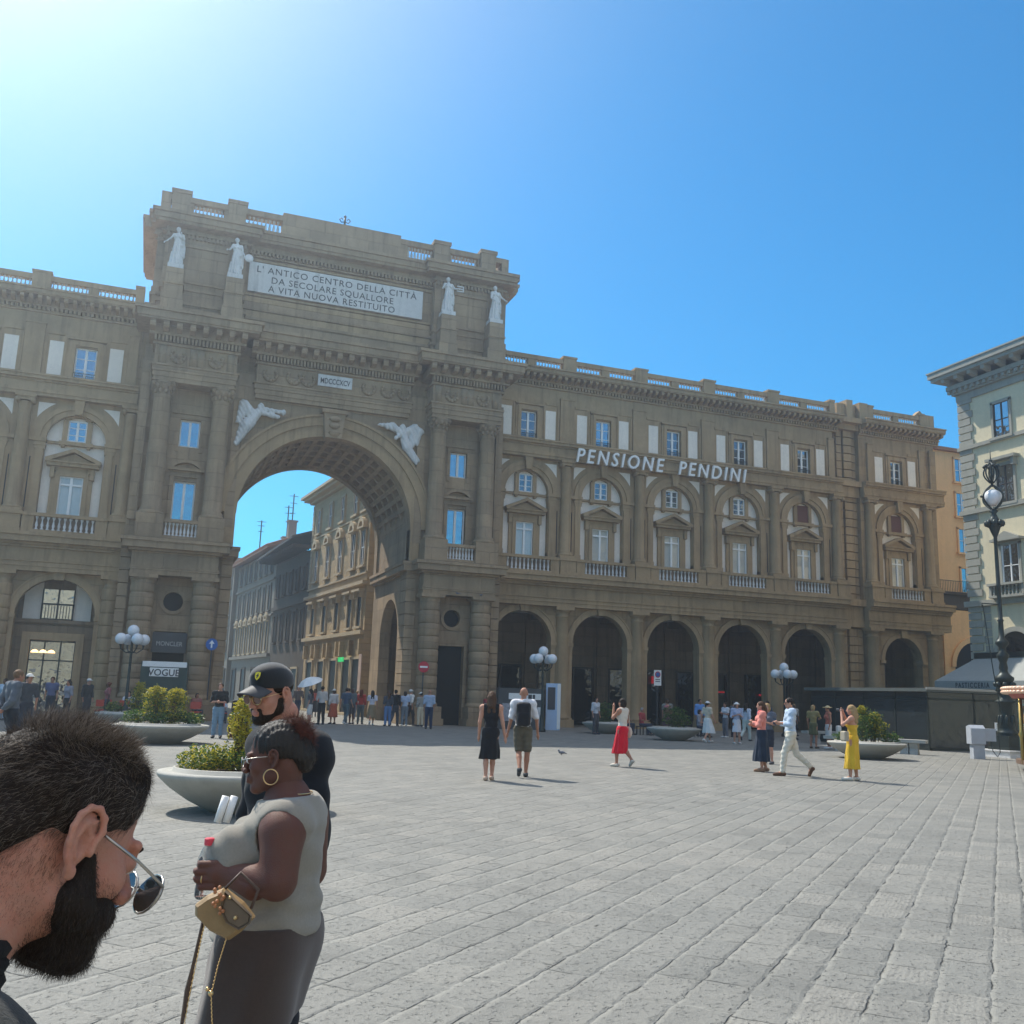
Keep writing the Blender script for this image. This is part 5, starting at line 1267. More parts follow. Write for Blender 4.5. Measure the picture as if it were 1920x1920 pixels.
for z0, z1, p in [(7.2, 7.5, .22), (12.3, 12.55, .2), (16.0, 16.2, .16), (18.9, 19.3, .1), (19.3, 19.6, .25)]: mb.box(-p, LEN, -p, .05, z0, z1); mb.box(-p, .05, -.02, 14, z0+.003, z1-.003)
for z0, z1, p in [(19.6, 19.85, .45), (20.2, 20.4, 1.0), (20.4, 20.7, 1.12), (20.7, 20.78, 1.17)]: mb.box(-p, LEN, -p, 14, z0+.002, z1)
for i in range(40): x = -.2+i*.95; mb.prof([(-.9, 20.0), (-.4, 19.86), (-.4, 20.2), (-.94, 20.2)], x-.13, x+.13)
for i in range(90): x = -.3+i*.42; mb.box(x-.09, x+.09, -.42, -.25, 19.4, 19.58)
mb.build("roof_cornice", cp)
mb = MB().mat(IRON)
for x in (.6, 3.2, 5.8): mb.box(x-.03, x+.03, 1.5, 1.56, 20.8, 21.9)
mb.box(.6, 5.8, 1.5, 1.56, 21.8, 21.88); mb.box(.6, 5.8, 1.5, 1.54, 21.3, 21.35); mb.build("roof_railing", cp)
for k in range(8):
    x = 2.9+k*4.3
    wnd(cp, x, 16.25, 18.1, .52, mat_=GREYST, shut=WOODD, glassm=GLASS); wnd(cp, x, 12.6, 14.6, .55, 'hood', GREYST, WOODD, GLASS)
    wnd(cp, x, 8.1, 10.3, .55, 'ped', GREYST, WHITE, GLASS)
    mb = MB().mat(GREYST); mb.box(x-1.1, x+1.1, -.55, 0, 7.5, 7.62); mb.box(x-1.15, x+1.15, -.6, 0, 8.14, 8.26); mb.box(x-1.1, x-.95, -.5, 0, 7.62, 8.14); mb.box(x+.95, x+1.1, -.5, 0, 7.62, 8.14)
    balusters(mb, x-.95, x+.95, -.42, 7.62, 8, .52, .9); mb.build("balcony", cp)
    mb = MB().mat(GREYST); mb.arc(x, 4.6, 1.15, 1.4, -.12, .02, 0, PI, 16); mb.mat(GLASSD).prism([(x+1.15*math.cos(a), 4.6+1.15*math.sin(a)) for a in [PI*i/14 for i in range(15)]], -.03, .02)
    mb.mat(GREYST); mb.box(x-1.4, x-1.15, -.12, .02, 0, 4.6); mb.box(x+1.15, x+1.4, -.12, .02, 0, 4.6); mb.build("ground_floor_arch", cp)
mb = MB().mat(GREYST)
for i in range(17): mb.box(.96, 1.4, -.05, .02, .1+i*.42, .1+i*.42+.36)
mb.build("rustication", cp)
AWN = simple("grey_awning_cloth", (.33, .34, .32), .9, .06, 3)
aw = thing("awning", "dark grey sloping cafe awning lettered PASTICCERIA on the cream palace", "awning", (42, 40.85, 0), -PI/2)
mb = MB().mat(AWN); x0, x1 = .25, 12
mb.add([(x0, -.1, 4.4), (x1, -.1, 4.4), (x1, -2.1, 3.15), (x0-.9, -2.1, 3.15), (x0, -.1, 4.32), (x1, -.1, 4.32), (x1, -2.1, 3.08), (x0-.9, -2.1, 3.08)], [(0, 1, 2, 3), (7, 6, 5, 4), (0, 4, 5, 1), (1, 5, 6, 2), (2, 6, 7, 3), (3, 7, 4, 0)])
mb.box(x0-.9, x1, -2.12, -2.09, 2.72, 3.14); mb.build("canopy", aw)
mb = MB().mat(IRON).box(.2, 12, -.15, .05, 4.42, 4.7); mb.build("roller_box", aw)
text_obj("lettering", "PASTICCERIA", .36, INK, (1.9, -2.13, 2.8), aw, depth=.004, sx=.8, spacing=1.35, bold=.01)
# ---- opposite side of the square (behind the viewer; mirrored in the windows)
op = thing("building", "sunlit cream building across the square, mirrored in the arcade windows", "building", (10, -42, 0))
mb = MB().mat(CREAM).box(-60, 60, -12, 0, 0, 17.5); mb.build("wall", op)
mb = MB().mat(GREYST)
for k in range(24):
    for z0 in (5.4, 9.6, 13.6): x = -57.5+k*5; mb.box(x-.6, x+.6, 0, .06, z0, z0+2.3)
mb.mat(STONE).box(-60.5, 60.5, 0, .8, 17.2, 18.0); mb.box(-60, 60, 0, .3, 4.6, 4.9); mb.build("window_openings", op)
for c in op.children: pass

# ================================================================== STREET FURNITURE
CONC = stone("concrete_bowl", (.40, .385, .34), var=.10, stain=.25, bd=.003)
SOIL = simple("dry_soil", (.16, .11, .07), .95, .3, 18, .02)
LEAFM = {}
def leafmat(name, col, tr=.35):
    m, nt, b = _mat(name); p = geo_pos(nt)
    c = mixc(nt, noise(nt, p, 9, 3), tuple(x*.55 for x in col), tuple(min(1, x*1.45) for x in col))
    nt.links.new(c, b.inputs["Base Color"]); b.inputs["Roughness"].default_value = .5
    t = nt.nodes.new("ShaderNodeBsdfTranslucent"); nt.links.new(c, t.inputs[0]); mx = nt.nodes.new("ShaderNodeMixShader"); mx.inputs[0].default_value = tr
    nt.links.new(b.outputs[0], mx.inputs[1]); nt.links.new(t.outputs[0], mx.inputs[2]); nt.links.new(mx.outputs[0], nt.nodes["Material Output"].inputs[0]); return m
L_GRN = leafmat("green_leaf", (.075, .16, .03)); L_DRK = leafmat("dark_green_leaf", (.035, .085, .02)); L_YEL = leafmat("yellow_leaf", (.50, .42, .035), .45); L_OLV = leafmat("olive_leaf", (.20, .23, .04))
STEM = simple("brown_stem", (.10, .07, .04), .9)
def foliage(clumps, n, size, mats, seed, stems=None):
    """leaves scattered inside ellipsoid clumps [(centre, radii, weight, materials weights)]"""
    rg = random.Random(seed); mb = MB(); tot = sum(c[2] for c in clumps)
    for c, r, w_, mw in clumps:
        for i in range(int(n*w_/tot)):
            while True:
                u = [rg.uniform(-1, 1) for _ in range(3)]; d = math.sqrt(sum(x*x for x in u))
                if d <= 1 and rg.random() < .25+d: break
            bump_ = 1+.18*math.sin(u[0]*7+seed)*math.sin(u[1]*6)+.12*math.sin(u[2]*9+seed*2)
            p = Vector((c[0]+u[0]*r[0]*bump_, c[1]+u[1]*r[1]*bump_, c[2]+u[2]*r[2]*bump_))
            mb.mat(rg.choices(mats, mw)[0] if isinstance(mw, (list, tuple)) else mats[0])
            s = size*rg.uniform(.55, 1.25); a = Vector((rg.gauss(0, 1), rg.gauss(0, 1), rg.gauss(0, .6))).normalized()
            b_ = a.cross(Vector((rg.gauss(0, 1), rg.gauss(0, 1), rg.gauss(0, 1)))).normalized()*s*.42; a = a*s
            nn = a.cross(b_).normalized()*s*.12
            mb.add([p-a*.5, p+b_*.5+nn, p+a*.55, p-b_*.5+nn], [(0, 1, 2), (0, 2, 3)])
    return mb
def planter(loc, R, clumps, n, size, seed, label, rz=0):
    t = thing("planter", label, "planter", (loc[0], loc[1], 0), 0, "wide concrete bowl planters on the square")
    mb = MB().mat(CONC); mb.smooth = True
    mb.lathe([(R*.36, 0), (R*.40, .02), (R*.62, .14), (R*.84, .30), (R*.975, .43), (R, .475), (R*.99, .50), (R*.92, .51), (R*.88, .50), (R*.82, .505), (R*.81, .55), (R*.78, .555), (R*.775, .46)], (0, 0, 0), 56)
    mb.build("bowl", t)
    MB().mat(SOIL).lathe([(R*.78, 0), (R*.5, .02), (0, .03)], (0, 0, .47), 24, caps=False).build("soil", t)
    pl = thing("bush", label.replace("concrete bowl planter", "bush").split(",")[0]+" foliage", "bush", (loc[0], loc[1], 0), 0, "bushes growing in the bowl planters")
    pl['label'] = BUSHL.pop(0)
    foliage(clumps, n, size, [L_GRN, L_DRK, L_YEL, L_OLV], seed).build("foliage", pl)
    rg = random.Random(seed+5); mb = MB().mat(STEM)
    for c, r, w_, mw in clumps:
        for i in range(5):
            mb.tube([(c[0]*.8+rg.uniform(-.1, .1), c[1]*.8+rg.uniform(-.1, .1), .47), (c[0]+rg.uniform(-.3, .3)*r[0], c[1]+rg.uniform(-.3, .3)*r[1], c[2]+r[2]*.3)], [.014, .006], 5)
    mb.build("stems", pl)
    return t
BUSHL = ["green bush with a tall yellow leafed stem behind the woman in grey", "two yellow topped bushes over low green plants in the second bowl", "yellow green conical bush in the farthest left bowl",
         "green bush with two yellow flower heads beside the woman in yellow", "dark green bush in the shaded bowl behind the red skirt", "dark bush in the shaded bowl left of the arcade columns"]
G_ = [.55, .3, .05, .1]; GY = [.35, .1, .35, .2]; YY = [.06, .03, .75, .16]; DG = [.3, .6, 0, .1]
CRX, CRY = math.cos(YAW), -math.sin(YAW)
def cc(k, z, rx, rz, w_, mw, dep=0.0, ry=None): return ((k*CRX+dep*math.sin(YAW), k*CRY+dep*math.cos(YAW), z), (rx, ry or rx, rz), w_, mw)
planter((1.30, 13.55), 1.06, [cc(-.46, .65, .36, .17, 3.2, GY, -.1), cc(-.12, .66, .34, .18, 2.4, GY, .1), cc(.3, .65, .4, .17, 3, GY), cc(-.02, .9, .13, .25, 1.0, YY), cc(-.06, 1.12, .17, .26, 1.6, YY), cc(-.02, 1.34, .12, .14, .7, YY), cc(.02, .65, .6, .14, 2, GY, .3)], 7200, .055, 3, "wide concrete bowl planter behind the woman in the grey top, nearest of the bowls")
planter((.51, 29.13), 1.32, [cc(-.22, .98, .34, .58, 4, GY), cc(.36, .96, .34, .54, 4, GY), cc(-.20, 1.34, .26, .22, 2, YY), cc(.38, 1.30, .26, .22, 2, YY), cc(-.75, .68, .34, .22, 2, G_), cc(.85, .68, .34, .20, 2, G_), cc(.0, .7, .5, .2, 2, G_)], 6500, .085, 5, "concrete bowl planter with two yellow topped bushes, second bowl on the left")
planter((-.54, 40.0), 1.15, [cc(.42, .9, .42, .55, 4, GY), cc(.42, 1.35, .22, .32, 2, YY), cc(-.5, .68, .36, .22, 2, G_)], 2400, .10, 7, "concrete bowl planter partly hidden behind the second bowl on the left")
planter((21.94, 25.86), 1.22, [cc(-.05, 1.0, .42, .55, 4, G_), cc(.35, .95, .35, .42, 3, GY), cc(-.12, 1.52, .14, .14, 1.2, YY), cc(.32, 1.34, .13, .12, 1.0, YY), cc(.2, 1.2, .3, .3, 1.5, GY), cc(-.75, .66, .3, .17, 1.3, G_), cc(.75, .66, .36, .2, 1.6, G_)], 5600, .08, 9, "concrete bowl planter beside the woman in the yellow dress")
planter((21.0, 36.5), 1.15, [cc(.0, .95, .5, .5, 4, DG), cc(.3, .8, .4, .35, 2, DG)], 1500, .11, 11, "concrete bowl planter in the building shade behind the red skirt")
planter((20.71, 42.5), 1.1, [cc(-.0, .95, .45, .5, 4, DG)], 1000, .12, 13, "shaded concrete bowl planter left of the arcade, farthest bowl")
# ---- globe lamps
GLOBE, _nt, _b = _mat("milky_globe"); _b.inputs["Base Color"].default_value = (.72, .74, .76, 1); _b.inputs["Roughness"].default_value = .25; _b.inputs["Subsurface Weight"].default_value = .0
def globe_lamp(loc, label, k=5, rot=0, h=3.55):
    t = thing("street_lamp", label, "street lamp", (loc[0], loc[1], 0), rot, "globe lamps in front of the arcade")
    mb = MB().mat(IRON); mb.smooth = True
    mb.lathe([(.20, 0), (.20, .1), (.12, .2), (.10, .7), (.07, .8), (.055, 2.0), (.05, h-.2), (.08, h-.1), (.05, h)], (0, 0, 0), 12)
    for i in range(4):
        a = PI/2*i+.4; mb.tube([(0, 0, h-.65), (.22*math.cos(a), .22*math.sin(a), h-.72), (.46*math.cos(a), .46*math.sin(a), h-.55), (.48*math.cos(a), .48*math.sin(a), h-.36)], [.025, .025, .025, .06], 6)
    mb.build("post", t)
    for i in range(5):
        p = (0, 0, h+.2) if i == 4 else (.48*math.cos(PI/2*i+.4), .48*math.sin(PI/2*i+.4), h-.16)
        g_ = MB().mat(GLOBE); g_.smooth = True; g_.ball((0, 0, 0), .235, 16, 10); g_.build("globe", t, p)
    return t
globe_lamp((-.65, 43.0), "globe street lamp before the left wing of the arcade"); globe_lamp((17.65, 43.0), "globe street lamp before the first arcade arch right of the triumphal arch", rot=.3)
globe_lamp((31.3, 43.0), "globe street lamp before the fourth and fifth arcade arches", rot=.9, h=3.35)
# ---- ornate lamp post on the right
lp = thing("street_lamp", "tall ornate cast iron street lamp with single clear globe on the right", "street lamp", (29.6, 27.4, 0))
mb = MB().mat(IRON); mb.smooth = True
mb.lathe([(.34, .38), (.34, .75), (.30, .78), (.36, .84), (.34, .9), (.26, 1.0), (.28, 1.05), (.22, 1.5), (.24, 1.9), (.36, 1.95), (.36, 2.0), (.2, 2.1), (.24, 2.3), (.33, 2.38), (.2, 2.55), (.28, 2.7), (.33, 2.78), (.34, 2.85), (.18, 2.98), (.13, 3.1), (.16, 3.2), (.12, 3.4), (.2, 3.6), (.22, 3.68), (.12, 3.8), (.12, 3.95), (.24, 4.1), (.2, 4.2), (.1, 4.3), (.085, 4.9), (.12, 4.95), (.08, 5.0), (.075, 6.2), (.10, 6.25), (.075, 6.3), (.065, 8.1), (.11, 8.2), (.2, 8.45), (.24, 8.65), (.14, 8.85), (.08, 9.0), (.16, 9.1), (.05, 9.2)], (0, 0, 0), 16)
for i in range(8):
    a = PI/4*i; mb.ball((.28*math.cos(a), .28*math.sin(a), 8.62), (.09, .09, .13), 6, 5); mb.ball((.30*math.cos(a), .30*math.sin(a), 2.6), (.09, .09, .1), 6, 5); mb.ball((.24*math.cos(a), .24*math.sin(a), 1.3), (.07, .07, .22), 6, 5)
mb.smooth = False; mb.box(-.42, .42, -.42, .42, .3, .76); mb.box(-.48, .48, -.48, .48, .26, .36)
mb.build("post", lp)
mb = MB().mat(IRON); mb.smooth = True
for s in (-1, 1):
    pts = [(s*(.05+.42*math.sin(PI*i/12)), 0, 9.15+.95*i/12) for i in range(13)]; mb.tube(pts, .035, 6)
    pts = [(0, s*(.05+.42*math.sin(PI*i/12)), 9.15+.95*i/12) for i in range(13)]; mb.tube(pts, .035, 6)
    mb.tube([(s*.47, 0, 9.6), (s*.6, 0, 9.62)], .05, 5)
mb.tube([(0, 0, 10.05), (0, 0, 11.0)], .05, 8); mb.tube([(0, 0, 10.9), (0, 0, 11.6)], [.03, .008], 5)
for i in range(6):
    a = PI/3*i; pts = [(.28*math.cos(a)*math.sin(PI*j/8+.2), .28*math.sin(a)*math.sin(PI*j/8+.2), 10.2+.9*j/8) for j in range(9)]; mb.tube(pts, .03, 5); mb.ball((.24*math.cos(a), .24*math.sin(a), 10.85), .07, 6, 5)
mb.build("lantern_frame", lp)
g_ = MB().mat(GLOBE); g_.smooth = True; g_.ball((0, 0, 9.62), .33, 20, 12); g_.build("globe", lp)
mb = MB().mat(MARBLE); mb.box(-.72, .72, -.72, .72, 0, .06); mb.box(-.66, .66, -.66, .66, .06, .22); mb.box(-.72, .72, -.72, .72, .22, .26); mb.build("plinth", lp)
mb = MB().mat(IRON); mb.tube([(-.07, 0, 5.55), (-.75, .1, 5.55), (-.78, .1, 5.4)], .025, 5); mb.tube([(-.72, .1, 5.5), (-.6, -.1, 3.0), (-.45, -.2, 1.6)], .02, 5); mb.build("cable_arm", lp)
# ---- benches
def bench(loc, rz, L, label):
    t = thing("stone_bench", label, "bench", (loc[0], loc[1], 0), rz, "grey stone benches on the square")
    MB().mat(CONC).box(-L/2, L/2, -.27, .27, .41, .52).build("seat", t)
    for x in (-L/2+.55, L/2-.75, L/2-.15-.28):
        mb = MB().mat(CONC); mb.prof([(-.20, 0), (.20, 0), (.17, .1), (.12, .2), (.2, .40), (-.2, .40), (-.12, .2), (-.17, .1)], x-.14, x+.14); mb.build("leg", t)
    return t
bench((25.4, 29.5), R_(-54), 3.6, "grey stone bench on the sunlit paving before the glass pavilion, nearest bench")
bench((29.2, 36.2), R_(-8), 3.4, "grey stone bench at the left end of the glass pavilion, half shaded")
# ---- cabinet boxes
GREYM = simple("grey_painted_metal", (.42, .44, .47), .5, .05, 5)
cb = thing("utility_cabinet", "pale grey street cabinet with side box and cable beside the ornate lamp", "utility cabinet", (27.0, 26.3, 0), R_(-22)); cb.scale = (.74, .74, .80)
MB().mat(GREYM).box(-.26, .26, -.2, .2, 0, .62).build("pedestal", cb)
mb = MB().mat(GREYM); mb.prof([(-.26, .62), (.26, .62), (.26, 1.35), (-.05, 1.42), (-.26, 1.28)], -.36, .30); mb.build("cabinet", cb)
MB().mat(GREYM).box(.31, .82, -.16, .2, .75, 1.28).build("side_box", cb)
MB().mat(WHITE).box(.86, .98, -.02, .0, 1.2, 1.55).build("notice", cb)
mb = MB().mat(IRON); mb.smooth = True; mb.tube([(.6, -.1, .75), (.62, -.2, .35), (.8, -.25, .12), (.95, -.2, .3), (.93, -.1, 1.5)], .018, 6); mb.build("cable", cb)
# ---- glass pavilion of the cafe
DKM0 = simple('pavilion_roof_metal', (.11, .12, .11), .6, .1, 4)
DGL = glass("smoked_glass", base=(.030, .036, .036), refl=.07)
pv = thing("cafe_pavilion", "low dark glass cafe pavilion with flat roof before the orange and cream houses", "pavilion", (29.6, 31.2, 0))
mb = MB().mat(DKM0); mb.box(-.25, 14, -.2, 7.6, 2.32, 2.46); mb.mat(CONC).box(-.28, 14, -.24, -.2, 2.40, 2.5); mb.build("roof", pv)
mb = MB().mat(IRON)
for x in (0, 2.4, 4.8, 7.2, 9.6, 12): mb.box(x-.04, x+.04, 0, .08, 0, 2.32)
for y in (1.9, 3.8, 5.7, 7.4): mb.box(0, .08, y-.04, y+.04, 0, 2.32)
mb.box(0, 12, 0, .06, 2.0, 2.08); mb.box(0, .06, 0, 7.4, 2.0, 2.08); mb.box(0, 12, 0, .06, 0, .12); mb.box(0, .06, 0, 7.4, 0, .12); mb.build("frame", pv)
mb = MB().mat(DGL); mb.box(.02, 12, .02, .04, .12, 2.3); mb.box(.02, .04, .05, 7.4, .12, 2.3); mb.mat(DKM0).box(0.1, 12, 7.3, 7.4, 0, 2.3); mb.build("pane", pv)
# ---- carousel edge at the right border
GOLD = simple("old_gold_paint", (.42, .30, .09), .4, .3, 12, .002, metal=.5)
cr = thing("carousel", "edge of an antique carousel with gold pole, painted panel and scalloped canopy rim", "carousel", (25.72, 19.35, 0))
RC = 3.2
mb = MB().mat(simple("carousel_red", (.45, .09, .06), .5, .1, 4)); mb.lathe([(RC-.1, 2.0), (RC, 2.12), (RC-.05, 2.2), (.3, 2.6)], (0, 0, 0), 32); mb.build("canopy", cr)
BULB, _nt, _b = _mat("canopy_bulb"); _b.inputs["Base Color"].default_value = (.85, .55, .38, 1); _b.inputs["Roughness"].default_value = .3
mb = MB().mat(BULB); mb.smooth = True
for i in range(96):
    a = 2*PI*i/96
    for zz in (2.27, 2.17): mb.ball(((RC+.1)*math.cos(a), (RC+.1)*math.sin(a), zz), (.10, .10, .06), 8, 6)
mb.build("scalloped_rim", cr)
mb = MB().mat(simple("carousel_deck", (.16, .10, .07), .6, .2)); mb.lathe([(RC-.1, .18), (RC-.1, .3), (0, .3)], (0, 0, 0), 32); mb.build("deck", cr)
for i in range(10):
    a = PI+.10+2*PI*i/10
    p = MB().mat(GOLD); p.smooth = True; p.lathe([(.05, .2), (.05, .9), (.09, 1.0), (.05, 1.1), (.045, 2.12)], ((RC-.15)*math.cos(a), (RC-.15)*math.sin(a), 0), 8); p.build("pole", cr)
PANEL, _nt, _b = _mat("painted_panel")
_n = _nt.nodes.new("ShaderNodeTexNoise"); _n.inputs["Scale"].default_value = 2.6; _n.inputs["Detail"].default_value = 3; _nt.links.new(obj_pos(_nt), _n.inputs["Vector"])
_nt.links.new(ramp(_nt, _n.outputs[0], [(.35, (.02, .06, .05)), (.45, (.30, .16, .06)), (.52, (.22, .42, .36)), (.6, (.5, .34, .2)), (.7, (.08, .2, .18))]), _b.inputs["Base Color"]); _b.inputs["Roughness"].default_value = .35
for i in range(10):
    a0 = PI+.16+2*PI*i/10; a1 = a0+.5
    mb = MB().mat(PANEL); c = []
    for a in (a0, a1): c.append(((RC-.2)*math.cos(a), (RC-.2)*math.sin(a)))
    (xa, ya), (xb, yb) = c; nx, ny = (yb-ya)*.04, -(xb-xa)*.04
    mb.add([(xa, ya, .35), (xb, yb, .35), (xb, yb, 1.95), (xa, ya, 1.95), (xa+nx, ya+ny, .35), (xb+nx, yb+ny, .35), (xb+nx, yb+ny, 1.95), (xa+nx, ya+ny, 1.95)], [(0, 3, 2, 1), (4, 5, 6, 7), (0, 1, 5, 4), (1, 2, 6, 5), (2, 3, 7, 6), (3, 0, 4, 7)])
    mb.build("painted_panel", cr)
# ---- info totem, news stand, signs
BLUEW = simple("pale_blue_panel", (.42, .56, .76), .4, .06, 3); DKB = simple("dark_blue_screen", (.02, .04, .07), .2, .2, 3); DKM = simple("dark_grey_metal", (.06, .065, .07), .5, .15, 4)
t = thing("information_totem", "pale blue and white information totem before the first arcade arch", "information totem", (19.3, 45.6, 0), R_(-16))
MB().mat(BLUEW).box(-.36, .36, -.12, .12, 0, 2.3).build("body", t); MB().mat(DKB).box(-.28, .10, -.135, -.12, 1.0, 2.1).build("screen", t); MB().mat(WHITE).box(.20, .37, -.137, -.122, .05, 2.28).build("white_strip", t)
t = thing("news_stand", "dark newspaper stand with white strip and poster behind the walking couple", "kiosk", (17.6, 45.6, 0), R_(-10))
MB().mat(DKM).box(-1.2, 1.1, -.3, .5, 0, 2.0).build("body", t); MB().mat(WHITE).box(-.7, 1.0, -.33, -.3, 1.45, 1.75).build("sign_strip", t)
mb = MB().mat(INK); mb.box(.28, .46, -.34, -.33, 1.5, 1.7); mb.box(.5, .62, -.34, -.33, 1.5, 1.7); mb.build("lettering", t)
MB().mat(simple("poster", (.6, .62, .64), .6, .4, 3)).box(.75, 1.0, -.33, -.3, .1, 1.1).build("poster", t); MB().mat(simple("magazines", (.35, .33, .35), .7, .6, 7)).box(-1.0, .5, -.33, -.3, .4, 1.25).build("magazine_rack", t)
SRED = simple("sign_red", (.50, .03, .05), .5, .03); SBLU = simple("sign_blue", (.03, .12, .38), .5, .03)
def disc(mb, r, y, m_, n=24, x=0, z=0):
    mb.mat(m_); mb.prism([(x+r*math.cos(2*PI*i/n), z+r*math.sin(2*PI*i/n)) for i in range(n)], y, y+.012)
def sign(loc, label, kind, zc, r=.3, post=True, rz=0):
    t = thing("traffic_sign", label, "traffic sign", (loc[0], loc[1], 0), rz)
    if post:
        mb = MB().mat(DKM); mb.tube([(0, .03, 0), (0, .03, zc+r)], .03, 8); mb.build("post", t)
    mb = MB()
    if kind == 'noentry': disc(mb, r, -.03, SRED, z=zc); mb.mat(WHITE).box(-r*.72, r*.72, -.045, -.03, zc-r*.16, zc+r*.16)
    if kind == 'nopark':
        disc(mb, r, -.02, WHITE, z=zc); disc(mb, r*.96, -.033, WHITE, z=zc); disc(mb, r*.72, -.046, SBLU, z=zc)
        mb.mat(WHITE); c = r*.7*.707; w_ = .05; mb.prism([(-c-w_*.7, zc+c-w_*.7), (-c+w_*.7, zc+c+w_*.7), (c+w_*.7, zc-c+w_*.7), (c-w_*.7, zc-c-w_*.7)], -.06, -.046)
    if kind == 'arrow': disc(mb, r, -.03, SBLU, z=zc); mb.mat(WHITE).box(-.035, .035, -.045, -.03, zc-r*.6, zc+.05); mb.prism([(-.13, zc+.03), (.13, zc+.03), (0, zc+r*.7)], -.045, -.03)
    if kind == 'park': mb.mat(WHITE).box(-.22, .22, -.03, 0, zc-.42, zc+.42); disc(mb, .17, -.043, SRED, z=zc+.18); disc(mb, .12, -.056, SBLU, z=zc+.18); mb.mat(INK); mb.box(-.14, .14, -.035, -.03, zc-.12, zc-.08); mb.box(-.14, .14, -.035, -.03, zc-.22, zc-.18)
    mb.build("plate", t)
    return t
s_ = sign((13.05, 49.6), "round blue no parking sign on a post with two white plates by the arch pier", 'nopark', 3.25, .34)
MB().mat(WHITE).box(-.3, .3, -.03, 0, 2.42, 2.82).build("small_plate", s_); MB().mat(WHITE).box(-.3, .3, -.03, 0, 2.1, 2.38).build("small_plate", s_)
sign((12.9+.35, 48.35), "red no entry sign in front of the right arch pier", 'noentry', 2.92, .28)
sign((2.05+.75, 48.3), "round blue arrow sign on the left arch pier", 'arrow', 3.55, .28, rz=-.3); sign((26.35, 47.6), "white rectangular parking sign before the third arcade column", 'park', 2.85)
# ---- fashion boutique sign and magazine booth between the left arch columns
t = thing("shop_sign", "dark shop front sign lettered MONCLER between the left arch columns", "shop sign", (.90, YF-.1, 0))
MB().mat(DKM).box(-.78, .78, -.12, .1, 3.1, 4.05).build("board", t)
LETG = simple("pale_letters", (.5, .49, .46), .5, .02); text_obj("lettering", "MONCLER", .30, LETG, (0, -.135, 3.42), t, depth=.006, sx=.85)
t = thing("booth", "dark green booth with a white VOGUE banner before the left arch pier", "booth", (.80, 47.2, 0), R_(-6))
DGRN = simple("dark_green_booth", (.015, .05, .05), .35, .1, 3)
MB().mat(DGRN).box(-1.0, 1.0, -.4, .5, 0, 2.6).build("body", t); MB().mat(WHITE).box(-.95, .95, -.44, -.40, 2.38, 2.62).build("sign_strip", t)
MB().mat(WHITE).box(-.62, .62, -.45, -.41, 1.95, 2.34).build("banner", t); text_obj("lettering", "VOGUE", .42, INK, (0, -.46, 1.99), t, depth=.004, sx=.95, bold=.005)
# ---- café chairs
REDC = simple("red_plastic", (.50, .07, .04), .45, .05)
def chair_mesh():
    t = []
    mb = MB().mat(REDC); mb.box(-.21, .21, -.2, .2, .43, .46); a = mb.mesh("seat")
    mb = MB().mat(REDC); mb.box(-.21, .21, .19, .22, .6, .88); b = mb.mesh("backrest")
    mb = MB().mat(IRON); mb.tube([(0, 0, 0), (0, 0, .43)], .02, 5); c = mb.mesh("leg")
    return a, b, c
CM = chair_mesh()
rg = random.Random(4)
chs = []
for k in range(14):
    row, i = divmod(k, 7)
    x = (-1.6+i*.95) + rg.uniform(-.15, .15); y = 45.2+row*1.5+rg.uniform(-.2, .2)
    t = thing("cafe_chair", "", "chair", (x, y, 0), rg.uniform(-.5, .5)+PI*(row), "red cafe chairs in the shade before the left arch pier")
    link("seat", CM[0], t); link("backrest", CM[1], t)
    for dx in (-.18, .18):
        for dy in (-.17, .2): link("leg", CM[2], t, (dx, dy, 0))
    ordn = ["leftmost", "second", "third", "fourth", "fifth", "sixth", "rightmost"][i]
    t['label'] = "%s red cafe chair in the %s row behind the left planters" % (ordn, ["front", "rear"][row])
# ---- roof ornament and pigeons
t = MB().mat(IRON); t.smooth = True; t.tube([(0, 0, 0), (0, 0, .55)], .06, 6)
for s in (-1, 1): t.tube([(0, 0, .3), (s*.2, 0, .25), (s*.3, 0, .4), (s*.2, 0, .5), (s*.12, 0, .42)], .03, 5)
t.ball((0, 0, .6), .08, 8, 6); tag(t.build("roof_ornament", None, (7.85, YF, 26.58)), "small dark iron ornament with scrolled arms on top of the arch attic", "ornament")
PIG = simple("pigeon_feathers", (.13, .13, .15), .7, .3, 30)
pm = sdf_mesh("pigeon", [('ell', ((0, 0, .10), (.05, .11, .055))), ('ell', ((0, .11, .17), (.026, .032, .028))), ('cap', ((0, -.08, .10), (0, -.19, .07), .03, .015)), ('cap', ((0, .08, .12), (0, .1, .16), .035, .025)), ('cap', ((0, .13, .17), (0, .155, .165), .008, .004)), ('cap', ((.02, 0, .06), (.02, .01, .0), .008, .008)), ('cap', ((-.02, 0, .06), (-.02, .01, .0), .008, .008))], .009, .02, mats=[PIG])
for k, (x, y, z, rz, lb) in enumerate([(14.9, YF-1.15, 7.1, 1.2, "dark pigeon perched on the right pier ledge, left of the pair"), (16.2, YF-1.0, 6.95, -1.0, "dark pigeon perched on the right pier ledge, right of the pair"), (11.18, 25.7, 0, .8, "grey pigeon standing alone on the sunlit paving")]):
    if k < 2: z = 8.43 if False else 6.72; y = YF-1.12
    po_ = link("pigeon", pm, None, (x, y, z), rz); po_.scale = (.8, .8, .8); tag(po_, lb, "pigeon", "pigeons")
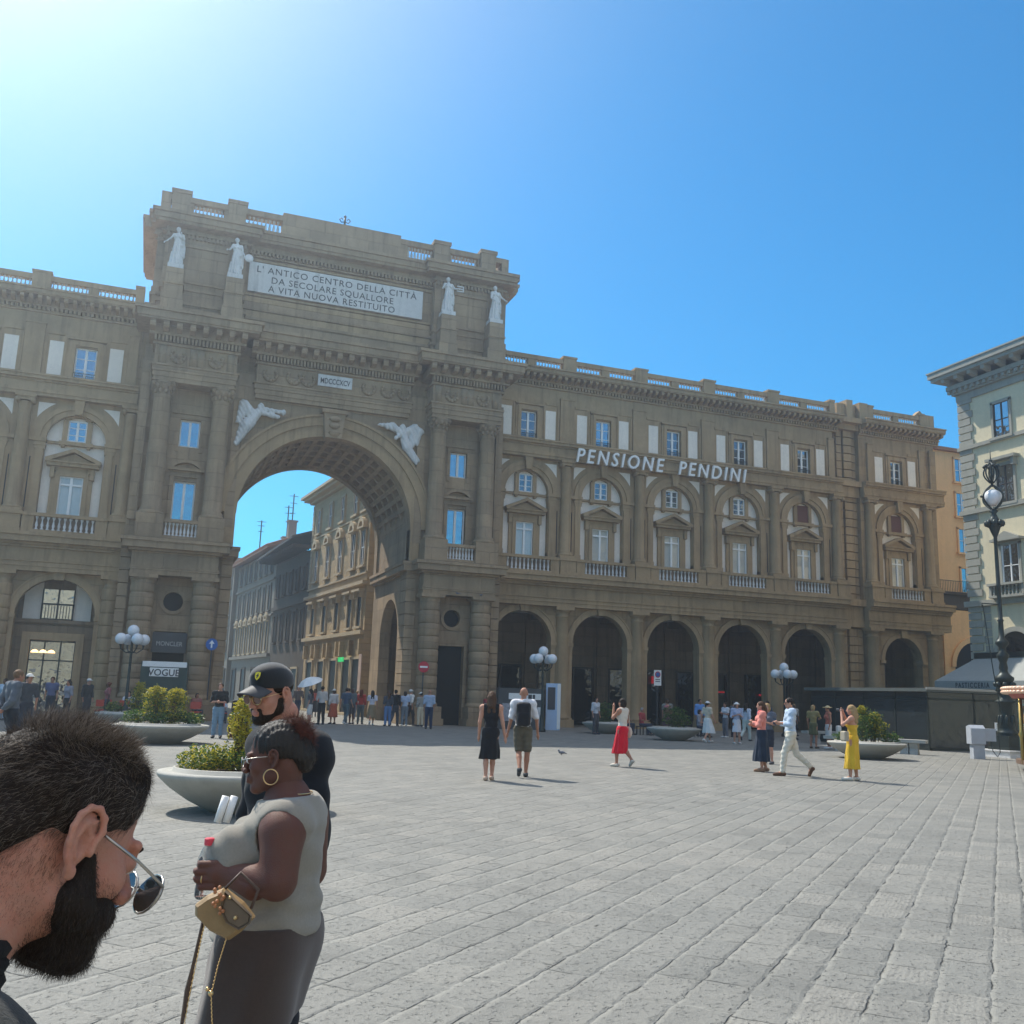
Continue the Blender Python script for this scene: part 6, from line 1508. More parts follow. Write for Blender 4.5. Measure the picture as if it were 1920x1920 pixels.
# ================================================================== PEOPLE IN THE SQUARE
WL = skel(**WALK); W2 = skel(**{**WALK, **WALK2, 'elL': (-.24, .04, 1.13), 'wrL': (-.25, .18, .92), 'elR': (.24, -.12, 1.14), 'wrR': (.25, -.10, .89)})
def J_(*ds, **o):
    q = {}
    for d in ds: q.update(d)
    q.update(o); return skel(**q)
BLK = (.014, .014, .017); NAVY = (.02, .035, .075)
# couple walking away hand in hand
person("woman walking away hand in hand, long brown hair, all in black", (6.28, 17.85), -20, 1.66, J_(wrR=(.29, .02, .86), elR=(.24, -.03, 1.12), anL=(-.07, -.05, .09), toL=(-.09, .12, .03), anR=(.05, .10, .09), toR=(.05, .27, .03), knR=(.06, .10, .5), knL=(-.08, .02, .5)),
       True, 0, 'brown', 'long', 'top', BLK, 0, 'skirt', BLK, (.45, .33, .25), hem=.42, hemw=.20, vox=.013, folds=4)
r_, J, s = person("man walking away, shaved head, white tee and khaki shorts, wearing a black backpack", (7.25, 18.65), -20, 1.77, J_(wrL=(-.30, -.02, .86), elL=(-.24, -.05, 1.12), wrR=(.30, .04, .86), elR=(.27, -.02, 1.13), anL=(-.05, -.28, .20), toL=(-.06, -.20, .06), knL=(-.07, .02, .50), anR=(.08, .04, .09), toR=(.09, .20, .03)),
       False, 1, 'dark', 'bald', 'shirt', (.66, .65, .66), .42, 'shorts', (.115, .10, .07), (.05, .055, .06), vox=.013)
bk = thing("backpack", "black backpack on the back of the man in khaki shorts", "backpack", (0, 0, 0)); bk.location = (7.25, 18.65, 0); bk.rotation_euler.z = R_(-20); bk.scale = (s, s, s)
link("bag_body", sdf_mesh("bag", [('box', ((0, -.19, 1.22), (.145, .085, .235), None, .07)), ('box', ((0, -.26, 1.13), (.11, .04, .13), None, .035))], .012, .03, None, lambda P: wob(P, 40, .004), [cloth(BLK, .6)]), bk)
for sx in (-1, 1):
    mb = MB().mat(cloth(BLK, .6)); mb.smooth = True; mb.tube([(sx*.10, -.13, 1.40), (sx*.12, -.02, 1.475), (sx*.125, .08, 1.44), (sx*.13, .12, 1.3), (sx*.14, .02, 1.05), (sx*.10, -.12, 1.02)], .022, 6); mb.build("strap", bk)
# woman in the red skirt
r_, J, s = person("woman in white sleeveless top and long bright red skirt, one hand raised", (10.95, 21.5), 28, 1.62, J_(elL=(-.24, .14, 1.24), wrL=(-.13, .20, 1.50), elR=(.23, .02, 1.15), wrR=(.22, .16, .98), anL=(-.08, .12, .09), knL=(-.08, .12, .5), toL=(-.09, .28, .03), anR=(.08, -.24, .20), toR=(.09, -.18, .05), knR=(.08, .0, .48)),
       True, 1, 'dark', 'bob', 'top', (.62, .57, .50), 0, 'skirt', (.60, .012, .03), (.55, .5, .42), hem=.34, hemw=.22, vox=.013)
t = thing("handbag", "pale round shoulder bag hanging at the hip of the woman in red", "bag", (10.95, 21.5, 0), R_(28)); t.scale = (s, s, s)
link("bag_body", sdf_mesh("bag", [('ell', ((.24, -.02, .88), (.06, .12, .15)))], .012, .02, mats=[cloth((.6, .5, .42))]), t)
mb = MB().mat(cloth((.6, .5, .42))); mb.smooth = True; mb.tube([(.24, -.06, 1.0), (.2, -.06, 1.3), (.16, -.02, 1.47), (.18, .06, 1.35), (.25, .04, 1.0)], .012, 5); mb.build("strap", t)
# coral cardigan woman
person("woman in coral cardigan and long navy skirt facing left, long brown hair", (14.1, 20.3), 62, 1.66, J_(elL=(-.23, .10, 1.14), wrL=(-.05, .22, 1.22), elR=(.24, .04, 1.13), wrR=(.06, .24, 1.15), anL=(-.07, .02, .09), toL=(-.09, .19, .03), anR=(.07, -.10, .10), toR=(.08, .06, .03)),
       True, 0, 'brown', 'long', 'cardigan', (.68, .24, .19), .9, 'skirt', (.02, .032, .055), (.32, .19, .12), hem=.26, hemw=.26, vox=.013, scarf=(.62, .13, .13))
# striding man
r_, J, s = person("man in light blue shirt and cream trousers striding left, looking at his phone", (14.05, 19.1), 66, 1.76, J_(WALK, elR=(.24, .06, 1.14), wrR=(.10, .30, 1.16), elL=(-.24, .06, 1.14), wrL=(-.12, .28, 1.18), anL=(-.08, .22, .09), knL=(-.08, .16, .5), toL=(-.09, .40, .03), anR=(.08, -.46, .22), knR=(.08, -.14, .50), toR=(.09, -.42, .03)),
       False, 0, 'dark', 'short', 'shirt', (.46, .56, .68), .72, 'trousers', (.62, .58, .49), (.12, .06, .035), vox=.013, glasses=True, fat=1.08)
p = at_local(r_, J, (-.01, .36, 1.2)); tag(MB().mat(DKB).box(-.035, .035, -.006, .006, -.07, .07).build("phone", None, p), "black phone held by the striding man in light blue", "phone")
# yellow dress woman with camera
r_, J, s = person("woman in long yellow strapless dress photographing, long fair hair, white sandals", (14.85, 17.95), 38, 1.64, J_(CAMUP, anL=(-.09, .06, .09), toL=(-.11, .23, .03), anR=(.12, -.04, .09), toR=(.14, .12, .03), knL=(-.09, .05, .5), knR=(.11, .0, .5)),
       True, 0, 'blond', 'long', 'top', (.68, .42, .035), 0, 'skirt', (.68, .42, .035), (.7, .64, .55), hem=.27, hemw=.215, vox=.013, neck=.20, folds=7)
p = at_local(r_, J, (0, .25, 1.62)); cm = thing("camera_body", "dark camera held up by the woman in the yellow dress", "camera", p, R_(38))
MB().mat(DKM).box(-.065, .065, -.03, .03, -.04, .04).build("body", cm); mb = MB().mat(DKM); mb.lathe([(.035, 0), (.035, .07), (.03, .07)], (0, 0, 0), 12); mb.xform(Matrix.Rotation(-PI/2, 4, 'X')); mb.build("lens", cm, (0, .03, 0))
p = at_local(r_, J, (-.27, .12, 1.02)); tag(link("handbag", sdf_mesh("bag", [('box', ((0, 0, 0), (.06, .09, .11), None, .03))], .012, .02, mats=[cloth((.42, .36, .27))]), None, p), "small beige bag on the arm of the woman in yellow", "bag")
# men at left
person("bearded man in grey shirt, dark trousers, hands behind his back", (-2.45, 21.9), -62, 1.80, J_(elL=(-.25, -.10, 1.14), wrL=(-.10, -.18, .98), elR=(.25, -.10, 1.14), wrR=(.10, -.18, .98), head=(0, .07, 1.61), knL=(-.09, .14, .5), anL=(-.1, .22, .09), toL=(-.1, .38, .03), anR=(.1, -.22, .11), toR=(.1, -.08, .03)),
       False, 1, 'lbrown', 'short', 'shirt', (.10, .115, .135), .97, 'trousers', (.02, .022, .03), vox=.016, fat=1.12)
person("man in white cap and dark tee walking before the left shop window", (-3.0, 30.0), -150, 1.76, J_(elL=(-.26, .02, 1.14)), False, 1, 'dark', 'short', 'shirt', (.045, .05, .06), .45, 'trousers', (.03, .035, .05), hat='cap', hatc=(.62, .6, .56), vox=.02)
r_, J, s = person("young person in black tee and blue jeans looking at a phone beside dark suitcases", (2.25, 32.2), 170, 1.70, J_(PHONE, wrR=(.05, .22, 1.16), wrL=(-.05, .22, 1.14)), True, 0, 'brown', 'pony', 'shirt', (.02, .02, .022), .45, 'trousers', (.17, .27, .36), (.03, .03, .03), vox=.018)
for k, (dx, dy, h, c, lb) in enumerate([(.55, -.1, .72, (.10, .035, .025), "dark reddish upright suitcase on wheels before the left arch pier"), (.60, .05, .38, BLK, "black bag lying on top of the reddish suitcase")]):
    o = link("suitcase" if k == 0 else "travel_bag", sdf_mesh("case", [('box', ((0, 0, h/2+.03), (.24, .14, h/2), None, .05))], .02, .02, mats=[cloth(c, .5)]), None, (2.25+dx, 32.2-dy-.2, 0 if k == 0 else .78)); tag(o, lb, "luggage")
# people in and at the edge of the shade, near the arcade
person("woman in white cap, cream top and swinging white skirt walking in the shade", (21.7, 35.0), -75, 1.64, WL, True, 0, 'dark', 'pony', 'top', (.60, .52, .40), .3, 'skirt', (.66, .66, .64), (.7, .7, .7), hat='cap', hatc=(.75, .75, .75), vox=.02, hem=.40, hemw=.30)
person("woman in white bucket hat, pale blue top and white skirt", (22.5, 34.1), 165, 1.64, J_(PHONE), True, 0, 'brown', 'bob', 'shirt', (.36, .42, .58), .5, 'skirt', (.62, .62, .66), (.6, .55, .5), hat='bucket', hatc=(.7, .68, .66), vox=.02, hem=.5, hemw=.19)
person("woman in grey top and dark shorts standing behind the coral cardigan", (16.1, 22.9), 120, 1.62, J_(PHONE), True, 0, 'blond', 'bob', 'shirt', (.12, .13, .16), .45, 'shorts', (.03, .035, .05), (.06, .06, .07), vox=.02)
person("woman in floral red and white blouse and cream trousers", (23.3, 31.6), 30, 1.62, None, True, 0, 'brown', 'bob', 'shirt', (.50, .20, .19), .6, 'trousers', (.58, .55, .47), (.5, .45, .4), vox=.022)
person("woman with curly fair hair in olive dress beside the straw hat", (24.3, 31.6), -60, 1.64, J_(elR=(.25, .16, 1.22), wrR=(.10, .38, 1.18)), True, 1, 'blond', 'bob', 'top', (.24, .20, .09), .3, 'skirt', (.10, .105, .05), (.1, .08, .06), vox=.022, hem=.55, hemw=.18)
person("woman in straw hat, coral strap top and white shorts with pale bag", (24.85, 31.4), 70, 1.62, None, True, 1, 'brown', 'short', 'top', (.45, .14, .10), 0, 'shorts', (.68, .66, .64), (.7, .7, .7), hat='brim', hatc=(.60, .46, .24), vox=.022)
tag(link("handbag", sdf_mesh("bag", [('box', ((0, 0, 0), (.10, .08, .17), None, .06))], .015, .02, mats=[cloth((.66, .65, .62))]), None, (25.2, 31.25, .72)), "white cloth bag at the side of the woman in straw hat", "bag")
person("man in pale blue shirt and navy trousers in shade by the right arch pier", (12.25, 43.4), -15, 1.76, None, False, 1, 'dark', 'bald', 'shirt', (.34, .42, .55), .45, 'trousers', NAVY, vox=.024)
# ---- the crowd: x, y, heading, female, hair style, hair colour, top, bottom kind, bottom colour, pose, hat, label
CROWD = [
 (7.2, 45.6, 60, 1, 'long', 'dark', (.10, .10, .11), 'shorts', (.60, .60, .58), 0, None, "person in charcoal top and white shorts at the left edge of the arch crowd"),
 (7.9, 46.6, 10, 0, 'short', 'dark', (.55, .52, .50), 'trousers', BLK, 2, None, "tall man in pale grey shirt holding the white parasol in the arch"),
 (8.6, 47.4, 20, 1, 'bob', 'brown', (.62, .60, .58), 'skirt', (.42, .10, .05), 0, 'cap', "woman in white top and rust skirt in the arch crowd"),
 (9.1, 46.8, -40, 0, 'short', 'dark', (.06, .09, .14), 'trousers', (.08, .12, .14), 1, None, "man in dark blue tee and teal trousers walking through the arch"),
 (9.6, 47.9, 30, 0, 'bald', 'dark', (.10, .13, .15), 'shorts', (.07, .07, .08), 0, None, "bald man in slate shirt inside the arch crowd"),
 (10.1, 48.2, -20, 1, 'long', 'red', (.40, .05, .04), 'trousers', (.10, .12, .12), 0, None, "woman with auburn hair in deep red top under the arch"),
 (10.4, 47.0, -10, 1, 'long', 'dark', (.60, .58, .64), 'skirt', (.26, .20, .12), 1, None, "woman in pale lilac shirt and tan wrap skirt at the arch"),
 (11.0, 46.2, 5, 1, 'long', 'brown', (.06, .07, .09), 'trousers', (.10, .19, .36), 0, None, "woman in black top and wide blue jeans under the arch"),
 (11.5, 46.8, -30, 0, 'short', 'dark', BLK, 'trousers', (.06, .07, .09), 1, None, "man dressed all in black beside the blue jeans woman"),
 (12.0, 46.9, 0, 1, 'bob', 'dark', (.40, .50, .66), 'trousers', (.16, .2, .24), 0, None, "woman in sky blue blouse near the no parking sign"),
 (12.4, 47.4, -60, 0, 'short', 'grey', (.70, .68, .64), 'trousers', (.05, .05, .06), 1, 'cap', "grey haired man in white cap passing the arch pier"),
 (12.75, 46.7, 20, 1, 'bun', 'dark', (.30, .29, .26), 'trousers', (.58, .50, .36), 0, 'cap', "woman in beige trousers and white cap against the arch pier"),
 (7.0, 52.5, 90, 0, 'short', 'dark', BLK, 'trousers', BLK, 0, None, "dark dressed person far inside the arch on the left"),
 (8.0, 55.0, 160, 0, 'short', 'brown', (.12, .10, .10), 'trousers', NAVY, 1, None, "man in brown shirt coming through the arch from the street"),
 (9.4, 58.0, 170, 1, 'long', 'dark', (.55, .12, .10), 'skirt', (.05, .05, .06), 1, None, "woman in red blouse and black skirt farther up the street"),
 (10.6, 54.0, 0, 0, 'short', 'dark', (.20, .26, .32), 'trousers', (.20, .17, .12), 1, None, "man in steel blue shirt and khaki trousers up the street"),
 (11.6, 56.5, 180, 1, 'pony', 'blond', (.66, .64, .60), 'trousers', (.15, .2, .3), 0, None, "fair haired woman in white tee beyond the arch"),
 (-6.6, 44.0, -90, 1, 'long', 'dark', (.34, .28, .28), 'trousers', (.10, .11, .14), 0, None, "woman with rosy grey top by the left shop window"),
 (-5.9, 44.6, -60, 0, 'short', 'dark', (.05, .05, .06), 'trousers', (.04, .05, .07), 0, None, "man in black jacket at the far left of the queue"),
 (-5.2, 43.6, 150, 1, 'bob', 'dark', (.40, .52, .62), 'trousers', (.34, .44, .56), 0, None, "woman all in pale blue denim before the left shop window"),
 (-4.5, 44.3, -170, 0, 'short', 'dark', (.48, .56, .60), 'trousers', (.06, .07, .1), 0, None, "man in pale teal shirt before the left shop window"),
 (-3.6, 44.9, 170, 0, 'short', 'brown', (.10, .12, .22), 'trousers', (.03, .04, .06), 0, None, "man in royal blue polo near the left shop window"),
 (-2.9, 43.9, 130, 1, 'long', 'dark', (.26, .26, .30), 'trousers', BLK, 0, None, "woman in grey cardigan near the left globe lamp"),
 (-2.2, 44.6, -140, 0, 'short', 'grey', (.04, .045, .05), 'trousers', (.05, .05, .06), 0, 'cap', "man with grey cap and black shirt by the left globe lamp"),
 (-1.4, 44.2, 100, 1, 'bun', 'red', (.30, .10, .10), 'trousers', (.06, .06, .08), 0, None, "woman in maroon top between globe lamp and red chairs"),
 (19.6, 41.2, 200, 1, 'bob', 'dark', (.50, .52, .56), 'trousers', (.07, .07, .08), 0, None, "woman in silver blouse beside the farthest shaded bowl"),
 (25.3, 41.5, 180, 0, 'short', 'dark', (.14, .30, .62), 'trousers', (.05, .06, .09), 0, None, "man in vivid blue tee under the second arcade column"),
 (25.9, 40.2, 100, 1, 'long', 'dark', (.60, .62, .66), 'trousers', (.16, .16, .18), 2, None, "woman in white blouse carrying a bag near the second column"),
 (26.9, 41.0, -80, 0, 'short', 'dark', (.10, .11, .13), 'trousers', (.04, .04, .05), 0, None, "man in graphite shirt right of the shaded bowl"),
 (28.1, 40.4, 150, 1, 'long', 'brown', (.26, .36, .36), 'trousers', (.50, .52, .55), 0, None, "woman in sage top and white trousers under the arcade"),
 (28.9, 41.6, -150, 0, 'short', 'dark', (.30, .36, .40), 'trousers', (.10, .11, .13), 0, None, "man in misty blue shirt under the fourth arch"),
 (29.3, 39.6, -90, 1, 'long', 'dark', (.02, .02, .025), 'skirt', (.03, .03, .04), 0, None, "woman in long black dress behind the white cap woman"),
 (24.9, 37.0, -60, 1, 'long', 'dark', (.50, .54, .62), 'trousers', (.48, .54, .50), 1, None, "woman in ice blue shirt and pale green wide trousers walking right"),
 (27.0, 38.4, 90, 0, 'short', 'dark', (.05, .07, .10), 'trousers', (.03, .03, .04), 1, None, "man in midnight blue clothes behind the bucket hat woman"),
 (30.1, 38.6, 60, 0, 'bald', 'dark', (.05, .05, .06), 'trousers', (.06, .06, .07), 0, None, "bald man in black tee near the pavilion corner"),
 (22.9, 40.4, 30, 1, 'bun', 'brown', (.34, .12, .14), 'skirt', (.10, .05, .06), 0, None, "woman in wine red dress between the shaded bowls"),
 (23.4, 41.3, -30, 0, 'short', 'dark', (.20, .20, .18), 'shorts', (.16, .14, .10), 0, None, "man in moss grey tee and tan shorts by the arcade"),
 (33.0, 44.5, 170, 1, 'long', 'blond', (.56, .50, .46), 'trousers', (.07, .08, .10), 0, None, "fair haired woman under the fifth arcade arch"),
 (16.2, 46.6, 160, 1, 'long', 'dark', (.30, .05, .05), 'trousers', BLK, 0, None, "woman in brick red top just right of the arch pier column"),
]
for k, (x, y, hd_, f, hs_, hc_, tc_, bk_, bc_, po, hat_, lb) in enumerate(CROWD):
    JJ = [None, WL if k % 2 else W2, J_(PHONE)][po]
    person(lb, (x, y), hd_, 1.62+.05*((k*7) % 4)/3+(0 if f else .10), JJ, bool(f), [0, 1, 1, 0, 2][k % 5], hc_, hs_, 'top' if f else 'shirt', tc_, [.3, .5, .95][k % 3], bk_, bc_, (.05, .05, .06) if k % 3 else (.6, .6, .58), hat=hat_, hatc=(.68, .67, .64), vox=.030, hem=[.35, .5][k % 2], group="people crowding under the arch and arcade")
SEAT = [(-.6, 46.0, 1, (.62, .62, .64), "seated person in white at the red cafe chairs, left one"), (1.3, 46.1, 0, (.05, .06, .09), "seated man in dark navy at the red cafe chairs"), (3.3, 45.9, 0, (.52, .60, .68), "seated man in pale blue tee at the right end of the red chairs"), (2.3, 47.4, 1, (.3, .12, .1), "seated woman in russet at the rear row of red chairs"),
        (21.4, 41.8, 1, (.36, .16, .15), "seated woman in dusty rose beside the shaded bowl"), (22.2, 41.6, 0, (.40, .06, .06), "seated man in scarlet shirt beside the shaded bowl"), (24.6, 40.4, 1, (.30, .30, .34), "seated woman in patterned grey beside the arcade"), (31.9, 33.6, 0, (.12, .2, .4), "seated cafe guest in blue behind the pavilion glass")]
for k, (x, y, f, c, lb) in enumerate(SEAT[:7]):
    r_, _, _ = person(lb, (x, y), 170+k*9, 1.68, J_(SIT), bool(f), k % 2, ['dark', 'brown', 'grey'][k % 3], ['short', 'bob'][f], 'shirt', c, .5, 'trousers', (.05, .06, .09), vox=.03, group="people sitting in the shade")
    if k >= 4:
        t = thing("stool", "dark low stool under the %s" % lb.replace("seated ", "").split(" beside")[0], "stool", (x, y, 0), 0); MB().mat(DKM).box(-.2, .2, -.2, .2, .36, .40).build("seat", t)
        for dx in (-.17, .17):
            for dy in (-.17, .17): MB().mat(DKM).box(-.02, .02, -.02, .02, 0, .36).build("leg", t, (dx, dy, 0))
t = thing("parasol", "small white sun parasol held above the arch crowd", "parasol", (7.95, 46.75, 0)); t.rotation_euler = (R_(10), R_(-20), 0)
mb = MB().mat(WHITE); mb.lathe([(.62, 2.05), (.45, 2.19), (.2, 2.29), (0, 2.32)], (0, 0, 0), 8, caps=False); mb.build("canopy", t); mb = MB().mat(IRON); mb.tube([(0, 0, 1.2), (0, 0, 2.32)], .012, 5); mb.build("shaft", t)
# ================================================================== FOREGROUND TRIO
SK_D = skin_mat("deep_brown_skin", (0.13, 0.062, 0.045)); SK_L = skin_mat("rosy_skin", (0.50, 0.265, 0.19)); SK_F = skin_mat("warm_skin", (0.50, 0.255, 0.18))
LIPM = simple("lips_dark", (.13, .05, .045), .4, .1, 40); LIPL = simple("lips_rosy", (.42, .17, .14), .4, .1, 40)
EYEW = simple("eye_white", (.7, .68, .65), .2, .02); EYEI = simple("eye_iris", (.04, .025, .015), .15, .05)
def head_mesh(skin, lip, vox=.0035, nose=1.0, lips=1.0, full=0.0, neckto=None, ear=1.0):
    P = [('ell', ((0, -.014, .042), (.076, .098, .082))), ('ell', ((0, .026, -.03), (.063+full*.006, .066, .088))), ('ell', ((0, -.04, -.03), (.062, .06, .06)))]
    for s in (-1, 1):
        P += [('cap', ((s*.050, .005, -.068), (s*.014, .066, -.104), .022+full*.006, .020)), ('ell', ((s*.041, .060, -.030), (.024, .022, .022)), 'u', .02),
              ('ell', ((s*.031, .103, -.004), (.016, .016, .011)), 's', .012), ('ell', ((s*.031, .083, -.005), (.0145, .0145, .0125)), 'u', .004),
              ('cap', ((s*.014, .094, .014), (s*.046, .080, .016), .009, .007), 'u', .012), ('ell', ((s*.012*nose, .106, -.043), (.0095, .011, .0085)), 'u', .006)]
        # ear
        E_ = lambda a_, b_, o=0.0: (s*(.0795+o+abs(min(a_, 0))*.28), -.010+a_*ear, -.005+b_*ear)
        P += [('ell', (E_(-.004, .002, .001), (.007, .017*ear, .027*ear), (0, 0, s*.28)), 'u', .006), ('ell', (E_(-.002, -.002, .010), (.010, .0085*ear, .013*ear)), 's', .003)]
        hx = [(.010, .002), (.013, .014), (.009, .026), (0, .033), (-.011, .031), (-.019, .022), (-.021, .009), (-.018, -.005), (-.012, -.018), (-.006, -.027)]
        P += [('cap', (E_(*hx[i], .007), E_(*hx[i+1], .007), .0040, .0040), 'u', .003) for i in range(9)]
        ah = [(.002, .020), (-.008, .016), (-.012, .005), (-.011, -.006), (-.005, -.016)]
        P += [('cap', (E_(*ah[i], .0055), E_(*ah[i+1], .0055), .0034, .0034), 'u', .003) for i in range(4)]
        P += [('ell', (E_(-.001, -.030, .004), (.0050, .0068*ear, .0075*ear)), 'u', .005), ('ell', (E_(.010, -.006, .006), (.005, .0045, .0075)), 'u', .004)]
    P += [('ell', ((0, .074, -.108), (.024, .020, .018)), 'u', .015), ('cap', ((0, .090, .004), (0, .114*1.0, -.034), .0085, .0115), 'u', .010), ('ell', ((0, .113, -.039), (.0115*nose, .0105, .0095)), 'u', .008),
          ('ell', ((0, .086, -.070), (.028, .018, .020)), 'u', .012), ('ell', ((0, .108, -.073), (.026, .006, .0018)), 's', .003)]
    Pl = [('cap', ((-.017, .096, -.068), (.017, .096, -.068), .0048*lips, .0048*lips)), ('cap', ((0, .101, -.0672), (0, .1005, -.0672), .0055*lips, .0055*lips)), ('cap', ((-.013, .0965, -.0785), (.013, .0965, -.0785), .0062*lips, .0062*lips)), ]
    P += [(p[0], p[1], 'u', .004) for p in Pl]
    if neckto is not None: P += [('cap', ((0, -.03, -.05), neckto, .056, .062), 'u', .03)]
    me = sdf_mesh("head", P, vox, .022, mats=[skin, lip])
    # lips get their own colour by position
    n = len(me.polygons); ce = np.empty(n*3, np.float32); me.polygons.foreach_get("center", ce); ce = ce.reshape(-1, 3)
    mi = ((np.abs(ce[:, 0]) < .021) & (ce[:, 1] > .088) & (ce[:, 2] < -.0625) & (ce[:, 2] > -.0855) & (np.abs(ce[:, 0])*.35+np.abs(ce[:, 2]+.074) < .0125)).astype(np.int32)
    me.polygons.foreach_set("material_index", mi)
    mb = MB(); mb.smooth = True
    for s in (-1, 1):
        mb.mat(EYEW).ball((s*.031, .0865, -.005), .0125, 14, 10); mb.mat(EYEI).ball((s*.031, .0925, -.005), (.0062, .0078, .0062), 12, 8)
    return join_meshes("head", [(me, Matrix.Identity(4)), (mb.mesh("eyes"), Matrix.Identity(4))])
def strands(src, n, lf, df, width, mats, seed, seg=5, keep=None):
    """single hairs as thin ribbons growing out of the mesh src. df(P,N,rng)->dirs, lf(P)->length"""
    rg = np.random.default_rng(seed)
    nv = len(src.vertices); co = np.empty(nv*3, np.float32); src.vertices.foreach_get("co", co); co = co.reshape(-1, 3)
    no = np.empty(nv*3, np.float32); src.vertices.foreach_get("normal", no); no = no.reshape(-1, 3)
    ok = np.arange(nv) if keep is None else np.nonzero(keep(co, no))[0]
    ix = rg.choice(ok, n); P = co[ix]+rg.normal(0, .0015, (n, 3)); N = no[ix]
    D = df(P, N, rg); D /= np.linalg.norm(D, axis=1)[:, None]+1e-9; L = lf(P)*rg.uniform(.6, 1.25, n)
    G = rg.normal(0, 1, (n, 3)); pts = [P.copy()]; cur = P.copy(); d = (N*.18+D*.82)
    for k in range(seg):
        t = (k+1)/seg; d = d*(1-.45*t)+D*.45*t*1.4+G*.10; d /= np.linalg.norm(d, axis=1)[:, None]
        cur = cur+d*(L/seg)[:, None]; pts.append(cur.copy())
    side = np.cross(d, rg.normal(0, 1, (n, 3))); side /= np.linalg.norm(side, axis=1)[:, None]+1e-9
    V = np.empty((n, seg+1, 2, 3), np.float32)
    for k in range(seg+1):
        w_ = width*(1-.75*k/seg)
        V[:, k, 0] = pts[k]-side*w_/2; V[:, k, 1] = pts[k]+side*w_/2
    base = (np.arange(n)*(seg+1)*2)[:, None]; F = []
    for k in range(seg): F.append(np.stack([base[:, 0]+2*k, base[:, 0]+2*k+1, base[:, 0]+2*k+3, base[:, 0]+2*k+2], 1))
    F = np.stack(F, 1).reshape(-1, 4)
    me = bpy.data.meshes.new("strands"); me.vertices.add(n*(seg+1)*2); me.vertices.foreach_set("co", V.ravel()); me.loops.add(len(F)*4); me.loops.foreach_set("vertex_index", F.astype(np.int32).ravel())
    me.polygons.add(len(F)); me.polygons.foreach_set("loop_start", np.arange(0, len(F)*4, 4, dtype=np.int32)); me.polygons.foreach_set("use_smooth", np.ones(len(F), bool))
    me.polygons.foreach_set("material_index", np.repeat(rg.choice(len(mats), n, p=None), seg).astype(np.int32)); me.update(calc_edges=True)
    for m in mats: me.materials.append(m)
    return me
def strandm(name, col, r=.6):
    m, nt, b = _mat(name); b.inputs["Base Color"].default_value = (*col, 1); b.inputs["Roughness"].default_value = r; b.inputs["Specular IOR Level"].default_value = .25; return m
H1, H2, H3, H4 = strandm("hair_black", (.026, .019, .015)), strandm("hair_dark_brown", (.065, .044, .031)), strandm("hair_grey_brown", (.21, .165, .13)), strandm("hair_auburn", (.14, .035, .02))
def hmat(loc, head, pitch=0, roll=0, sc_=1.0):
    return Matrix.Translation(Vector(loc)) @ Matrix.Rotation(R_(head), 4, 'Z') @ Matrix.Rotation(R_(pitch), 4, 'X') @ Matrix.Rotation(R_(roll), 4, 'Y') @ Matrix.Scale(sc_, 4)
def camloc(right, up, dep):
    return Vector((right*CRX+dep*math.sin(YAW), right*CRY+dep*math.cos(YAW), up))
SILV = simple("silver_metal", (.45, .42, .38), .3, .05, 5, metal=.9); GOLDM = simple("gold_metal", (.75, .52, .25), .28, .05, 5, metal=.9)
LENS = glass("sunglass_lens", base=(.012, .014, .013), refl=.10); LENSO = glass("orange_lens", base=(.12, .035, .015), refl=.10)
def shades(X, parent, frame, lens, w_=.024, h_=.020, y=.112, drop=0.0, temple=.11, thick=.0016, name="sunglasses", tilt=0, lensobj=True):
    t = MB().mat(frame); t.smooth = True
    for s in (-1, 1):
        ring = [(s*(.033+w_*math.cos(2*PI*k/16)), y-abs(math.cos(2*PI*k/16)-(-1 if s > 0 else 1))*0.0-.004*abs(s*(.033+w_*math.cos(2*PI*k/16)))/.033, drop-.008+h_*math.sin(2*PI*k/16)) for k in range(17)]
        t.tube(ring, thick, 5, caps=False)
        t.tube([(s*(.033+w_), y-.008, drop+.002), (s*.073, y-.03, drop+.004), (s*.080, y-temple*.55, drop*.6+.006), (s*.081, y-temple, .006)], thick*1.15, 5)
    t.tube([(-.010, y, drop-.002), (0, y+.003, drop+.001), (.010, y, drop-.002)], thick, 5)
    t.xform(X); g_ = t.build(name, parent)
    if lens:
        l = MB().mat(lens); l.smooth = True
        for s in (-1, 1):
            vs = [(s*.033, y-.002, drop-.008)]+[(s*(.033+w_*.97*math.cos(2*PI*k/16)), y-.004, drop-.008+h_*.97*math.sin(2*PI*k/16)) for k in range(16)]
            l.add(vs, [(0, 1+k, 1+(k+1) % 16) for k in range(16)])
        l.xform(X); l.build("lens", g_)
    return g_
# ------------------------------------------------------------------ woman in the grey top
WD = 69.8
w0 = camloc(-.70, 0, 3.1)
wo = thing("person", "woman in sleeveless grey top and dark skirt, hoop earring, reddish hair bun", "person", w0, R_(WD))
wo.location.z = 0
hX = hmat((0, .012, 1.372), 0, -6, 0, .84)
hm = head_mesh(SK_D, LIPM, .0035, 1.35, 1.45, .6, (0, -.05, -.17))
BP = [('ell', ((0, -.03, 1.11), (.155, .112, .15))), ('cap', ((-.13, -.06, 1.185), (.13, -.06, 1.185), .060, .060)), ('cap', ((0, -.04, 1.18), (0, -.03, 1.27), .062, .055)), ('cap', ((0, -.04, 1.24), (-.13, -.06, 1.19), .05, .055)), ('cap', ((0, -.04, 1.24), (.13, -.06, 1.19), .05, .055)),
      ('ell', ((-.075, .075, 1.085), (.080, .092, .082))), ('ell', ((.075, .075, 1.085), (.080, .092, .082))), ('ell', ((0, .0, .97), (.165, .140, .13))), ('ell', ((0, .0, .86), (.185, .145, .14)))]
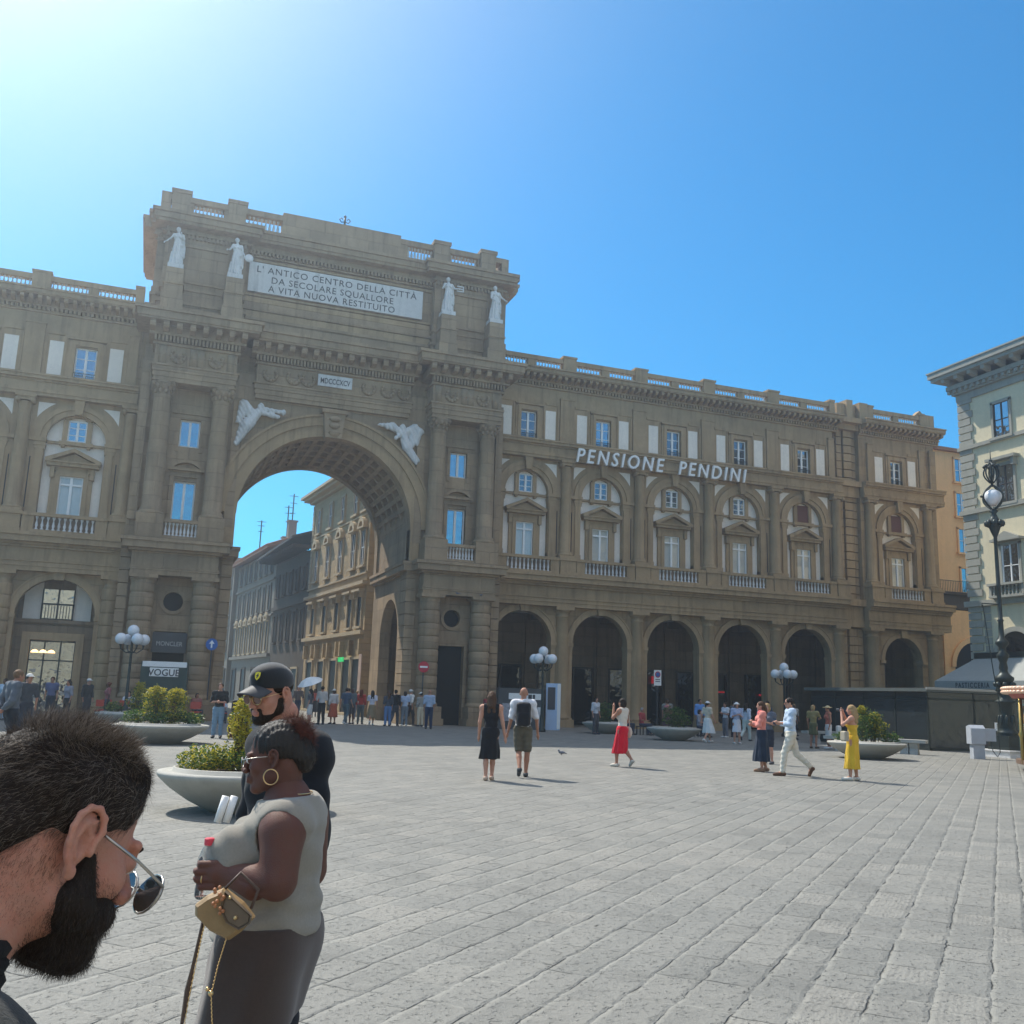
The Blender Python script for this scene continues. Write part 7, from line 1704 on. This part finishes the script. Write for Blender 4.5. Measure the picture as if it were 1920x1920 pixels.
ARM = [('cap', ((-.172, -.066, 1.168), (-.206, -.070, 1.048), .062, .054)), ('cap', ((-.208, -.066, 1.040), (-.155, .075, 1.048), .048, .031), 'u', .02),
       ('cap', ((.175, -.065, 1.165), (.215, -.070, 1.01), .072, .062)), ('cap', ((.215, -.070, 1.00), (.07, .10, 1.03), .055, .03), 'u', .02), ('ell', ((.02, .13, 1.02), (.05, .04, .03)), 'u', .02)]
LEG = []
for s in (-1, 1): LEG += [('cap', ((s*.09, -.0, .84), (s*.09, .035, .44), .095, .065)), ('cap', ((s*.09, .035, .44), (s*.095, .0, .30), .062, .062), 'u', .02), ('cap', ((s*.095, .0, .30), (s*.09, -.03, .09), .06, .035), 'u', .02), ('cap', ((s*.09, -.03, .06), (s*.10, .12, .03), .04, .03), 'u', .02)]
HAND = [('ell', ((-.150, .105, 1.052), (.020, .036, .036)), 'u', .015), ('cap', ((-.15, .08, 1.047), (-.15, .12, 1.05), .030, .028), 'u', .015)]
for i in range(4):
    z = 1.076-.0205*i; y0 = .140-(.004 if i in (0, 3) else 0); ln = [.030, .036, .034, .026][i]
    HAND += [('cap', ((-.158, y0-.01, z), (-.156, y0+ln, z-.003), .0115, .0100), 'u', .006), ('cap', ((-.156, y0+ln, z-.003), (-.128, y0+ln+.012, z-.006), .0098, .0088), 'u', .005), ('cap', ((-.128, y0+ln+.012, z-.006), (-.102, y0+ln+.000, z-.008), .0088, .0078), 'u', .004)]
HAND += [('cap', ((-.140, .100, 1.080), (-.115, .135, 1.094), .0125, .011), 'u', .008), ('cap', ((-.115, .135, 1.094), (-.085, .150, 1.088), .0105, .009), 'u', .004)]
bmsh = sdf_mesh("body", BP+ARM+LEG, .009, .04, mats=[SK_D])
hmsh = sdf_mesh("hand", HAND+[('cap', ((-.185, .0, 1.024), (-.155, .08, 1.046), .040, .030))], .003, .008, mats=[SK_D])
link("body", join_meshes("body", [(bmsh, Matrix.Identity(4)), (hm, hX), (hmsh, Matrix.Identity(4))]), wo)
mb = MB().mat(GOLDM); mb.smooth = True; mb.tube([(-.156+.0115*math.cos(a)*0-.003, .163, 1.0315+.011*math.sin(a)) if False else (-.156+.0112*math.cos(a), .160, 1.033+.0112*math.sin(a)) for a in [2*PI*k/12 for k in range(13)]], .0022, 5, caps=False); mb.build("ring", wo)
GREYT = simple("grey_knit", (.27, .245, .205), .95, .10, 130, .0008, spec=.1, sheen=.2)
def topcut(P):
    x, y, z = P[..., 0], P[..., 1], P[..., 2]
    hem = .862+.06*(y*-1+.0)*.5+.004*np.sin(y*40)
    d = np.maximum(hem-z, z-(1.262-.22*np.clip(y+.05, 0, 1)))
    arm = np.minimum(.066-np.sqrt(((z-1.155)/1.15)**2+(y+.055)**2), np.abs(x)-.128)      # armholes
    return np.maximum(d, arm)
link("top", sdf_mesh("top", [p for p in BP if p[0] != 'x'], .006, .045, topcut, lambda P: .0028*np.sin(P[..., 2]*95+np.sin(P[..., 1]*30)*2)*np.clip(1.05-P[..., 2], 0, .1)*10+wob(P, 28, .007)+.0045*np.sin(62*(P[..., 2]+.55*P[..., 1])+2*np.sin(P[..., 0]*14))*np.exp(-((P[..., 2]-1.03)/.09)**2)+.003*np.sin(75*(P[..., 2]-.9*P[..., 1]))*np.exp(-((P[..., 2]-1.17)/.05)**2), [GREYT], .013), wo)
mb = MB().mat(simple("collar_rib", (.21, .205, .19), .95, .1, 200)); mb.smooth = True
mb.tube([(.075*math.sin(a)*1.05, -.035+.068*math.cos(a), 1.248-.075*max(math.cos(a), 0)**1.5) for a in [2*PI*k/24 for k in range(25)]], .008, 6, caps=False); mb.build("neckband", wo)
SKRT = simple("dark_brown_skirt", (.055, .035, .027), .9, .12, 90, .0008, sheen=.3)
def skcut(P):
    x, y, z = P[..., 0], P[..., 1], P[..., 2]
    return np.maximum(np.maximum(z-.905, .20-z), np.maximum(-(y+.10)-(z-.62)*1.0, -1) if True else -1)
link("skirt", sdf_mesh("skirt", [('ell', ((0, .0, .87), (.188, .148, .14))), ('cap', ((-.075, .0, .80), (-.07, .07, .30), .133, .115)), ('cap', ((.075, .0, .80), (.07, .07, .30), .133, .115)), ('cap', ((0, .07, .74), (0, .115, .30), .10, .08))], .008, .05, skcut, lambda P: .007*np.sin(P[..., 1]*38+P[..., 2]*11+P[..., 0]*9)+wob(P, 15, .011), [SKRT], .006), wo)
for s in (-1, 1): link("shoe", sdf_mesh("shoe", [('cap', ((s*.09, -.05, .035), (s*.10, .125, .028), .042, .036))], .01, .02, mats=[cloth((.3, .26, .2), .6)]), wo)
# hair: cornrow-like cap with a reddish bun
def hair_w(root):
    P = [('ell', ((0, -.022, .046), (.083, .104, .086))), ('ell', ((0, -.105, -.01), (.050, .04, .055)), 'u', .04)]
    Pc = P+[('ell', ((0, .085, -.035), (.085, .075, .082)), 's', .01), ('ell', ((.09, .0, -.035), (.03, .035, .05)), 's', .01), ('ell', ((-.09, .0, -.035), (.03, .035, .05)), 's', .01), ('ell', ((0, .02, -.12), (.12, .11, .06)), 's', .01)]
    cap_ = sdf_mesh("hair", Pc, .0035, .02, None, lambda P: .0022*np.sin(P[..., 0]*260+P[..., 1]*60)+.0012*np.sin(P[..., 1]*400), [simple("braided_hair", (.022, .018, .016), .5, .3, 120, .002)])
    st_ = strands(cap_, 2600, lambda P: np.full(len(P), .012), lambda P, N, r: np.array([0, -1, .2])+N*.2+r.normal(0, .15, P.shape), .0010, [H1, H2], 11)
    o = link("hair", join_meshes("hair", [(cap_, hX), (st_, hX)]), root)
    b0 = sdf_mesh("bun", [('ell', ((0, -.075, .108), (.034, .036, .03))), ('ell', ((-.01, -.10, .085), (.034, .03, .036))), ('ell', ((.012, -.115, .06), (.024, .024, .03)))], .004, .02, mats=[simple("auburn_bun", (.10, .028, .018), .6, .4, 90, .004)])
    s2 = strands(b0, 2600, lambda P: np.full(len(P), .035), lambda P, N, r: np.cross(N, [0, .3, 1])+N*.7+r.normal(0, .5, P.shape), .0009, [H4, H4, H2], 12)
    link("hair_bun", join_meshes("hair_bun", [(b0, hX), (s2, hX)]), root)
hair_w(wo)
shades(hX, wo, SILV, None, .025, .019, .116, -.002, .115, .0016, "eyeglasses")
mb = MB().mat(GOLDM); mb.smooth = True
for s in (-1, 1):
    mb = MB().mat(GOLDM); mb.smooth = True; mb.tube([(s*.094, -.004+.026*math.sin(a), -.066+.027*math.cos(a)) for a in [2*PI*k/24 for k in range(25)]], .0022, 6, caps=False)
    mb.xform(hX); mb.build("hoop_earring", wo)
mb = MB().mat(GOLDM); mb.smooth = True; mb.tube([(.082*math.sin(a), -.035+.075*math.cos(a)+.02*max(math.cos(a), 0), 1.268-.062*max(math.cos(a), 0)) for a in [2*PI*k/30 for k in range(31)]], .0018, 5, caps=False)
for k in range(5): mb.ball((.03*math.sin(k*.4-.8), .062, 1.204), .005, 6, 5)
mb.build("necklace", wo)
# things she carries
bt = thing("water_bottle", "clear plastic water bottle with red cap in the woman's hand", "bottle", (0, 0, 0)); bt.location = (w0[0], w0[1], 0); bt.rotation_euler.z = R_(WD)
PET, _nt, _b = _mat("clear_plastic"); _b.inputs["Base Color"].default_value = (.93, .95, .95, 1); _b.inputs["Roughness"].default_value = .08; _b.inputs["Transmission Weight"].default_value = .92; _b.inputs["IOR"].default_value = 1.12
c = (-.122, .158, .972)
mb = MB().mat(PET); mb.smooth = True; mb.lathe([(.0, 0), (.026, .002), (.031, .010), (.0305, .03), (.028, .04), (.031, .05), (.031, .095), (.028, .115), (.018, .142), (.0125, .150), (.0125, .156)], c, 24); mb.build("bottle_body", bt)
mb = MB().mat(simple("red_cap", (.65, .06, .09), .4, .03)); mb.lathe([(.0145, .150), (.0148, .154), (.0148, .168), (.0125, .170)], c, 20); mb.build("cap", bt)
bg_ = thing("handbag", "mustard yellow leather handbag with dark strap and fine chains hanging from the woman's arm", "bag", (0, 0, 0)); bg_.location = (w0[0], w0[1], 0); bg_.rotation_euler.z = R_(WD)
MUS = simple("mustard_leather", (.30, .19, .085), .55, .12, 26, .0015); BRN = simple("brown_leather", (.10, .062, .045), .5, .15, 26, .001)
qd = [(.130, .992), (.100, 1.015), (.060, 1.034), (.005, .998), (-.028, .962), (.005, .925), (.032, .905), (.085, .928), (.128, .966)]
def slab(mb, pts, x0, x1):
    n = len(pts); cy = sum(p[0] for p in pts)/n; cz = sum(p[1] for p in pts)/n
    rows = [(x0+.010, .90), (x0, .0)] ; vs = []
    prof = [(x0, .86), (x0+.012, 1.0), ((x0+x1)/2, 1.04), (x1-.012, 1.0), (x1, .86)]
    for xx, k in prof: vs += [(xx, cy+(p[0]-cy)*k, cz+(p[1]-cz)*k) for p in pts]
    fs = [(j*n+i, j*n+(i+1) % n, (j+1)*n+(i+1) % n, (j+1)*n+i) for j in range(len(prof)-1) for i in range(n)]+[tuple(range(n-1, -1, -1)), tuple(range((len(prof)-1)*n, len(prof)*n))]
    mb.add(vs, fs)
mb = MB().mat(MUS); slab(mb, qd, -.315, -.255); mb.build("bag_body", bg_)
mb = MB().mat(simple("grey_brown_flap", (.16, .115, .075), .6, .12, 26, .001)); slab(mb, [(.045, 1.034), (-.03, .975), (-.028, .955), (.0, .938), (.035, .955), (.055, .99)], -.324, -.318); mb.build("flap", bg_)
mb = MB().mat(GOLDM); mb.smooth = True; mb.ball((-.326, .012, .968), .006, 8, 6); mb.ball((-.33, .03, 1.02), .005, 6, 5); mb.build("clasp", bg_)
mb = MB().mat(BRN); mb.smooth = True
mb.tube([(-.28, .11, .955), (-.27, .12, .90), (-.26, .135, .82), (-.25, .145, .76), (-.25, .155, .66), (-.24, .15, .45)], [.005, .005, .005, .009, .004, .004], 6)
mb.tube([(-.285, .06, 1.03), (-.275, .02, 1.075), (-.262, -.03, 1.03), (-.29, -.02, .985)], .0045, 6); mb.build("strap", bg_)
def chain(pts, n, mb, r=.0026):
    pts = [Vector(p) for p in pts]; L = len(pts)-1
    for i in range(n):
        t = i/(n-1)*L; k = min(int(t), L-1); p = pts[k].lerp(pts[k+1], t-k); d = (pts[k+1]-pts[k]).normalized()*.0042; q = Vector((.0016, 0, 0)) if i % 2 else Vector((0, .0016, 0))
        mb.tube([p-d+q, p+d-q], .0013, 4)
for pts, n in (([(-.315, .035, .91), (-.30, .055, .84), (-.28, .072, .76), (-.27, .065, .68), (-.26, .06, .45)], 62), ([(-.305, .10, .94), (-.29, .115, .86), (-.27, .135, .74), (-.26, .148, .62), (-.25, .15, .45)], 66)):
    mb = MB().mat(GOLDM); chain(pts, n, mb); 
    if n == 62:
        mb.smooth = True; mb.ball((-.285, .072, .765), .008, 8, 6); mb.ball((-.285, .082, .775), .006, 8, 6)
    mb.build("chain", bg_)
# pendant cord of beads near the bag mouth
mb = MB().mat(simple("amber_beads", (.42, .17, .07), .35, .2, 40)); mb.smooth = True
for k in range(12): mb.ball((-.33, .060+.014*math.sin(k*1.1), 1.045-.006*k), .0055, 6, 5)
mb.build("bead_charm", bg_)
# ------------------------------------------------------------------ man in black cap behind her
m0 = camloc(-.862, 0, 3.92); MH = 112
sM = .945
Jm = J_(wrL=(.06, .17, .98), elL=(-.25, .0, 1.10), elR=(.27, -.03, 1.13), wrR=(.28, .06, .90), head=(0, .03, 1.635))
hl = (-.0, .088, 1.652)
hXm = hmat(hl, 12, -10, 0, .91)
def hair_m(root):
    P = [('ell', ((0, -.016, .040), (.080, .102, .086)))]
    c_ = sdf_mesh("hair", P+[('ell', ((0, .09, .0), (.09, .07, .12)), 's', .01), ('ell', ((0, .0, -.10), (.12, .14, .07)), 's', .01)], .005, .02, mats=[HAIRS['dark']])
    link("hair", join_meshes("hair", [(c_, hXm)]), root)
    P = [('cap', ((s*.052, .008, -.066), (s*.014, .070, -.106), .025, .024)) for s in (-1, 1)]+[('cap', ((s*.068, .004, -.03), (s*.054, .012, -.07), .014, .02)) for s in (-1, 1)]+[('ell', ((0, .082, -.108), (.026, .020, .020)), 'u', .015), ('cap', ((-.024, .092, -.060), (.024, .092, -.060), .0065, .0065), 'u', .006), ('cap', ((-.027, .09, -.062), (-.025, .083, -.095), .007, .009), 'u', .006), ('cap', ((.027, .09, -.062), (.025, .083, -.095), .007, .009), 'u', .006)]
    P += [('ell', ((0, .104, -.0735), (.0185, .02, .0095)), 's', .003)]
    b_ = sdf_mesh("beard", P, .004, .015, mats=[HAIRS['dark']])
    s2 = strands(b_, 2600, lambda P: np.full(len(P), .007), lambda P, N, r: N*.8+np.array([0, .1, -.6])+r.normal(0, .3, P.shape), .0009, [H1, H2], 21, 3)
    link("beard", join_meshes("beard", [(b_, hXm), (s2, hXm)]), root)
    # cap
    cb_ = simple("black_cotton", (.013, .015, .018), .8, .15, 90, .0006, sheen=.3)
    crown = sdf_mesh("cap", [('ell', ((0, -.012, .052), (.086, .106, .080))), ('ell', ((0, .012, .092), (.066, .080, .044)))], .004, .03, lambda P: (.026+.12*np.clip(P[..., 1], -1, 1)-.30*np.clip(-P[..., 1]-.03, 0, 1))-P[..., 2], None, [cb_])
    mb = MB().mat(simple("grey_cap_brim", (.05, .052, .058), .6, .1, 60)); mb.smooth = True
    vs = []; nx, ny = 16, 6
    for j in range(ny+1):
        for i in range(nx+1):
            u = -1+2*i/nx; v = j/ny; x = u*.078*(1-.12*v*v); y = .058+.034*(1-u*u)+v*(.088*(1-.30*u*u)); z = .040-.020*v+.012*(1-u*u)*(1-v*.3)-.020*u*u
            vs.append((x, y, z))
    m_ = len(vs); vs += [(x, y, z-.003) for x, y, z in vs]
    fs = []
    for j in range(ny):
        for i in range(nx):
            a = j*(nx+1)+i; fs += [(a, a+1, a+nx+2, a+nx+1), (m_+a, m_+a+nx+1, m_+a+nx+2, m_+a+1)]
    for i in range(nx): a = ny*(nx+1)+i; fs.append((a, a+1, m_+a+1, m_+a))
    for j in range(ny):
        a = j*(nx+1); fs.append((a+nx+1, a, m_+a, m_+a+nx+1)); a = j*(nx+1)+nx; fs.append((a, a+nx+1, m_+a+nx+1, m_+a))
    mb.add(vs, fs)
    cp_ = link("cap", join_meshes("cap", [(crown, hXm)]), root); link("brim", join_meshes("brim", [(mb.mesh("brim"), hXm)]), cp_)
    # yellow shield emblem with a small black horse-like mark
    sh = [(-.013, .017), (0, .020), (.013, .017), (.013, .0), (.009, -.010), (0, -.019), (-.009, -.010), (-.013, .0)]
    e_ = MB().mat(simple("emblem_yellow", (.75, .62, .04), .5, .02)); e_.prism(sh, -.0015, 0); e_.mat(INK)
    e_.prism([(-.005, -.009), (-.002, -.002), (-.006, .001), (-.007, .005), (-.003, .004), (-.001, .010), (.003, .013), (.006, .010), (.003, .008), (.004, .003), (.007, .002), (.006, -.001), (.003, .0), (.002, -.008), (-.001, -.004), (-.003, -.010)], -.003, -.0015)
    e_.xform(Matrix.Rotation(PI, 4, 'Z'))
    E = hXm @ Matrix.Translation((-.030, .0905+.005, .092)) @ Matrix.Rotation(R_(18), 4, 'Z') @ Matrix.Rotation(R_(28), 4, 'X')
    e_.xform(E); e_.build("emblem", cp_)
    shades(hXm, root, GOLDM, LENSO, .026, .021, .114, -.004, .112, .0015)
hmm = head_mesh(SK_L, LIPL, .0042, 1.1, 1.0, .5, (0, -.05, -.17))
r_, J, s = person("bearded man in black cap with yellow shield, sunglasses and black tee", m0[:2], MH, 1.745*sM, Jm, False, 0, 'dark', 'bald', 'shirt', (.013, .015, .019), .62, 'trousers', (.02, .022, .028), (.03, .03, .03),
                  vox=.011, fat=1.17, head=(hmm, hXm), skinm=SK_L, hairfn=hair_m, toplen=.06)
# checker badge on the shoulder and white rim
BW = MB().mat(WHITE)
for i in range(5):
    for j in range(3):
        if (i+j) % 2 == 0: BW.box(-.027+i*.0115, -.027+i*.0115+.010, -.001, .001, -.017+j*.0115, -.017+j*.0115+.010)
p = camloc(-.752, 1.306, 3.60); bd_ = BW.build("checker_badge"); bd_.parent = r_
bd_.matrix_parent_inverse = Matrix.Identity(4); 
rm = Matrix.LocRotScale(r_.location, r_.rotation_euler, r_.scale)
bd_.matrix_local = rm.inverted() @ (Matrix.Translation(p) @ Matrix.Rotation(-YAW, 4, 'Z'))
wt = MB().mat(WHITE); wt.smooth = True
for q in (-.5, .5): wt.tube([(q*.030, 0, -.045), (q*.030+.022, 0, .045)], .0135, 12)
tag(wt.build("white_case", None, camloc(-1.0, 1.15, 3.60), -YAW), "pair of white rolled tubes held by the man in the black cap", "case")
# ------------------------------------------------------------------ man with bowed head, nearest to the viewer
F0H = -60; PD = -23
earw = camloc(-.395, 1.430, .955)
Rf = Matrix.Rotation(R_(F0H), 4, 'Z') @ Matrix.Rotation(R_(PD), 4, 'X') @ Matrix.Rotation(R_(-3), 4, 'Y')
Cw = camloc(-.544, 1.394, 1.24)
sF = .92
bh = (Rf @ Vector((0, -.07, -.165)))+Cw            # base of the neck
rootw = Vector((bh[0], bh[1], 0))-Vector((math.cos(R_(F0H))*0-math.sin(R_(F0H))*.02, math.cos(R_(F0H))*.02, 0))*1.0
zn = bh[2]/sF
dz = zn-1.49-.02
def sh_(k): v = skel()[k].copy(); v[2] += dz; return tuple(v)
Jf = skel(**{k: sh_(k) for k in ('chest', 'waist', 'hip', 'shL', 'shR', 'elL', 'elR', 'wrL', 'wrR', 'hpL', 'hpR', 'neck')})
Jf['head'] = Jf['neck']+[0, .06, .12]
inv = (Matrix.Translation(rootw) @ Matrix.Rotation(R_(F0H), 4, 'Z') @ Matrix.Scale(sF, 4)).inverted()
hXf = inv @ Matrix.Translation(Cw) @ Rf
def fg_hair(root):
    base = [('ell', ((0, -.016, .046), (.081, .103, .084))), ('ell', ((0, .018, .096), (.050, .050, .020)), 'u', .03), ('ell', ((0, -.085, -.01), (.060, .04, .06)), 'u', .03)]
    cutp = [('ell', ((0, .112, .006), (.088, .078, .090)), 's', .01), ('ell', ((0, .098, -.045), (.085, .056, .085)), 's', .01), ('ell', ((.083, .002, -.028), (.022, .040, .052)), 's', .008), ('ell', ((-.083, .002, -.028), (.022, .040, .052)), 's', .008), ('ell', ((0, .02, -.135), (.12, .12, .075)), 's', .012)]
    hc_ = sdf_mesh("hair", base+cutp, .003, .02, None, lambda P: wob(P, 95, .004), [HAIRS['dark']])
    def flow(P, N, r):
        x, y, z = P[:, 0], P[:, 1], P[:, 2]
        D = np.zeros_like(P); top = np.clip((z-.05)/.06, 0, 1)[:, None]
        D += top*np.array([.15, .10, .16])+(1-top)*np.array([0, -.55, -.65])
        sw = np.stack([np.sin(z*60+y*30), np.cos(x*55), np.sin(y*70)], 1)*.35
        return D+N*(.10+.35*top)+sw*(.3+.9*top)+r.normal(0, .16, P.shape)
    lf = lambda P: np.where(P[:, 2] > .085, .020-.012*np.clip(P[:, 1]/.06, 0, 1), np.where(P[:, 2] > .04, .020, .011))
    st1 = strands(hc_, 26000, lf, flow, .00045, [H1, H2, H2, H3, H3], 31, 5)
    st2 = strands(hc_, 3400, lambda P: np.full(len(P), .024), lambda P, N, r: np.array([.1, .25, .35])+N*.6+r.normal(0, .35, P.shape), .0005, [H2, H3, H3], 32, 6, keep=lambda c, n: (c[:, 2] > .098) & (c[:, 1] < .03))  # paler crown tufts: greying hair, plus sunlight put into the strand colour
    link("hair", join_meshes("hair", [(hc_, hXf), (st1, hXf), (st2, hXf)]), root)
    P = [('cap', ((s*.054, .010, -.064), (s*.014, .072, -.112), .0225, .0225)) for s in (-1, 1)]+[('cap', ((s*.0675, .014, -.018), (s*.056, .026, -.07), .0085, .026)) for s in (-1, 1)]+[('ell', ((s*.044, .062, -.072), (.022, .028, .026))) for s in (-1, 1)]+[('ell', ((0, .076, -.114), (.026, .021, .022)), 'u', .015), ('cap', ((-.024, .093, -.060), (.024, .093, -.060), .0065, .0065), 'u', .006), ('ell', ((0, .045, -.115), (.045, .05, .025)), 'u', .02)]
    P += [('cap', ((s*.028, .088, -.062), (s*.028, .078, -.10), .010, .012), 'u', .008) for s in (-1, 1)]+[('ell', ((0, .106, -.0735), (.0185, .02, .0095)), 's', .003)]
    b_ = sdf_mesh("beard", P, .003, .012, None, lambda P: wob(P, 140, .003), [HAIRS['dark']])
    s2 = strands(b_, 15000, lambda P: np.where(P[:, 2] < -.08, .008, .005), lambda P, N, r: N*.4+np.array([0, .05, -.8])+r.normal(0, .28, P.shape), .0005, [H1, H1, H2], 33, 4)
    s3 = strands(hmf, 7000, lambda P: np.full(len(P), .0045), lambda P, N, r: N*.5+np.array([0, .05, -.7])+r.normal(0, .3, P.shape), .00035, [H1, H2], 34, 2, keep=lambda c, n: (c[:, 1] > -.01) & (c[:, 2] < -.020-.25*np.clip(c[:, 1], 0, .1)) & (c[:, 2] > -.17) & (np.abs(c[:, 0]) > .022) & (np.abs(c[:, 0]) < .075))
    s4 = strands(hmf, 6000, lambda P: np.where(P[:, 2] > -.05, .007, .003), lambda P, N, r: N*.25+np.array([0, -.2, -.9])+r.normal(0, .2, P.shape), .00035, [H1, H2, H2], 35, 2, keep=lambda c, n: (c[:, 1] < -.015) & (c[:, 2] < .0) & (c[:, 2] > -.105) & (np.abs(c[:, 0]) < .074))
    link("beard", join_meshes("beard", [(b_, hXf), (s2, hXf), (s3, hXf)]), root); link("nape_hair", join_meshes("nape_hair", [(s4, hXf)]), root)
    # eyebrows
    eb = sdf_mesh("brow", [('cap', ((s*.014, .101, .013), (s*.046, .088, .015), .004, .003)) for s in (-1, 1)], .0022, .002, mats=[HAIRS['dark']]); link("eyebrows", join_meshes("eyebrows", [(eb, hXf)]), root)
    shades(hXf @ Matrix.Translation((0, .010, .004)) @ Matrix.Rotation(R_(-7), 4, 'X'), root, SILV, LENS, .029, .025, .128, -.010, .125, .0017)
hmf = head_mesh(SK_F, LIPL, .0024, 1.0, 1.0, 0.0, (0, -.075, -.20), 1.18)
r_, J, s = person("man with bowed head, tousled dark hair, full beard and sunglasses, nearest the viewer", rootw[:2], F0H, 1.745*sF, Jf, False, 0, 'dark', 'bald', 'shirt', (.035, .037, .036), .5, 'trousers', (.03, .035, .05), (.03, .03, .03),
                  vox=.010, fat=1.08, head=(hmf, hXf), skinm=SK_F, hairfn=fg_hair, neck=-.03)
# stand-up collar
mb = MB().mat(simple("black_collar", (.010, .010, .011), .9, .1, 80, .001)); mb.smooth = True
nk = J['neck']
ring = lambda r, z, yo: [(r*math.sin(a), nk[1]+yo+r*.95*math.cos(a), z-.018*math.cos(a)) for a in [2*PI*k/28 for k in range(29)]]
[mb.tube([Vector(p) for p in ring(.078+.004*q, nk[2]+.052-.018*q, .030-.006*q)], .013, 7, caps=False) for q in range(5)]; mb.build("collar", r_)
